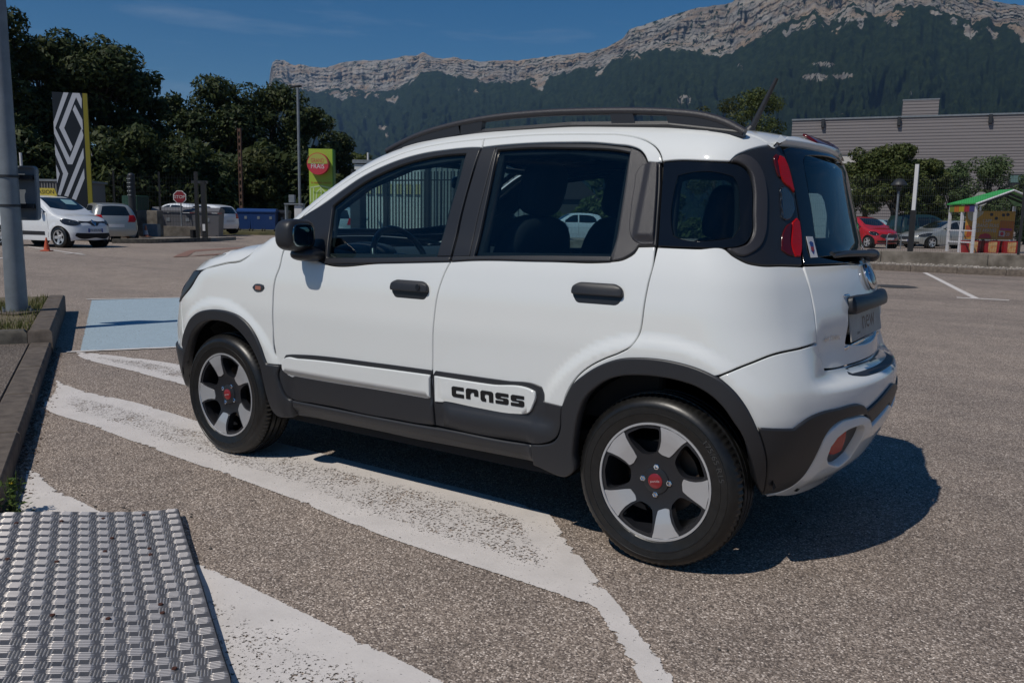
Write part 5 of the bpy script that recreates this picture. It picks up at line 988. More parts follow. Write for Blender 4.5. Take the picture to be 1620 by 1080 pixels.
# ---- wheels
def polar(r, a): return (r*math.cos(R(a)), r*math.sin(R(a)))
def wheel(cx, side, a0):
    wr = empty('wheel', None, None, (0, 0, 0)); wr.parent = car
    rt, w_ = .305, .092
    prof = [(.205, -.088), (.212, -.094), (.222, -.0955), (.2395, -.0995), (.2405, -.1012), (.2425, -.1012), (.2435, -.0998), (.262, -.1005), (.2635, -.1022), (.2665, -.1018), (.2675, -.0995), (.276, -.097), (.284, -.090), (.293, -.082), (.300, -.070), (.3035, -.05)]
    g = []
    for yy in (-.047, -.017, .017, .047): g += [(.3045, yy-.005), (.297, yy-.004), (.297, yy+.004), (.3045, yy+.005)]
    prof = prof+g+[(r_, -y_) for r_, y_ in prof[::-1]]
    n = 168; vs = []; fs = []
    for i, (r_, y_) in enumerate(prof):
        for k in range(n):
            a = 2*math.pi*k/n; rr_ = r_
            if r_ > .291 and abs(y_) > .045 and r_ > .299 and k % 2 == 0: rr_ = r_-.0045
            if abs(r_-.293) < .001 and k % 2 == 0: rr_ = r_-.003
            vs.append((rr_*math.cos(a), y_, rr_*math.sin(a)))
    for i in range(len(prof)-1):
        for k in range(n): k2 = (k+1) % n; fs.append((i*n+k, i*n+k2, (i+1)*n+k2, (i+1)*n+k)[::-1])
    def sq(p):      # tyre flattened a little where it stands
        z = p[2]
        if z < -.297: z = -.3005+(.3*(z+.3005) if z > -.3005 else 0)
        return (p[0], p[1]*(1+.10*max(0, (-z-.2)/.1)), z)
    m = MB(); m.add([sq(p) for p in vs], fs); ty = m.build('tyre', M['rubber'], wr, smooth=28)
    def ringtext(txt, a_c, r_, h_, dy):
        me = text_mesh(txt, h_); co_ = np.array([v.co for v in me.vertices]); th = R(a_c)-co_[:, 0]/r_*1.25; rr2 = r_+co_[:, 1]
        nw = np.stack([rr2*np.cos(th), np.full(len(th), dy), rr2*np.sin(th)], 1); me.vertices.foreach_set('co', nw.ravel()); me.materials.clear(); me.update()
        link('tyre_lettering', me, M['tyreprint'], ty)
    if cx > 1 and side < 0: ringtext('175/65 R15', 28, .249, .026, -.1025)
    rim = MB(); rim.lathe([(.2075, -.088), (.206, -.091), (.2005, -.091), (.1985, -.083), (.197, -.060), (.185, .02), (.180, .08), (.205, .088)], 72, axis='y'); rm = rim.build('rim', M['alloyblack'], wr, smooth=35)
    MB().lathe([(.208, -.0895), (.2072, -.0925), (.2005, -.0925), (.1990, -.0895)], 72, axis='y').build('rim_lip', M['silver'], rm, smooth=35)
    def face_y(r_): return -.086+.020*ss(.185, .055, r_)-.004*ss(.20, .19, r_)*0
    pk = []
    for k in range(5):
        ac = a0+36+72*k
        pk.append(rounded([polar(.188, ac-19.5), polar(.191, ac), polar(.188, ac+19.5), polar(.16, ac+20.5), polar(.125, ac+19), polar(.100, ac+15), polar(.093, ac), polar(.100, ac-15), polar(.125, ac-19), polar(.16, ac-20.5)], .016, 3))
    outl = [polar(.1985, 360*k/72) for k in range(72)]
    def extr(name, loops, y0f, depth, mt, par, extra=(), inset=0):
        V, T, _ = cdt(loops, extra); vs = [(a, y0f(math.hypot(a, b)), b) for a, b in V]; m = MB(); m.add(vs, [t for t in T])
        for lp in loops:
            nn = len(lp); vv = [(a, y0f(math.hypot(a, b)), b) for a, b in lp]+[(a*1., y0f(math.hypot(a, b))+depth, b*1.) for a, b in lp]
            ar = area(lp); ff_ = [((k+1) % nn, k, k+nn, (k+1) % nn+nn) for k in range(nn)]; outer = lp is loops[0]
            m.add(vv, [f if (ar > 0) == outer else f[::-1] for f in ff_])
        return m.build(name, mt, par, smooth=30)
    ex = [polar(r_, a) for r_ in (.06, .075, .09, .11, .14, .17) for a in range(0, 360, 9)]; ex = [p for p in ex if not inside([p], pk)[0]]
    extr('spoke_web', [outl]+pk, face_y, .035, M['alloyblack'], rm, ex)
    for k in range(5):
        ac = a0+72*k; bl = rounded([polar(.1985, ac-15.2), polar(.1995, ac), polar(.1985, ac+15.2), polar(.178, ac+13.4), polar(.150, ac+12.2), polar(.125, ac+13.2), polar(.106, ac+16.5), polar(.098, ac+8), polar(.103, ac-7.5), polar(.125, ac-10.5), polar(.150, ac-12.0), polar(.178, ac-13.4)], .004, 2)
        extr('spoke_face', [bl], lambda r_: face_y(r_)-.0035, .003, M['silver'], rm)
    MB().lathe([(.050, -.060), (.046, -.070), (.030, -.074), (.0, -.075)], 32, axis='y').build('hub', M['alloyblack'], rm, smooth=40)
    cap = MB().lathe([(.0265, -.072), (.0262, -.0765), (.023, -.078), (0, -.0785)], 28, axis='y').build('hub_cap', M['redcap'], rm, smooth=30)
    m = MB()
    for k in range(4): a = R(a0+20+90*k); m.lathe([(.0105, -.060), (.0105, -.0715), (.008, -.0725), (.0065, -.0725), (.0065, -.068), (0, -.068)], 6, c=(.049*math.cos(a), 0, .049*math.sin(a)), axis='y')
    m.build('wheel_bolt', M['chrome'], rm)
    if side < 0:
        me = text_mesh('panda', .0115); co_ = np.array([v.co for v in me.vertices]); an = R(10); c_, s__ = math.cos(an), math.sin(an)
        nw = np.stack([co_[:, 0]*1.3*c_-co_[:, 1]*s__, np.full(len(co_), -.0792), co_[:, 0]*1.3*s__+co_[:, 1]*c_], 1); me.vertices.foreach_set('co', nw.ravel()); me.materials.clear(); me.update(); link('cap_lettering', me, mat('cap_print', (.5, .4, .4), .4), rm)
    MB().lathe([(.0, .0), (.13, .0), (.13, .018), (.0, .018)], 32, axis='y').build('brake_disc', mat('brake_iron', (.12, .09, .07), .5, .6), rm, smooth=30)
    wr.location = Vector((cx, side*.692, .3015))-Vector((1.15, 0, 0)); wr.rotation_euler = (0, 0, 0 if side < 0 else math.pi)
wheel(0, -1, 40); wheel(2.304, -1, 70); wheel(0, 1, 15); wheel(2.304, 1, 50)
bpy.context.view_layer.update()
# parts were modelled in world coordinates: shift top parts by the root's position
for o in [k for k in bpy.data.objects if k.parent == car and k.name.split('.')[0] != 'wheel']: o.location = OFF
# join bonnet edges into the bonnet
bon = bpy.data.objects['bonnet']
with bpy.context.temp_override(active_object=bon, object=bon, selected_objects=[bon]+list(bon_s), selected_editable_objects=[bon]+list(bon_s)): bpy.ops.object.join()
# ================================================================== other parked cars
def simple_wheel(parent, x, y, r, side, w_=.19, spokes=5, rimmat=None, name='wheel'):
    e = MB(); yo = side*w_/2
    e.lathe([(r*.66, yo*.98), (r*.72, yo*1.05), (r*.9, yo*1.03), (r*.985, yo*.85), (r, yo*.6), (r, -yo), (r*.6, -yo)], 36, axis='y'); t = e.build(name, M['rubber'], parent, smooth=40); t.location = (x, y, r)
    if side < 0: pass
    m = MB(); m.lathe([(r*.67, yo*.98), (r*.63, yo*.6), (r*.60, 0)], 30, axis='y'); m.lathe([(r*.60, yo*.35), (0, yo*.35)], 30, axis='y'); d = m.build('rim_barrel', M['alloyblack'], t, smooth=40)
    m = MB(); yy = yo*.86
    for k in range(spokes):
        a = 2*math.pi*k/spokes; c_, s_ = math.cos(a), math.sin(a); P_ = lambda u, v, y_: (u*c_-v*s_, y_, u*s_+v*c_); w2 = r*.34/spokes*2.2
        m.add([P_(0, -w2, yy*.8), P_(r*.66, -w2*.9, yy), P_(r*.66, w2*.9, yy), P_(0, w2, yy*.8), P_(0, -w2, yy*.4), P_(r*.66, -w2*.9, yy*.7), P_(r*.66, w2*.9, yy*.7), P_(0, w2, yy*.4)], [(0, 1, 2, 3), (7, 6, 5, 4), (0, 4, 5, 1), (2, 6, 7, 3)])
    m.lathe([(r*.69, yo*.9), (r*.69, yo*1.02), (r*.63, yo*1.0), (r*.62, yo*.8)], 36, axis='y'); m.lathe([(r*.17, yo*.7), (r*.15, yo*.95), (0, yo*.97)], 16, axis='y')
    m.build('rim', rimmat or M['silver'], t, smooth=35); return t
def parked_car(name, label, loc, heading, sp, paint_, group=None, cat='car'):
    wb, H, hw, ws, foh, roh = sp['wb'], sp['H'], sp['hw'], sp['belt'], sp['foh'], sp['roh']; k_ = H/1.55; z_ = lambda t: [(a*k_, b) for a, b in t]
    tw = table([(.1*k_, hw*.93), (.22*k_, hw*.965), (.45*k_, hw*.99), (.62*k_, hw), (.80*k_, hw*.995), (ws, hw*.965), (ws+.06, hw*.93), (ws+.25*k_, hw*.85), (H-.12, hw*.73), (H+.1, hw*.6)], .02, 0, 2.6)
    xr = wb+roh; tr = table([(.1, xr-.2), (.25, xr-.06), (.45, xr), (.62, xr-.01)]+[(a, xr-b) for a, b in sp['tail']]+[(2.6, xr-2)], .03, 0, 2.6)
    tf = table([(.1, -foh+.16), (.25, -foh+.04), (.45, -foh), (.6, -foh+.02)]+[(a, -foh+b) for a, b in sp['face']]+[(2.6, 1.5)], .03, 0, 2.6)
    tz = table(sp['top'], .05, -1.6, 5.5)
    sh = Shell(tw, tr, tf, tz, None, arches=((0, .44), (wb, .44)), wz=.3, crown=.09, rr=(.22, .1), fr=(.22, .42), tap=(wb*.65, .03, wb*.4, .05), U1=wb+.1, UF=-.05 if foh < .9 else -.1, bulge=.012, k=(.14, .16, .08))
    root = empty(name, label, cat, (loc[0], loc[1], loc[2]), math.atan2(-heading[1], -heading[0]), group); ofx = -wb/2
    me0 = set(bpy.data.objects)
    def E_(x, h):
        r = sh.inv(sh.T(np.array([x]), np.array([-h]))[0][None])[0]; return (float(r[0]), float(r[1]))
    xs = sp['shoulder']; half = [E_(x, h) for x, h in xs]
    xf, xe = sp['xf'], sp['xe']; fr_ = [E_(xf, h) for h in (.0, .3)]; re_ = [E_(xe, h) for h in (.35, .0)]
    fr_[0] = (sh.UD, fr_[0][1]); re_[1] = (sh.UC, re_[1][1])
    ra = .335
    def arch(cx, r0): return [(cx-r0*1.02, .20)]+[(cx-r0*math.cos(math.pi*k/14), .31+r0*math.sin(math.pi*k/14)) for k in range(15)]+[(cx+r0*1.02, .20)]
    body = fr_+half+re_+[(sh.UC, .24), (wb+roh*.5+.2, .22)]+arch(wb, ra)[::-1]+arch(0, ra)[::-1]+[(-.42, .22), (sh.UD, .22)]
    def pn(nm, polys, mt, **kw):
        kw.setdefault('sides', 2); kw.setdefault('grid', .07); kw.setdefault('step', .04); kw.setdefault('edge', .004); par = kw.pop('parent', root)
        return panel(sh, polys, nm, mt, par, **kw)
    pn('body', [body], paint_, thick=.02, ang=25)
    tp = [(xf, 0), (xf, -.3)]+[(x, -h) for x, h in xs]+[(xe, -.35), (xe, 0)]; tp = tp+[(x, -y) for x, y in tp[::-1] if y]
    pn('roof', [tp], paint_, dom='T', sides=1, thick=.02, ang=25)
    if 'glass' in sp:
        for i, g_ in enumerate(sp['glass']): pn('side_window', [g_], M['car_glass'], off=.004, thick=.003)
    if 'screen' in sp: a = sp['screen']; pn('windscreen', [a+[(x, -y) for x, y in a[::-1] if y]], M['car_glass'], dom='T', sides=1, off=.004, thick=.003)
    if 'back' in sp: pn('rear_window', [sym([(sh.UC-a, b) for a, b in sp['back']], sh.UC)], M['car_glass'], sides=1, off=.004, thick=.003)
    for nm, key, mt in (('headlight', 'hl', M['clear_lens']), ('tail_lamp', 'tl', M['red_lens']), ('trim_strip', 'strip', M['clad'])):
        if key in sp: pn(nm, [[(sh.UD+a if key == 'hl' else (sh.UC-a if key == 'tl' else a), b) for a, b in sp[key]]], mt, off=.008, thick=.008)
    for nm, key, mt in (('grille', 'gr', M['clad']), ('lower_grille', 'lg', M['dark'])):
        if key in sp: pn(nm, [sym([(sh.UD+a, b) for a, b in sp[key]], sh.UD)], mt, sides=1, off=.008, thick=.008)
    plm = M['plate_white']
    if sp.get('fplate'):
        z = sp['fplate']; pn('number_plate', [rect(sh.UD-.26, z-.055, sh.UD+.26, z+.055)], plm, sides=1, off=.015, thick=.01, smooth=False)
        for s_ in (-1, 1): pn('plate_band', [rect(sh.UD+s_*.235-.026, z-.055, sh.UD+s_*.235+.026, z+.055)], M['plate_blue'], sides=1, off=.0165, thick=.002, edge=.001, smooth=False)
        if sp.get('ptext'):
            def f(a, b):
                p = sh.P(sh.UD+a, z+b); return p+sh.N(p)*.019
            text_on(sp['ptext'], .085, 'plate_lettering', M['blackpaint'], root, f)
    if sp.get('rplate'): z = sp['rplate']; pn('number_plate', [rect(sh.UC-.26, z-.055, sh.UC+.26, z+.055)], plm, sides=1, off=.015, thick=.01, smooth=False)
    for cx in (0, wb):
        for s_ in (-1, 1): simple_wheel(root, cx, s_*(hw-.10), .305 if H < 1.7 else .32, s_, spokes=sp.get('sp', 5))
    m = MB(); m.box((wb/2, 0, .33), (wb-.8, hw*1.8, .2)); m.box((wb/2, 0, .45), (wb+foh*.7, hw*1.15, .4))
    for cx in (0, wb):
        for s_ in (-1, 1): m.lathe([(.33, s_*(hw-.05)), (.34, s_*(hw-.28)), (0, s_*(hw-.28))], 24, c=(cx, 0, .31), axis='y')
    m.build('underbody', M['dark'], root)
    if 'seam' in sp:
        for u_ in sp['seam']: pn('door_gap', [[(u_[0][0]-.004, u_[0][1])]+[(a-.004, b) for a, b in u_[1:]]+[(a+.004, b) for a, b in u_[::-1]]], M['seal'], off=.0012, thick=.001, edge=.0004)
    x_m = sp['mirx']; zm = ws+.06
    for s_ in (-1, 1): MB().ell((x_m, s_*(hw+.07), zm), (.06, .10, .065), 16, 10, .7).build('door_mirror', paint_ if sp.get('mirpaint', True) else M['clad'], root, smooth=60)
    for o in set(bpy.data.objects)-me0:
        if o.parent == root: o.location = Vector(o.location)+Vector((ofx, 0, 0))
    return root, sh
M['car_glass'] = mat('dark_window', (.008, .012, .015), .04, coat=.6); M['plate_white'] = mat('plate_white', (.55, .56, .58), .4); M['plate_blue'] = mat('plate_blue', (.02, .05, .28), .4)
def carpaint(n, c, met=0): return mat(n, c, .35, met, coat=1)
small = dict(wb=2.49, H=1.55, hw=.80, belt=.98, foh=.60, roh=.52, tail=[(.8, .02), (1.0, .07), (1.2, .15), (1.45, .30), (1.6, .45)], face=[(.68, .03), (.78, .10), (.9, .25), (1.0, .5)],
    top=[(-1.6, .3), (-.62, .72), (-.45, .84), (-.2, .93), (.15, 1.0), (.35, 1.10), (.75, 1.36), (.98, 1.48), (1.2, 1.53), (1.6, 1.55), (2.2, 1.53), (2.6, 1.46), (2.9, 1.36), (5.5, .4)],
    xf=-.50, xe=2.62, shoulder=[(-.42, .60), (-.2, .66), (.1, .68), (.4, .66), (.75, .62), (1.05, .575), (1.5, .56), (2.1, .55), (2.45, .52)],
    glass=[[(.50, 1.02), (.70, 1.13), (.98, 1.32), (1.16, 1.40), (1.42, 1.43), (1.40, 1.02)], [(1.46, 1.02), (1.49, 1.43), (1.95, 1.42), (2.28, 1.36), (2.42, 1.20), (2.46, 1.06), (2.2, 1.02)]],
    screen=[(.34, 0), (.40, -.35), (.50, -.60), (.72, -.575), (1.0, -.53), (.98, -.3), (.96, 0)], back=[(0, 1.02), (.52, 1.02), (.46, 1.40), (0, 1.43)],
    hl=[(.42, .70), (.52, .66), (.72, .66), (.90, .72), (.98, .80), (.90, .84), (.66, .82), (.48, .77)], tl=[(.40, .75), (.66, .75), (.76, .85), (.74, 1.0), (.5, 1.0)],
    gr=[(0, .64), (.10, .66), (.16, .71), (.46, .73), (.46, .79), (.18, .78), (0, .80)], lg=[(0, .30), (.50, .30), (.58, .36), (.55, .44), (0, .43)], fplate=.515, rplate=.62, mirx=.62,
    seam=[[(.42, .30), (.40, .6), (.47, 1.0)], [(1.42, .30), (1.43, .7), (1.43, 1.0)]])
RR_, FF_ = np.array([CR[0], CR[1]]), np.array([CF[0], CF[1]]); RR_ /= np.linalg.norm(RR_); FF_ /= np.linalg.norm(FF_)
def head(right, fwd): v = RR_*right+FF_*fwd; return v/np.linalg.norm(v)
def place_front_wheel(px_, depth, hd, sp, side):
    """root position (mid wheelbase) so that a front wheel on the given side stands at that bearing"""
    b = np.array(BASE(px_, depth, 375)[:2]); right = np.array([hd[1], -hd[0]]); c = b-hd*sp['wb']/2-right*side*(sp['hw']-.1); return (float(c[0]), float(c[1]), zg(*b))
hd = head(.93, -.37); lc = place_front_wheel(97, 24.6, hd, small, 1)
tw_sp = dict(small); tw_sp.update(ptext='FV-272-NG', strip=[(.55, .36), (1.95, .36), (1.95, .48), (.55, .47)], sp=5)
tw, twsh = parked_car('small_hatchback', 'white small hatchback parked behind the grey lamp post, under the yellow roof sign', lc, hd, tw_sp, carpaint('white_car_paint', (.72, .74, .76)))
def tw_on(nm, polys, mt, off):
    o = panel(twsh, polys, nm, mt, tw, off=off, thick=.006, edge=.002, smooth=False, grid=.04); o.location = (-small['wb']/2, 0, 0); return o
dia = [(twsh.UD, .835), (twsh.UD+.062, .735), (twsh.UD, .635), (twsh.UD-.062, .735)]; dia2 = [(twsh.UD, .775), (twsh.UD+.028, .735), (twsh.UD, .695), (twsh.UD-.028, .735)]
tw_on('diamond_badge', [(dia, [dia2])], M['chrome'], .022)
panel(twsh, [[(.62, -.45), (.62, -.05), (.86, -.05), (.86, -.45)]], 'window_sheet', mat('paper_sheet', (.25, .42, .45), .5), tw, dom='T', off=.010, thick=.002, edge=.001, smooth=False, grid=.1).location = (-small['wb']/2, 0, 0)
rs = empty('roof_sign', 'yellow OCCASION sign standing on the roof of the white small hatchback', 'sign', (tw.location.x, tw.location.y, tw.location.z+1.55), math.atan2(FF_[0]*-1*0+RR_[1], RR_[0]))
M['yellowsign'] = mat('yellow_board', (.42, .33, .04), .5)
m = MB(); m.prism([(-.52, .0), (.52, .0), (.44, .23), (-.44, .23)], (0, .02, -.02), (1, 0, 0), (0, 0, 1), (0, -.04, 0)); m.build('board', M['yellowsign'], rs)
me = text_mesh('OCCASION', .17); o = link('lettering', me, M['blackpaint'], rs); me.materials.clear(); me.materials.append(M['blackpaint']); o.rotation_euler = (R(90), 0, 0); o.location = (0, -.026, .09)
dr_ = Vector((hd[0], hd[1], 0)); rs.location = Vector(tw.location)+dr_*(-.35)+Vector((0, 0, 1.545))
# silver hatchback seen from behind, beside the pylon
cl_sp = dict(small); cl_sp.update(H=1.45, top=[(a, b*.94) for a, b in small['top']], belt=.93, glass=[[(a, b*.94) for a, b in g_] for g_ in small['glass']], back=[(0, .98), (.55, .98), (.48, 1.30), (0, 1.33)], tail=[(.8, .02), (.95, .06), (1.15, .16), (1.38, .32), (1.6, .5)])
p = BASE(166, 31.5); M['silverpaint'] = carpaint('silver_car_paint', (.36, .37, .36), .4)
parked_car('silver_hatchback', 'silver hatchback seen from behind between the striped pylon and the dark bollard', (p[0], p[1], .12), head(-.62, .78), cl_sp, M['silverpaint'])
p = BASE(543, 34); parked_car('silver_hatchback', 'pale silver hatchback seen from behind through the front door window, right of the green totem', (p[0], p[1], zg(*p[:2])), head(-.05, 1), cl_sp, carpaint('pale_silver_paint', (.42, .50, .50), .3))
for px_, dp_, lab in ((282, 41, 'white car parked behind the low wall, left of the stop sign'), (325, 43, 'white car parked behind the low wall and the gate post')):
    p = BASE(px_, dp_); parked_car('white_car', lab, (p[0], p[1], .28), head(-.9, .45), cl_sp, tw.children[0].data.materials[0] if False else bpy.data.materials['white_car_paint'])
p = BASE(905, 46); parked_car('white_car', 'white car seen through the rear door window, in front of the green bank', (p[0], p[1], .12), head(-1, -.15), small, bpy.data.materials['white_car_paint'])
# cars at the right, beyond the low wall
rd_sp = dict(small); rd_sp.update(hw=.86, H=1.5, gr=[(0, .52), (.40, .52), (.52, .60), (.42, .70), (0, .68)], lg=[(0, .30), (.6, .30), (.6, .38), (0, .38)], fplate=.47, hl=[(.52, .66), (.70, .62), (.92, .70), (1.0, .82), (.84, .82), (.64, .78)])
p = BASE(1366, 42.5); parked_car('red_hatchback', 'glossy red hatchback facing the camera behind the low wall, right of the rear wiper', (p[0], p[1], .15), head(.34, -.94), rd_sp, carpaint('red_car_paint', (.42, .012, .018)))
p = BASE(1400, 55); parked_car('blue_car', 'pale blue car partly hidden between the red hatchback and the small lamp', (p[0], p[1], .15), head(.5, -.8), small, carpaint('pale_blue_paint', (.22, .34, .40)))
sd_sp = dict(wb=2.82, H=1.45, hw=.90, belt=.95, foh=.95, roh=1.02, tail=[(.8, .0), (.95, .05), (1.05, .3), (1.2, .9)], face=[(.62, .04), (.72, .12), (.82, .35), (.95, .8)],
    top=[(-1.6, .4), (-.98, .62), (-.75, .76), (-.4, .86), (.1, .93), (.35, .98), (.6, 1.10), (1.0, 1.30), (1.3, 1.41), (1.7, 1.45), (2.2, 1.43), (2.6, 1.34), (3.1, 1.12), (3.5, 1.05), (3.9, 1.0), (5.5, .3)],
    xf=-.80, xe=3.62, shoulder=[(-.68, .62), (-.4, .72), (0, .76), (.4, .74), (.8, .68), (1.2, .60), (1.6, .575), (2.1, .575), (2.6, .62), (3.1, .70), (3.5, .66)],
    glass=[[(.62, .98), (.95, 1.12), (1.25, 1.28), (1.5, 1.35), (1.62, 1.36), (1.6, .99)], [(1.66, .99), (1.68, 1.36), (2.2, 1.34), (2.6, 1.22), (2.85, 1.08), (2.8, 1.0)]],
    screen=[(.42, 0), (.5, -.4), (.62, -.66), (.9, -.62), (1.26, -.55), (1.22, -.3), (1.2, 0)], hl=[(.50, .62), (.72, .58), (.98, .66), (1.10, .78), (.9, .78), (.66, .72)],
    gr=[(0, .42), (.42, .42), (.46, .58), (0, .60)], lg=[(0, .26), (.6, .26), (.6, .34), (0, .34)], fplate=.40, mirx=.80, seam=[[(.5, .3), (.48, .6), (.56, .95)], [(1.62, .3), (1.63, .6), (1.63, .97)]])
hd2 = head(-.97, -.24); lc = place_front_wheel(1473.5, 42.5, hd2, sd_sp, -1); parked_car('silver_saloon', 'silver saloon car facing left, its rear half behind the trolley shelter posts', (lc[0], lc[1], .15), hd2, sd_sp, M['silverpaint'], cat='car')
vn_sp = dict(sd_sp); vn_sp.update(wb=2.73, H=1.80, hw=.90, belt=1.08, roh=.75, foh=.85, tail=[(.8, .0), (1.1, .03), (1.4, .10), (1.7, .22), (1.9, .4)],
    top=[(-1.6, .5), (-.88, .76), (-.6, .96), (-.2, 1.06), (.1, 1.12), (.4, 1.28), (.9, 1.60), (1.15, 1.72), (1.5, 1.79), (2.2, 1.80), (2.9, 1.78), (3.2, 1.72), (5.5, .6)], face=[(.7, .05), (.85, .15), (1.0, .35), (1.1, .7)],
    xf=-.68, xe=3.22, shoulder=[(-.55, .62), (-.3, .72), (.1, .74), (.5, .70), (.9, .66), (1.3, .63), (2.0, .62), (2.7, .60), (3.0, .56)],
    glass=[[(.55, 1.12), (.85, 1.30), (1.15, 1.50), (1.4, 1.62), (1.55, 1.62), (1.55, 1.12)], [(1.62, 1.12), (1.62, 1.62), (2.35, 1.61), (2.35, 1.12)], [(2.45, 1.14), (2.45, 1.60), (2.95, 1.56), (3.05, 1.18)]],
    screen=[(.25, 0), (.3, -.4), (.42, -.62), (.7, -.62), (1.1, -.58), (1.05, 0)], mirx=.75, fplate=0, mirpaint=False)
p = BASE(1462, 47.5); parked_car('green_van', 'dark green passenger van behind the silver saloon', (p[0], p[1], .15), head(.97, .2), vn_sp, carpaint('dark_green_paint', (.010, .028, .026)), cat='van')

# ================================================================== street furniture, signs, fences
M['galv'] = noisy('galvanised_steel', (.17, .19, .21), (.22, .245, .27), 6, .5, 4); M['galv'].node_tree.nodes['Principled BSDF'].inputs['Metallic'].default_value = .2
M['darkmetal'] = mat('dark_grey_metal', (.022, .024, .028), .5); M['blackm'] = mat('black_metal', (.008, .008, .009), .5); M['whitepost'] = mat('white_post', (.6, .6, .6), .5)
M['conc'] = noisy('weathered_concrete', (.10, .085, .068), (.25, .22, .185), 2.2, .95, 8, .5, .01); M['gravel'] = noisy('gravel', (.10, .085, .07), (.42, .37, .32), 30, .95, 3, .8, .02)
def gz(x, y, z=0): return (x, y, zg(x, y)+z)
# foreground lamp post with a sign seen from behind
lx, ly = -5.235, .735
lp = empty('lamp_post', 'tall grey lamp post on the grass island, a sign clamped to it', 'lamp post', (lx, ly, .19))
m = MB(); m.tube([(0, 0, .015), (0, 0, 1.5), (0, 0, 8.2)], [.098, .083, .055], 28); m.build('pole', M['galv'], lp, smooth=60)
bp = MB(); bp.box((0, 0, .010), (.40, .40, .02), rz=R(20), bev=.004); bp.build('base_plate', M['kerb'], lp)
m = MB(); [m.lathe([(.012, 0), (.012, .03), (0, .03)], 6, c=(.15*a, .15*b, .02)) for a, b in ((1, .4), (-.4, 1), (-1, -.4), (.4, -1))]; m.build('anchor_bolt', M['galv'], lp)
m = MB(); m.tube([(0, 0, 8.2), (.5, .3, 8.6), (1.1, .7, 8.7)], [.05, .04, .035], 10); m.build('lamp_arm', M['galv'], lp, smooth=60); m = MB(); m.ell((1.45, .92, 8.7), (.4, .16, .07), 16, 8, .7); m.build('lamp_head', M['darkmetal'], lp, smooth=60)
# sign panel (seen from behind)
ca = AT(24, 308, math.hypot(lx-CAM[0], ly-CAM[1])*.985-.1); sg = Vector((RR_[0], RR_[1], 0)); up = Vector((0, 0, 1)); ff = Vector((FF_[0], FF_[1], 0))
zt, zb = AT(40, 271, 9.35)[2]-.19, AT(40, 347, 9.35)[2]-.19
def sp_(u, v, w=0): p = sg*u+ff*(w+.17)+up*v; return (p.x, p.y, p.z)
W2, M['signback'] = .19, noisy('sign_back', (.16, .18, .20), (.20, .22, .245), 4, .6)
m = MB(); ol = rounded(rect(-W2, zb, W2, zt), .045, 5); m.prism(ol, sp_(0, 0, 0), (sg.x, sg.y, 0), (0, 0, 1), (ff.x*.02, ff.y*.02, 0)); s_o = m.build('sign_panel', M['signback'], lp)
m = MB(); n = len(ol); inn = offset_loop(ol, .018)[0]
m.add([sp_(u, v, -.03) for u, v in ol]+[sp_(u, v, 0) for u, v in ol]+[sp_(u, v, -.03) for u, v in inn], [((i+1) % n, i, i+n, (i+1) % n+n) for i in range(n)]+[(i, (i+1) % n, (i+1) % n+2*n, i+2*n) for i in range(n)]); m.build('sign_flange', M['galv'], s_o)
for vz in (zt-.11, zb+.14):
    m = MB(); a, b = sp_(-W2+.03, vz, -.035), sp_(W2-.03, vz, -.035); c = ((a[0]+b[0])/2, (a[1]+b[1])/2, vz); m.box(c, (2*W2-.06, .03, .045), rz=math.atan2(sg.y, sg.x)); m.lathe([(.084, -.012), (.093, -.012), (.093, .012), (.084, .012)], 28, c=(0, 0, vz)); m.build('clamp', M['darkmetal'], s_o, smooth=40)
# thin post behind the sign
def post(name, label, px_, depth, top, r, mt, cat='post', parts=None):
    b = BASE(px_, depth); h = AT(px_, top, depth)[2]-b[2]; m = MB(); m.tube([(0, 0, -.05), (0, 0, h)], r, 12); e = tag(m.build(name, mt, smooth=60), label, cat); e.location = b; return e, h
post('marker_post', 'thin pale grey post sticking up behind the sign on the lamp post', 40, 36, 243, .055, M['whitepost'])
post('marker_post', 'thin white post above the car bonnet line, right of the green totem', 583, 60, 243, .08, M['whitepost'])
# striped pylon
M['pylonblack'] = mat('pylon_black', (.010, .011, .014), .35); M['pylonwhite'] = mat('pylon_white', (.52, .54, .58), .4); M['olive'] = mat('pylon_yellow', (.22, .19, .012), .45)
dp_ = 31.0; b = BASE(118, dp_); zt = AT(118, 151, dp_)[2]; py_ = empty('striped_pylon', 'tall black pylon with white diamond stripes and a yellow edge', 'pylon', b); H_ = zt-b[2]
pr = Vector((RR_[0], RR_[1], 0)); pf = Vector((FF_[0], FF_[1], 0)); fx = (pr*.97+pf*.24).normalized(); fn = Vector((fx.y, -fx.x, 0)); Wp = 42.5/FPX*dp_/.985; 
m = MB(); m.prism(rect(-Wp/2, -.1, Wp/2, H_), (0, 0, 0), fx, (0, 0, 1), -fn*.30); m.build('panel', M['pylonblack'], py_)
m = MB(); m.prism(rect(Wp/2+.002, -.1, Wp/2+.15, H_), -fn*-.002, fx, (0, 0, 1), -fn*.10); m.build('side_edge', M['olive'], py_)
def pyl(pts):   # coordinates measured on the face: pixels of a 6.17x enlargement, face 47..~330 wide, top 38
    out = []
    for X, Y in pts:
        x0 = 47+(Y-38)*.055; wd = 262+(Y-38)*.003; u = (X-x0)/wd; out.append(((u-.5)*Wp, H_-(Y-38)/6.17/FPX*dp_*1.0))
    return out
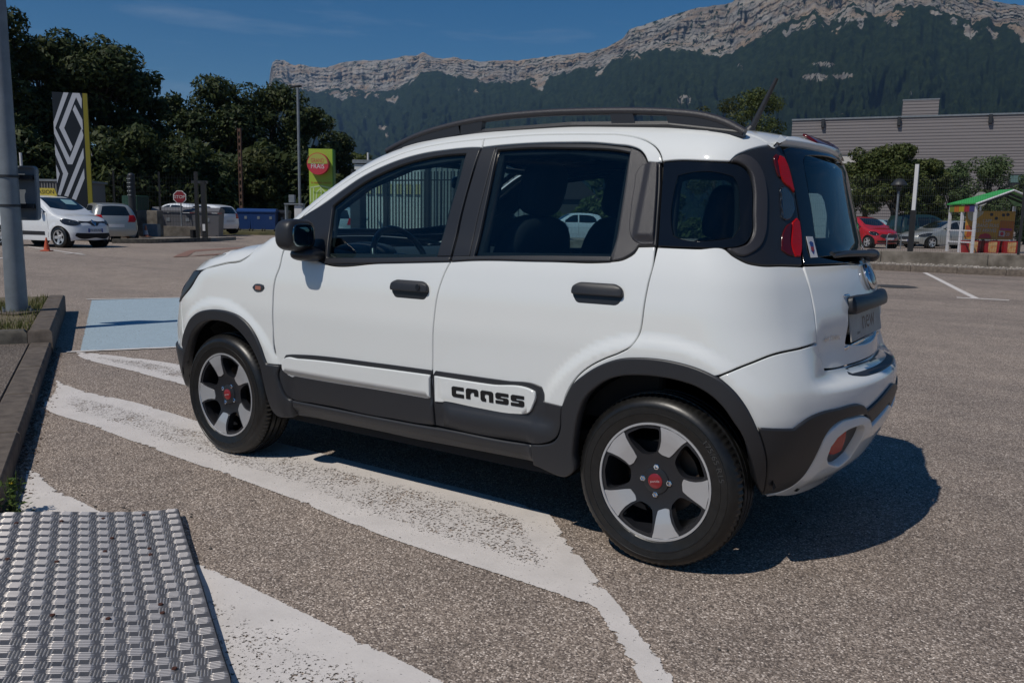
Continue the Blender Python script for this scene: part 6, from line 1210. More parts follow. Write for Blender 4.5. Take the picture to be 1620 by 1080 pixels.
strips = [[(148, 38), (190, 38), (78, 372), (205, 650), (305, 365), (322, 430), (318, 460), (228, 710), (188, 710), (60, 425), (52, 320)],
          [(225, 38), (285, 38), (305, 90), (305, 185), (256, 78), (155, 370), (230, 540), (213, 588), (112, 368)],
          [(245, 148), (312, 285), (318, 385), (303, 362), (228, 196)],
          [(62, 520), (192, 800), (125, 1010), (88, 1000), (148, 800), (68, 622)],
          [(76, 715), (118, 804), (82, 895)],
          [(322, 550), (328, 645), (192, 1020), (158, 1010)], [(330, 745), (336, 840), (262, 1050), (225, 1035)],
          ]
m = MB()
for s_ in strips:
    pp = [(max(-Wp/2+.004, min(Wp/2-.004, u)), min(H_-.004, v)) for u, v in pyl(s_)]; m.prism(pp, fn*.003, fx, (0, 0, 1), fn*.006)
st = m.build('stripe', M['pylonwhite'], py_)
# grey ribbed site building left
b = BASE(86, 42); zt = AT(86, 287, 42)[2]; m = MB(); wv = 5.2
bd_ = empty('site_building', 'low pale grey ribbed building behind the yellow roof sign', 'building', b, math.atan2(RR_[1], RR_[0]))
m = MB(); m.box((-.9, 1.5, (zt-b[2])/2), (4.2, 3, zt-b[2])); m.build('wall', mat('grey_cladding', (.16, .155, .15), .6), bd_)
m = MB(); [m.box((-3+.14*k, -.02, (zt-b[2])/2), (.06, .05, zt-b[2]-.1)) for k in range(31)]; m.build('rib', bpy.data.materials['grey_cladding'], bd_); m = MB(); m.box((-.9, 1.5, zt-b[2]+.04), (4.4, 3.2, .1)); m.build('roof', M['galv'], bd_)
# green totem
M['lime'] = mat('lime_green', (.32, .46, .045), .5); M['brandred'] = mat('totem_red', (.50, .035, .055), .5); M['limetop'] = mat('lime_disc', (.38, .40, .08), .5); M['palegreen'] = mat('pale_green_print', (.50, .62, .30), .5)
dp_ = 38.; b = BASE(509, dp_); tt = empty('green_totem', 'lime green shop totem with a round red GRAND FRAIS disc, seen above the bonnet', 'totem', b); zt = AT(509, 237, dp_)[2]-b[2]
s1 = dp_/FPX; px2 = lambda X, Y: ((X/10.8+480-509)*s1, zt-((Y/10.8+230)-237)*s1)   # from an enlargement at 10.8x
Wt = 36*s1; m = MB(); m.prism(rect(-Wt/2-.02, -.05, Wt/2, zt), (0, 0, 0), pr, (0, 0, 1), pf*.5); m.build('panel', M['lime'], tt)
m = MB(); m.prism(rect(Wt/2+.003, -.05, Wt/2+.04, zt), (0, 0, 0), pr, (0, 0, 1), pf*.48); m.build('side_panel', mat('dark_lime', (.03, .16, .012), .5), tt)
cxt, czt = px2(288, 330); ro = 180/10.8*s1; rz_ = 208/10.8*s1
def disc(name, rx, rz2, y0, y1, mt, half=None):
    pts = [(cxt+rx*math.cos(a), czt+rz2*math.sin(a)) for a in [2*math.pi*k/48 for k in range(48)]]
    if half == 1: pts = [p for p in pts if p[1] >= czt-.001]
    m = MB(); m.prism(pts, -pf*y0, pr, (0, 0, 1), -pf*(y1-y0)); return m.build(name, mt, tt)
dsc = disc('disc', ro, ro, .002, .34, M['brandred']); d2 = disc('disc_face', ro*.93, ro*.93, .341, .352, M['limetop'], 1); d2.parent = dsc
def sign_text(tx, size, mt, X, Y, yo, parent, sx=1):
    me = text_mesh(tx, size); me.materials.clear(); me.materials.append(mt); o = link('lettering', me, None, parent); u, v = px2(X, Y); o.location = pr*u-pf*yo+up*v; o.scale = (sx, 1, 1); o.rotation_euler = (R(90), 0, math.atan2(RR_[1], RR_[0])); return o
sign_text('GRAND', .27, M['brandred'], 286, 282, .356, dsc, .62); sign_text('FRAIS', .29, M['whitepost'], 286, 376, .345, dsc, .86)
sign_text('le meilleur marché', .17, mat('orange_print', (.45, .10, .03), .5), 315, 636, .01, tt, .70); sign_text('Prêts à l\'essai', .14, mat('green_print', (.05, .16, .03), .5), 270, 802, .01, tt, .75) if False else sign_text('Fruits et Légumes', .14, mat('green_print', (.05, .16, .03), .5), 320, 806, .01, tt, .70)
m = MB(); L_ = [((130, 720), (310, 690)), ((310, 690), (480, 725)), ((185, 715), (180, 960)), ((440, 720), (440, 960)), ((310, 690), (310, 960)), ((220, 960), (240, 790)), ((240, 790), (300, 740)), ((400, 960), (380, 790)), ((380, 790), (320, 740)), ((130, 735), (130, 960))]
for a, b2 in L_:
    a, b2 = px2(*a), px2(*b2); d = Vector((b2[0]-a[0], b2[1]-a[1])); nn2 = Vector((-d.y, d.x)).normalized()*.028; m.prism([(a[0]+nn2.x, a[1]+nn2.y), (b2[0]+nn2.x, b2[1]+nn2.y), (b2[0]-nn2.x, b2[1]-nn2.y), (a[0]-nn2.x, a[1]-nn2.y)], -pf*.003, pr, (0, 0, 1), -pf*.004)
m.build('printed_arch', M['palegreen'], tt)
# posts, lamp, lattice pole
e, h = post('dark_bollard', 'thick dark round bollard post beside the striped traffic cones', 211, 33.5, 279, .14, M['darkmetal'], 'bollard'); m = MB(); m.ell((0, 0, h), (.14, .14, .12), 20, 8); m.build('domed_cap', M['darkmetal'], e, smooth=60)
m = MB(); [m.ell((.09*math.cos(1.1*k-2.2), -.11, h-.12-.16*j), (.03, .05, .03), 8, 4) for k in range(4) for j in range(5)]; m.build('perforation', M['galv'], e)
e, h = post('street_lamp', 'tall slim grey street lamp in front of the dark trees, left of the green totem', 475, 46, 143, .075, M['galv'], 'street lamp'); m = MB(); m.box((-.15, 0, h+.05), (.75, .22, .10), bev=.03); m.build('lamp_head', M['darkmetal'], e)
b = BASE(383, 52); h = AT(383, 205, 52)[2]-b[2]; lt = empty('lattice_pole', 'brown rusty lattice pole rising out of the blue bins', 'pole', b); m = MB()
for s_ in (-1, 1): m.box((s_*.12, 0, h/2), (.05, .10, h))
m.build('upright', mat('rusty_steel', (.085, .045, .03), .8), lt); m = MB(); [m.box((0, 0, .3+.42*k), (.24, .06, .16)) for k in range(int(h/.42))]; m.build('batten', bpy.data.materials['rusty_steel'], lt)
# stop sign
b = BASE(286, 36.5); zc = AT(286, 312, 36.5)[2]-b[2]; ss_ = empty('stop_sign', 'octagonal red STOP sign on a thin grey post in front of the white cars', 'road sign', b)
r8 = .30; oc = [(r8*math.cos(R(22.5+45*k)), r8*math.sin(R(22.5+45*k))) for k in range(8)]; m = MB(); m.tube([(0, .05, 0), (0, .05, zc+.2)], .03, 10); m.build('post', M['galv'], ss_, smooth=60)
m = MB(); m.prism(oc, up*zc, pr, (0, 0, 1), pf*.02); pl_ = m.build('plate', M['whitepost'], ss_); m = MB(); m.prism([(a*.88, c*.88) for a, c in oc], up*zc-pf*.004, pr, (0, 0, 1), -pf*.004); m.build('red_face', mat('stop_red', (.22, .012, .02), .5), pl_)
me = text_mesh('STOP', .19); me.materials.clear(); me.materials.append(M['whitepost']); o = link('lettering', me, None, pl_); o.location = up*zc-pf*.012; o.rotation_euler = (R(90), 0, math.atan2(RR_[1], RR_[0]))
# cones
M['orange'] = mat('orange_cone', (.50, .085, .03), .5); M['coneold'] = mat('faded_cone', (.40, .13, .07), .6); M['conewhite'] = mat('cone_white', (.45, .45, .45), .5)
def cone(label, x, y, z, h, mt, stripes, tilt=0, group=None):
    e = empty('traffic_cone', label, 'traffic cone', (x, y, z), 0, group); e.rotation_euler = (0, tilt, math.atan2(RR_[1], RR_[0])); r = h*.23; m = MB(); m.lathe([(r, .02), (r*.2, h), (r*.1, h), (0, h*.99)], 20); m.build('body', mt, e, smooth=50); m = MB(); m.box((0, 0, .015), (h*.66, h*.66, .03), bev=.006); m.build('base', mt, e)
    if stripes:
        f = lambda t: r+(r*.2-r)*t+.003
        for a, b2 in stripes: MB().lathe([(f(a), .02+a*(h-.02)), (f(b2), .02+b2*(h-.02))], 20).build('white_band', M['conewhite'], e, smooth=50)
p = BASE(72, 22.3); cone('bright plain orange traffic cone on the asphalt in front of the white small hatchback', p[0], p[1], p[2], .36, M['orange'], None)
p = BASE(204.5, 31.0); cone('faded traffic cone with two white bands, largest of those by the dark bollard', p[0], p[1], p[2]+.15, .56, M['coneold'], [(.25, .48), (.66, .88)])
p = BASE(212, 31.6); cone('faded traffic cone leaning against the dark bollard', p[0], p[1], p[2]+.15, .46, M['coneold'], [(.3, .6)], R(-16))
p = BASE(230.5, 32.5); cone('faded traffic cone with one white band standing alone in front of the concrete blocks', p[0], p[1], p[2]+.15, .44, M['coneold'], [(.15, .55)])
# gravel island with kerb, low wall, blocks, fence
P2 = lambda x, y, d: BASE(x, d)
q0, q1, q2 = np.array(BASE(176, 29.0)[:2]), np.array(BASE(236, 29.6)[:2]), np.array(BASE(330, 32.5)[:2]); back = FF_*5.0
tag(slab('kerb', [tuple(q0), tuple(q1), tuple(q2), tuple(q2+FF_*.2), tuple(q1+FF_*.2), tuple(q0+FF_*.2)], 0, .31, M['kerb2'], .02), kind='structure')
tag(slab('gravel_bed', [tuple(q0+FF_*.2), tuple(q1+FF_*.2), tuple(q2+FF_*.2), tuple(q2+FF_*3.2), tuple(q0+FF_*5)], 0, .29, M['gravel'], .01), kind='structure')
w0, w1 = np.array(BASE(176, 34.5)[:2]), np.array(BASE(318, 35.2)[:2]); n_ = 7
lw = empty('low_wall', 'low weathered concrete wall behind the gravel bed, under the mesh fence at the left', 'wall', (w0[0], w0[1], .2))
d = (w1-w0); Lw = np.linalg.norm(d); an = math.atan2(d[1], d[0])
m = MB(); m.box((d[0]/2, d[1]/2, .22), (Lw, .18, .55), rz=an, bev=.01); m.build('wall_body', M['conc'], lw)
def mesh_fence(name, label, a, b, z0, z1, posts, sp=.10, wt=.004, mt=None, hz=.20, pm=None, pw=.06):
    a, b = np.array(a), np.array(b); d = b-a; Lf = np.linalg.norm(d); an = math.atan2(d[1], d[0]); e = empty(name, label, 'fence', (a[0], a[1], z0)); e.rotation_euler = (0, 0, an); m = MB(); H_ = z1-z0
    for k in range(int(Lf/sp)): m.box((k*sp, 0, H_/2), (wt, wt, H_))
    for k in range(int(H_/hz)+1): m.box((Lf/2, .004, k*hz), (Lf, wt, wt*1.3))
    m.build('mesh_panel', mt or M['blackm'], e)
    for t in posts: mm_ = MB(); mm_.box((Lf*t, 0, H_/2+.03), (pw, pw, H_+.12)); mm_.build('post', pm or M['blackm'], e)
    return e
zf = AT(254, 276, 35)[2]; tpost = [(x-176)/(318-176)*1.0 for x in (183, 254, 312)]
mesh_fence('mesh_fence', 'dark welded mesh fence standing on the low wall at the left', w0, w1, .69, zf, tpost, sp=.11, wt=.006)
for px_, d_, w_, h_, lab in ((236, 34.0, .95, 1.03, 'grey concrete block next to the dark bollard'), (248, 34.1, .30, 1.03, 'slim concrete block leaning at the right of the larger block')):
    p = BASE(px_, d_); m = MB(); m.box((0, 0, h_/2), (w_, .55, h_), bev=.02); o = tag(m.build('concrete_block', M['conc']), lab, 'concrete block'); o.location = (p[0], p[1], .29); o.rotation_euler = (0, 0, math.atan2(RR_[1], RR_[0]))
p = BASE(240, 33.2); m = MB(); m.box((0, 0, .25), (.58, .3, .5), bev=.01); o = tag(m.build('meter_box', M['galv']), 'small pale grey box in front of the concrete blocks', 'box'); o.location = (p[0], p[1], .29); o.rotation_euler = (0, 0, math.atan2(RR_[1], RR_[0]))
p = BASE(216, 36.5); m = MB(); m.box((0, 0, .9), (1.1, .6, 1.8), bev=.03); o = tag(m.build('green_bin', mat('dark_green_plastic', (.008, .04, .022), .5)), 'dark green container half hidden behind the dark bollard', 'bin'); o.location = (p[0], p[1], .15)
# gate post with its rail
gp = BASE(320, 32.6); ga = empty('gate_post', 'black double gate post at the right end of the kerb, with a white label', 'gate post', gp); hgt = AT(320, 287, 32.6)[2]-gp[2]
for px_, w_, hh, nm in ((-.18, .12, hgt+.35, 'slim_upright'), (.10, .17, hgt, 'main_upright')): m = MB(); c = pr*px_; m.box((c.x, c.y, hh/2), (w_, w_, hh), rz=math.atan2(RR_[1], RR_[0])); m.build(nm, M['blackm'], ga)
m = MB(); c = -pr*.04; m.box((c.x, c.y, hgt-.04), (.62, .1, .1), rz=math.atan2(RR_[1], RR_[0])); m.build('guide_rollers', M['darkmetal'], ga); m = MB(); c = pr*.10-pf*.1; m.box((c.x, c.y, .55), (.10, .02, .26), rz=math.atan2(RR_[1], RR_[0])); m.build('white_label', M['whitepost'], ga); m = MB(); c = -pr*.36; m.box((c.x, c.y, .2), (.16, .16, .5)); m.build('stub', M['blackm'], ga)
# bins
vg0 = [BASE(x, d_)[:2] for x, d_ in ((236, 44), (470, 46), (640, 50), (640, 75), (200, 75))]
tag(slab('verge', vg0, .0, .34, noisy('dry_verge', (.045, .05, .02), (.15, .13, .06), 1.2, .95, 8), .05), kind='structure')
M['bluebin'] = mat('blue_plastic', (.012, .045, .16), .45); M['greybin'] = mat('grey_plastic', (.12, .12, .13), .55)
def bin_(px_, d_, mt, lab, w_=1.15, h_=1.2, grp=None, zb_=.34):
    p = BASE(px_, d_); e = empty('wheeled_bin', lab, 'bin', (p[0], p[1], zb_), math.atan2(RR_[1], RR_[0])+.1, grp); m = MB(); hw_, tw_ = w_/2*.9, w_/2
    m.add([(-hw_, -.42, .1), (hw_, -.42, .1), (hw_, .42, .1), (-hw_, .42, .1), (-tw_, -.5, h_*.85), (tw_, -.5, h_*.85), (tw_, .5, h_*.85), (-tw_, .5, h_*.85)], [(3, 2, 1, 0), (0, 1, 5, 4), (1, 2, 6, 5), (2, 3, 7, 6), (3, 0, 4, 7), (4, 5, 6, 7)]); m.build('body', mt, e)
    m = MB(); m.prism([(-.54, h_*.86), (.54, h_*.86), (.5, h_*.97), (.1, h_*1.04), (-.3, h_*1.03), (-.54, h_*.92)], (-tw_-.02, 0, 0), (0, 1, 0), (0, 0, 1), (w_+.04, 0, 0)); m.build('lid', mt, e)
    m = MB(); m.box((.1, -.475, h_*.62), (.14, .02, .16)); m.build('sticker', M['galv'], e)
    for s_ in (-1, 1): m = MB(); m.tube([(s_*hw_*.8, -.42, .08), (s_*hw_*.8+.04, -.42, .08)], .08, 10); m.build('wheel', M['blackm'], e)
for k, (x, lab) in enumerate([(352, 'blue wheeled bin at the left end of the blue row'), (389, 'blue wheeled bin right of the lattice pole foot'), (409, 'blue wheeled bin third from the left in the blue row'), (428, 'blue wheeled bin at the right end of the blue row')]): bin_(x, 47 if k else 44, M['bluebin'], lab, .72 if k else .85, grp='blue wheeled bins in a row under the trees')
for k, (x, lab) in enumerate([(268, 'grey wheeled bin left of the stop sign post'), (298, 'largest grey wheeled bin right of the stop sign post'), (330, 'grey wheeled bin behind the gate post')]): bin_(x, 37.3, M['greybin'], lab, 1.15, 1.3, 'grey wheeled bins behind the low wall', .15)
bin_(366, 49, mat('black_plastic_bin', (.012, .012, .014), .5), 'black wheeled bin between the first and second blue bins', .9, 1.15); bin_(446, 48, bpy.data.materials['black_plastic_bin'], 'black wheeled bin left of the meter cabinet', .9, 1.15)
# meter cabinet
p = BASE(467, 33); mc = empty('meter_cabinet', 'pale grey outdoor cabinet at the left of the windscreen pillar, below the tall street lamp', 'cabinet', p, math.atan2(RR_[1], RR_[0])); h = AT(467, 323, 33)[2]-p[2]
for s_ in (-1, 1): m = MB(); m.box((s_*.33, 0, h/2), (.05, .3, h)); m.build('leg', M['galv'], mc)
m = MB(); m.box((0, 0, h), (.74, .4, .05)); m.build('top', M['galv'], mc); m = MB(); m.box((.16, 0, h-.30), (.30, .25, .5), bev=.01); m.build('meter_box', M['whitepost'], mc); m = MB(); m.box((0, 0, h-.80), (.62, .25, .42), bev=.01); m.build('lower_box', M['galv'], mc); m = MB(); m.box((-.1, 0, h+.2), (.22, .2, .3), bev=.01); m.build('upper_box', M['galv'], mc)
# scene beyond the front window: palisade gate and building
a_, b_ = BASE(560, 26)[:2], BASE(742, 24)[:2]; pg = mesh_fence('palisade_gate', 'dark vertical bar gate seen through the front door window', a_, b_, .10, 2.55, [0, .3, .66, 1], sp=.115, wt=.03, hz=2.2, pw=.11)
m = MB(); m.box((0, 0, 1.15), (.42, .3, 2.3), bev=.02); p = BASE(567, 25.6); o = tag(m.build('gate_pillar', M['darkmetal']), 'dark square gate pillar seen through the front door window', 'pillar'); o.location = p
p = BASE(604, 50); ob = empty('office_building', 'pale flat-roofed office building seen through the front door window', 'building', p, math.atan2(RR_[1], RR_[0])); hh = AT(640, 262, 50)[2]-p[2]
m = MB(); m.box((.6, 3, hh/2), (4.4, 6, hh)); m.build('wall', mat('pale_render', (.60, .62, .60), .8), ob); m = MB(); m.box((.6, 3, hh+.15), (4.6, 6.2, .2)); m.build('roof', M['galv'], ob)
for k in range(7): m = MB(); m.box((-1.3+.58*k, -.02, 2.75), (.40, .08, .66)); w_ = m.build('window', M['whitepost'], ob); m = MB(); m.box((-1.3+.58*k, -.05, 2.75), (.34, .08, .58)); m.build('pane', mat('yellow_blind', (.60, .52, .28), .5) if k == 0 else bpy.data.materials['yellow_blind'], w_)
gs = empty('grey_shed', 'grey metal shed with vertical ribs seen through the front door window, behind the bar gate', 'building', BASE(662, 46), math.atan2(RR_[1], RR_[0])); hh = AT(662, 262, 46)[2]-.1
m = MB(); m.box((3.2, 3, hh/2), (6.2, 6, hh)); m.build('wall', mat('shed_grey', (.24, .26, .25), .7), gs); m = MB(); m.box((3.2, 3, hh+.08), (6.4, 6.2, .16)); m.build('roof', M['galv'], gs); m = MB(); [m.box((.3+.3*k, -.03, hh/2), (.08, .06, hh-.1)) for k in range(20)]; m.build('wall_rib', bpy.data.materials['shed_grey'], gs)
p = BASE(742, 32); m = MB(); vn2 = dict(vn_sp); parked_car('pale_van', 'pale blue-white van seen through the front door window beside the central pillar', (p[0]+.6*RR_[0], p[1]+.6*RR_[1], .15), head(.3, -1), vn2, carpaint('pale_van_paint', (.45, .55, .58)), cat='van')
# green bank and mesh fence beyond the rear door window
M['bank'] = noisy('green_bank', (.018, .035, .012), (.045, .07, .025), 2.5, .9, 8, .6, .2)
bk = [BASE(700, 60)[:2], BASE(1130, 60)[:2], BASE(1130, 90)[:2], BASE(700, 90)[:2]]
r = random.Random(9); vs = []; fs = []
for k in range(16000):
    px_ = r.uniform(690, 1260); d_ = 58+r.uniform(0, 9); p = AT(px_, 345, d_); z_ = r.random()*(1.9+.9*math.sin(px_*.021)+.4*math.sin(px_*.11)); c_ = Vector((p[0], p[1], .1+z_)); nrm = Vector((r.gauss(0, 1), r.gauss(0, 1)-.7, r.gauss(0, 1)+.5)).normalized(); a = nrm.orthogonal().normalized(); b2 = nrm.cross(a); s_ = r.uniform(.12, .28); k0 = len(vs)
    vs += [tuple(c_-a*s_), tuple(c_-b2*s_*.5), tuple(c_+a*s_), tuple(c_+b2*s_*.5)]; fs.append((k0, k0+1, k0+2, k0+3))
me = bpy.data.meshes.new('shrub_bank'); me.from_pydata(vs, [], fs); tag(link('shrub_bank', me, D2), 'green shrubs on the bank seen through the rear door window', 'shrubs', kind='stuff')
for k, (x, t) in enumerate(((800, 270), (950, 265), (1040, 268))): treepx(x, 72, t, 90, ['tree seen through the rear door window behind the driver headrest', 'tree seen through the rear door window behind the rear headrest', 'tree seen through the small quarter window'][k], D2, n=2600, leaf=.3, seed=70+k, nclump=20)
p = BASE(898, 66); hs_ = empty('gabled_house', 'small dark gabled house behind the shrubs, seen through the rear door window', 'house', p, math.atan2(RR_[1], RR_[0])); m = MB(); m.box((0, 2, 1.4), (4.4, 4, 2.8)); m.build('wall', mat('house_wall', (.07, .065, .06), .8), hs_); m = MB(); m.prism([(-2.5, 2.75), (2.5, 2.75), (0, 5.0)], (0, -.2, 0), (1, 0, 0), (0, 0, 1), (0, 4.6, 0)); m.build('roof', mat('house_roof', (.05, .04, .04), .8), hs_); m = MB(); m.tube([(-2.55, -.25, 2.75), (0, -.25, 5.05)], .07, 6); m.build('verge_board', M['whitepost'], hs_)

# ================================================================== right side: kerb, low wall, fence, warehouse, shelter
kA, kB = np.array(G(1371, 426)), np.array(G(1620, 437.5)); kd = (kB-kA)/np.linalg.norm(kB-kA); kn = np.array([-kd[1], kd[0]]); kn = kn if kn@FF_ > 0 else -kn
S0, S1 = kA-kd*17, kA+kd*16
n_ = 0; t = 0; Lk = np.linalg.norm(S1-S0)
while t < Lk:
    a = S0+kd*t; b2 = S0+kd*min(t+1.0, Lk)*1.0 if False else S0+kd*(t+.99); tag(slab('kerb_stone', [tuple(a), tuple(b2), tuple(b2+kn*.16), tuple(a+kn*.16)], 0, .15+.13, M['kerb'], .02), kind='structure'); t += 1
tag(slab('gravel_bed', [tuple(S0+kn*.165), tuple(S1+kn*.165), tuple(S1+kn*1.35), tuple(S0+kn*1.35)], 0, .272, M['gravel'], .005), kind='structure')
r = random.Random(3); m = MB()
for k in range(2600):
    q_ = S0+kd*r.uniform(7, Lk)+kn*r.uniform(.17, 1.3); s_ = r.uniform(.012, .035); m.ell((q_[0], q_[1], .275+s_*.3), (s_, s_*.8, s_*.6), 5, 3)
tag(m.build('loose_stones', noisy('pale_stone', (.20, .17, .14), (.50, .45, .40), 12, .9)), 'pale loose stones lying between the right kerb and the low wall', 'stones', kind='stuff')
wz0, wz1 = .15, AT(1450, 396, float(np.linalg.norm(((kA+kB)/2+kn*1.4-CAM[:2]))*.95))[2]
rel = (kA+kn*1.4)-CAM[:2]; 
def wall_seg(t0, t1): return S0+kd*t0+kn*1.36, S0+kd*t1+kn*1.36
rw = empty('low_concrete_wall', 'long low concrete panel wall along the right side, stained and jointed', 'wall', (float(S0[0]), float(S0[1]), .15)); t = 0; hw2 = wz1-.15
while t < Lk:
    a, b2 = wall_seg(t+.01, t+2.42); c = (a+b2)/2-S0; m = MB(); m.box((c[0], c[1], hw2/2), (2.41, .14, hw2), rz=math.atan2(kd[1], kd[0]), bev=.012); m.build('wall_panel', M['conc'], rw)
    a = S0+kd*t+kn*1.27-S0; m = MB(); m.box((a[0], a[1], hw2/2+.005), (.10, .05, hw2-.01), rz=math.atan2(kd[1], kd[0]), bev=.01); m.build('joint_pier', M['conc'], rw); t += 2.43
fa, fb = S0+kn*1.36, S1+kn*1.36
M['meshwire'] = mat('grey_green_wire', (.035, .04, .04), .5)
tq = [float(((np.array(BASE(x, d_)[:2])-fa)@kd)/np.linalg.norm(fb-fa)) for x, d_ in ((1618, 20.5), (1441, 21.2))]
mesh_fence('mesh_fence', 'fine welded mesh fence on top of the right-hand low wall', fa, fb, wz1, wz1+1.9, [tq[0]-.135*k for k in range(0, 5)], sp=.05, wt=.003, mt=M['meshwire'], hz=.2, pm=M['blackm'])
# black and white post
b = fa+kd*(tq[1]*np.linalg.norm(fb-fa)); 
dpp = float((b-CAM[:2])@FF_); zt_ = AT(1449, 262, dpp)[2]; zm_ = AT(1446, 333, dpp)[2]; pw_ = empty('two_tone_post', 'slim post, black below and white above, standing at the right-hand low wall', 'post', (float(b[0]), float(b[1])-.0, .3))
m = MB(); m.box((0, 0, (zm_-.3)/2), (.12, .12, zm_-.3)); m.build('lower_part', M['blackm'], pw_); m = MB(); m.box((0, 0, (zm_+zt_)/2-.3), (.085, .085, zt_-zm_)); m.build('upper_part', M['whitepost'], pw_)
# small lamp with a hat
b = BASE(1417, 46); hl_ = AT(1427, 300, 46)[2]-b[2]; sl = empty('hooded_lamp', 'slim grey lamp with a conical hood in front of the rounded trees', 'street lamp', b); m = MB(); m.tube([(0, 0, 0), (0, 0, hl_)], .06, 10); m.build('pole', M['galv'], sl, smooth=60); m = MB(); m.lathe([(.10, hl_-.1), (.14, hl_+.15), (.42, hl_+.22), (.40, hl_+.30), (.18, hl_+.55), (0, hl_+.58)], 20); m.build('hood', M['darkmetal'], sl, smooth=40)
b = BASE(1416, 40.5); m = MB(); m.tube([(-.34, 0, 0), (-.34, 0, .62), (-.27, 0, .72), (.27, 0, .72), (.34, 0, .62), (.34, 0, 0)], .028, 8); o = tag(m.build('hoop_barrier', M['galv'], smooth=60), 'pale tubular hoop barrier at the foot of the hooded lamp', 'barrier'); o.location = b; o.rotation_euler = (0, 0, math.atan2(RR_[1], RR_[0]))
# warehouse
wa, wb_ = np.array(BASE(1243, 78)[:2]), np.array(BASE(1760, 68)[:2]); wd = wb_-wa; Lw = np.linalg.norm(wd); an = math.atan2(wd[1], wd[0]); wh = empty('warehouse', 'long grey warehouse clad in horizontal ribbed metal, behind the trees on the right', 'building', (wa[0], wa[1], .1), an)
zt_ = AT(1243, 195.5, 78)[2]; M['ribs'] = mat('ribbed_cladding', (.225, .205, .205), .5, .1); zlow = AT(1330, 246, 75)[2]
def clad(m, x0, x1, z0, z1, y=0., pitch=.27):
    k = z0
    prof = []
    while k < z1-.01: e_ = min(k+pitch, z1); prof += [(y, k), (y, k+(e_-k)*.42), (y-.03, k+(e_-k)*.50), (y-.03, k+(e_-k)*.92)]; k += pitch
    prof.append((y, z1)); n = len(prof); m.add([(x0, a, b) for a, b in prof]+[(x1, a, b) for a, b in prof], [(i, i+n, i+n+1, i+1) for i in range(n-1)])
m = MB(); xl = 5.6; clad(m, 0, Lw, zlow, zt_); clad(m, xl, Lw, .0, zlow); m.build('cladding', M['ribs'], wh)
m = MB(); m.box((Lw/2, 12, (zt_-.2)/2), (Lw-.1, 23.8, zt_-.2)); m.build('wall', mat('pale_wall', (.50, .48, .45), .8), wh)
m = MB(); m.box((Lw/2, -.02, zt_+.05), (Lw+.1, .2, .14)); m.build('coping', M['galv'], wh)
f_ = lambda px_: float(np.interp(px_, [1243, 1760], [0, Lw])); g_ = lambda px_: (lambda a: a)(f_(px_))
def wx_(px_):   # exact bearing on the facade line
    d = pray(px_, 330)[:2]; A = np.array([[d[0], -wd[0]], [d[1], -wd[1]]]); s_ = np.linalg.solve(A, wa-CAM[:2]); return s_[1]*Lw
x0, x1 = wx_(1415), wx_(1471); zp = AT(1440, 164.5, 74)[2]; m = MB(); clad(m, x0, x1, zt_+.12, zp, -.05); m.build('parapet_cladding', M['ribs'], wh); m = MB(); m.box(((x0+x1)/2, 2.6, (zp+zt_)/2+.06), (x1-x0-.02, 5.2, zp-zt_-.14)); m.build('parapet_block', mat('dark_cladding', (.06, .06, .065), .6), wh)
m = MB(); m.box(((x0+x1)/2, -.02, zp+.03), (x1-x0+.1, .16, .10)); m.build('parapet_coping', M['galv'], wh)
for px_ in (1293, 1411, 1553): m = MB(); m.box((wx_(px_), -.22, zt_-.35), (.28, .30, .75), bev=.03); m.build('rain_hopper', M['darkmetal'], wh)
for px_ in (1606, 1500): zw = AT(px_, 285, 70)[2]; m = MB(); m.box((wx_(px_), -.10, zw), (1.5, .12, .8)); w_ = m.build('window', M['darkmetal'], wh); m = MB(); m.box((wx_(px_), -.17, zw), (1.25, .04, .58)); m.build('pane', mat('window_teal', (.10, .17, .16), .2) if px_ == 1606 else bpy.data.materials['window_teal'], w_)
# trolley shelter
dps = 36.; M['greenroof'] = mat('green_roof', (.05, .36, .07), .45); M['postwhite'] = mat('white_steel', (.62, .62, .64), .4)
c0 = np.array(BASE(1541, dps)[:2]); ang = math.atan2(RR_[1], RR_[0])+R(4); sh_ = empty('trolley_shelter', 'white framed shelter with a green pitched roof at the right edge', 'shelter', (c0[0], c0[1], .15), ang)
Ws, Ds = 3.0, 2.0; ez = AT(1541, 323, dps)[2]-.15; rzg = AT(1597, 305, dps+.4)[2]-.15; lean = -1.0
def sx(x, y): return x+.1*y/Ds
for (x, y) in ((0, 0), (sx(0, Ds/2), Ds/2), (sx(0, Ds), Ds), (Ws, 0), (sx(Ws, Ds), Ds)): m = MB(); m.box((x, y, ez/2), (.10, .10, ez)); m.build('post', M['postwhite'], sh_)
m = MB(); A = [(-.12, -.15, ez), (Ws/2, -.15, rzg+.08), (Ws+.12, -.15, ez)]; B_ = [(sx(-.12, Ds+.15), Ds+.15, ez), (sx(Ws/2, .8), .8, rzg+.08), (sx(Ws+.12, Ds+.15), Ds+.15, ez)]; up_ = lambda p, h=.05: (p[0], p[1], p[2]+h)
m.add([up_(p) for p in A+B_], [(0, 1, 4, 3), (1, 2, 5, 4)]); m.add(A+B_, [(3, 4, 1, 0), (4, 5, 2, 1)]); m.add([A[0], A[1], A[2], up_(A[2]), up_(A[1]), up_(A[0])], [(0, 1, 4, 5), (1, 2, 3, 4)]); m.add([A[0], B_[0], up_(B_[0]), up_(A[0])], [(0, 3, 2, 1)]); ro_ = m.build('roof', M['greenroof'], sh_)
m = MB(); m.tube([(A[0][0], A[0][1]-.02, A[0][2]), (A[1][0], A[1][1]-.02, A[1][2]), (A[2][0], A[2][1]-.02, A[2][2])], .045, 6); m.build('rake_trim', M['postwhite'], sh_)
m = MB(); 
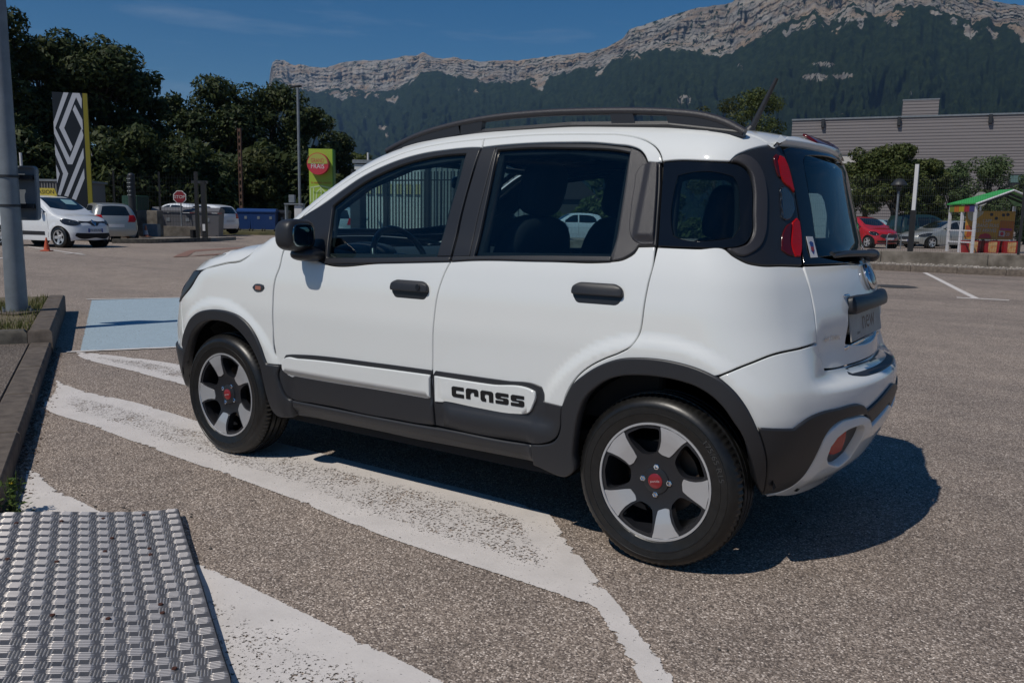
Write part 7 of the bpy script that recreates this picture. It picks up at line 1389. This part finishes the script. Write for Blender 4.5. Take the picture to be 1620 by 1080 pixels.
for k in range(2): y = .1+k*.6; m.add([(sx(0, y), y, ez-.02), (sx(Ws/2, y), y, rzg), (sx(Ws, y), y, ez-.02), (sx(Ws, y), y, ez-.12), (sx(Ws/2, y), y, rzg-.12), (sx(0, y), y, ez-.12)], [(0, 1, 4, 5), (1, 2, 3, 4)])
m.build('rafter', M['darkmetal'], sh_)
m = MB(); m.box((sx(0, Ds/2), Ds/2, .95), (.04, Ds, .05), rz=-math.atan2(.1, Ds)); m.box((sx(0, Ds/2), Ds/2, .45), (.05, Ds, .06), rz=-math.atan2(.1, Ds)); m.build('side_rail', M['postwhite'], sh_)
bcol = [(.16, .20, .03), (.42, .14, .02), (.36, .30, .02), (.30, .02, .03), (.05, .05, .16)]
for k, c in enumerate(bcol):
    y0_, y1_ = Ds-k*Ds/5, Ds-(k+1)*Ds/5; m = MB(); m.add([(sx(0, y0_)-.06, y0_, ez-.32), (sx(0, y1_)-.06, y1_, ez-.32), (sx(0, y1_)-.06, y1_, ez-.04), (sx(0, y0_)-.06, y0_, ez-.04), (sx(0, y0_)-.03, y0_, ez-.32), (sx(0, y1_)-.03, y1_, ez-.32), (sx(0, y1_)-.03, y1_, ez-.04), (sx(0, y0_)-.03, y0_, ez-.04)], [(0, 1, 2, 3), (7, 6, 5, 4), (0, 4, 5, 1), (3, 2, 6, 7)]); m.build('side_banner', mat('banner_print', c, .5), sh_)
# poster, on the back of the shelter
M['post_or'] = mat('poster_orange', (.50, .26, .04), .5); yp = .9; zt2, zb2 = AT(1575, 334, dps+yp)[2]-.15, AT(1575, 379, dps+yp)[2]-.15; x0p = .18; x1p = 2.42
po = empty('poster_board', 'orange advertising poster with white lettering and a phone picture, inside the trolley shelter', 'poster', (0, 0, 0)); po.parent = None
Mx = Matrix.Translation((c0[0], c0[1], .15)) @ Matrix.Rotation(ang, 4, 'Z'); po.matrix_world = Mx
hP = zt2-zb2; sP = (x1p-x0p)/835.; pp_ = lambda X, Y: (x0p+(X-25)*sP, zt2-(Y-268)*sP*1.0)
def pbox(nm, pts, mt, y): m = MB(); m.prism([pp_(*p) for p in pts], (0, yp-y, 0), (1, 0, 0), (0, 0, 1), (0, -.004, 0)); return m.build(nm, mt, po)
m = MB(); m.prism(rect(x0p, zb2, x1p, zt2), (0, yp+.03, 0), (1, 0, 0), (0, 0, 1), (0, -.03, 0)); m.build('board', M['post_or'], po)
pbox('printed_phone', rounded([(585, 700), (845, 712), (862, 425), (612, 415)], 20, 4), mat('phone_orange', (.40, .13, .02), .5), .002)
pbox('printed_band', [(625, 540), (822, 548), (820, 585), (620, 575)], mat('magenta_print', (.32, .03, .17), .5), .008)
pbox('printed_logo', [(608, 585), (706, 592), (704, 680), (606, 672)], M['conewhite'], .008); pbox('logo_red', oval(656, 634, 32, 32, 16), M['brandred'], .014)
pbox('printed_plate', [(40, 270), (312, 275), (300, 320), (215, 385), (120, 440), (60, 400), (38, 330)], mat('plate_print', (.45, .42, .34), .5), .002)
pbox('printed_fruit', [(20, 520), (70, 500), (150, 545), (140, 660), (90, 700), (40, 690), (60, 610)], mat('fruit_red', (.40, .09, .03), .5), .002)
pbox('printed_tomato', [(260, 700), (290, 655), (370, 630), (440, 640), (485, 690), (480, 718), (262, 712)], M['brandred'], .002)
for k, (X, Y) in enumerate(((452, 325), (538, 385), (655, 330), (730, 322))): pbox('printed_berry', oval(X, Y, 30, 26, 12), mat('berry_print', (.03, .03, .04), .5) if k == 0 else bpy.data.materials['berry_print'], .002)
for tx, X, Y, sz, sxx in (("L'APP", 385, 432, .22, .8), ('GRAND FRAIS', 385, 508, .22, .80), ('EST ARRIVÉE', 378, 586, .22, .80), ('120', 745, 645, .2, .8)):
    me = text_mesh(tx, sz); me.materials.clear(); me.materials.append(M['conewhite']); o = link('lettering', me, None, po); u, v = pp_(X, Y); o.location = (u, yp-.012, v); o.rotation_euler = (R(90), 0, 0); o.scale = (sxx, 1, 1)
for k, X in enumerate((110, 440, 770)):
    u, v = pp_(X, 745); lab = ['left', 'middle', 'right'][k]; e = empty('display_tub', '%s red display tub with a food picture, standing under the orange poster' % ['leftmost', 'middle', 'rightmost'][k], 'display tub', tuple(Mx @ Vector((u, yp-.3, 0))), ang, 'red display tubs under the poster')
    hh = v; m = MB(); w2 = .36; m.prism([(-w2*.82, hh-.62), (w2*.82, hh-.62), (w2, hh-.02), (-w2, hh-.02)], (0, 0, 0), (1, 0, 0), (0, 0, 1), (0, .4, 0)); m.build('tub', mat('tub_red', (.30, .012, .015), .4) if k == 0 else bpy.data.materials['tub_red'], e); m = MB(); m.prism(rounded([(-w2*.45, hh-.52), (w2*.55, hh-.52), (w2*.62, hh-.06), (-w2*.5, hh-.06)], .05, 3), (0, -.006, 0), (1, 0, 0), (0, 0, 1), (0, .004, 0)); m.build('printed_picture', noisy('food_print', (.50, .16, .04), (.55, .42, .20), 6, .5) if k == 0 else bpy.data.materials['food_print'], e)
    m = MB(); [m.box((s_*.24, .2, (hh-.62)/2), (.04, .3, hh-.62)) for s_ in (-1, 1)]; m.build('stand', M['blackm'], e)
p = BASE(1548, 48); zc = AT(1548, 315, 48)[2]; rsn = empty('round_sign', 'plain round white sign showing above the green shelter roof', 'sign', p); m = MB(); m.tube([(0, .06, 0), (0, .06, zc-p[2])], .05, 8); m.build('post', M['galv'], rsn); m = MB(); m.prism(oval(0, 0, .40, .40, 28), up*(zc-p[2]), pr, (0, 0, 1), pf*.04); m.build('disc', mat('cream_sign', (.40, .41, .36), .6), rsn)
# ================================================================== air
hz = MB(); xs_ = [v[0] for v in bpy.data.objects['mountain'].data.vertices.data.vertices] if False else None
mv = np.array([tuple(v.co) for v in bpy.data.objects['mountain'].data.vertices]); lo_, hi_ = mv.min(0)-30, mv.max(0)+15
lo_ = np.minimum(lo_, [-7600, -7600, -1.2]); hi_ = np.maximum(hi_, [7600, 7600, 60]); lo_[2] = -12
c_ = (lo_+hi_)/2; hz.box(tuple(c_), tuple(hi_-lo_)); hm = bpy.data.materials.new('air'); hm.use_nodes = True; t_ = hm.node_tree; t_.nodes.remove(t_.nodes['Principled BSDF'])
pv = t_.nodes.new('ShaderNodeVolumePrincipled'); pv.inputs['Color'].default_value = (.36, .62, 1, 1); pv.inputs['Density'].default_value = 5.6e-5; pv.inputs['Anisotropy'].default_value = .2; t_.links.new(pv.outputs[0], t_.nodes['Material Output'].inputs['Volume'])
tag(hz.build('haze', hm), kind='stuff')
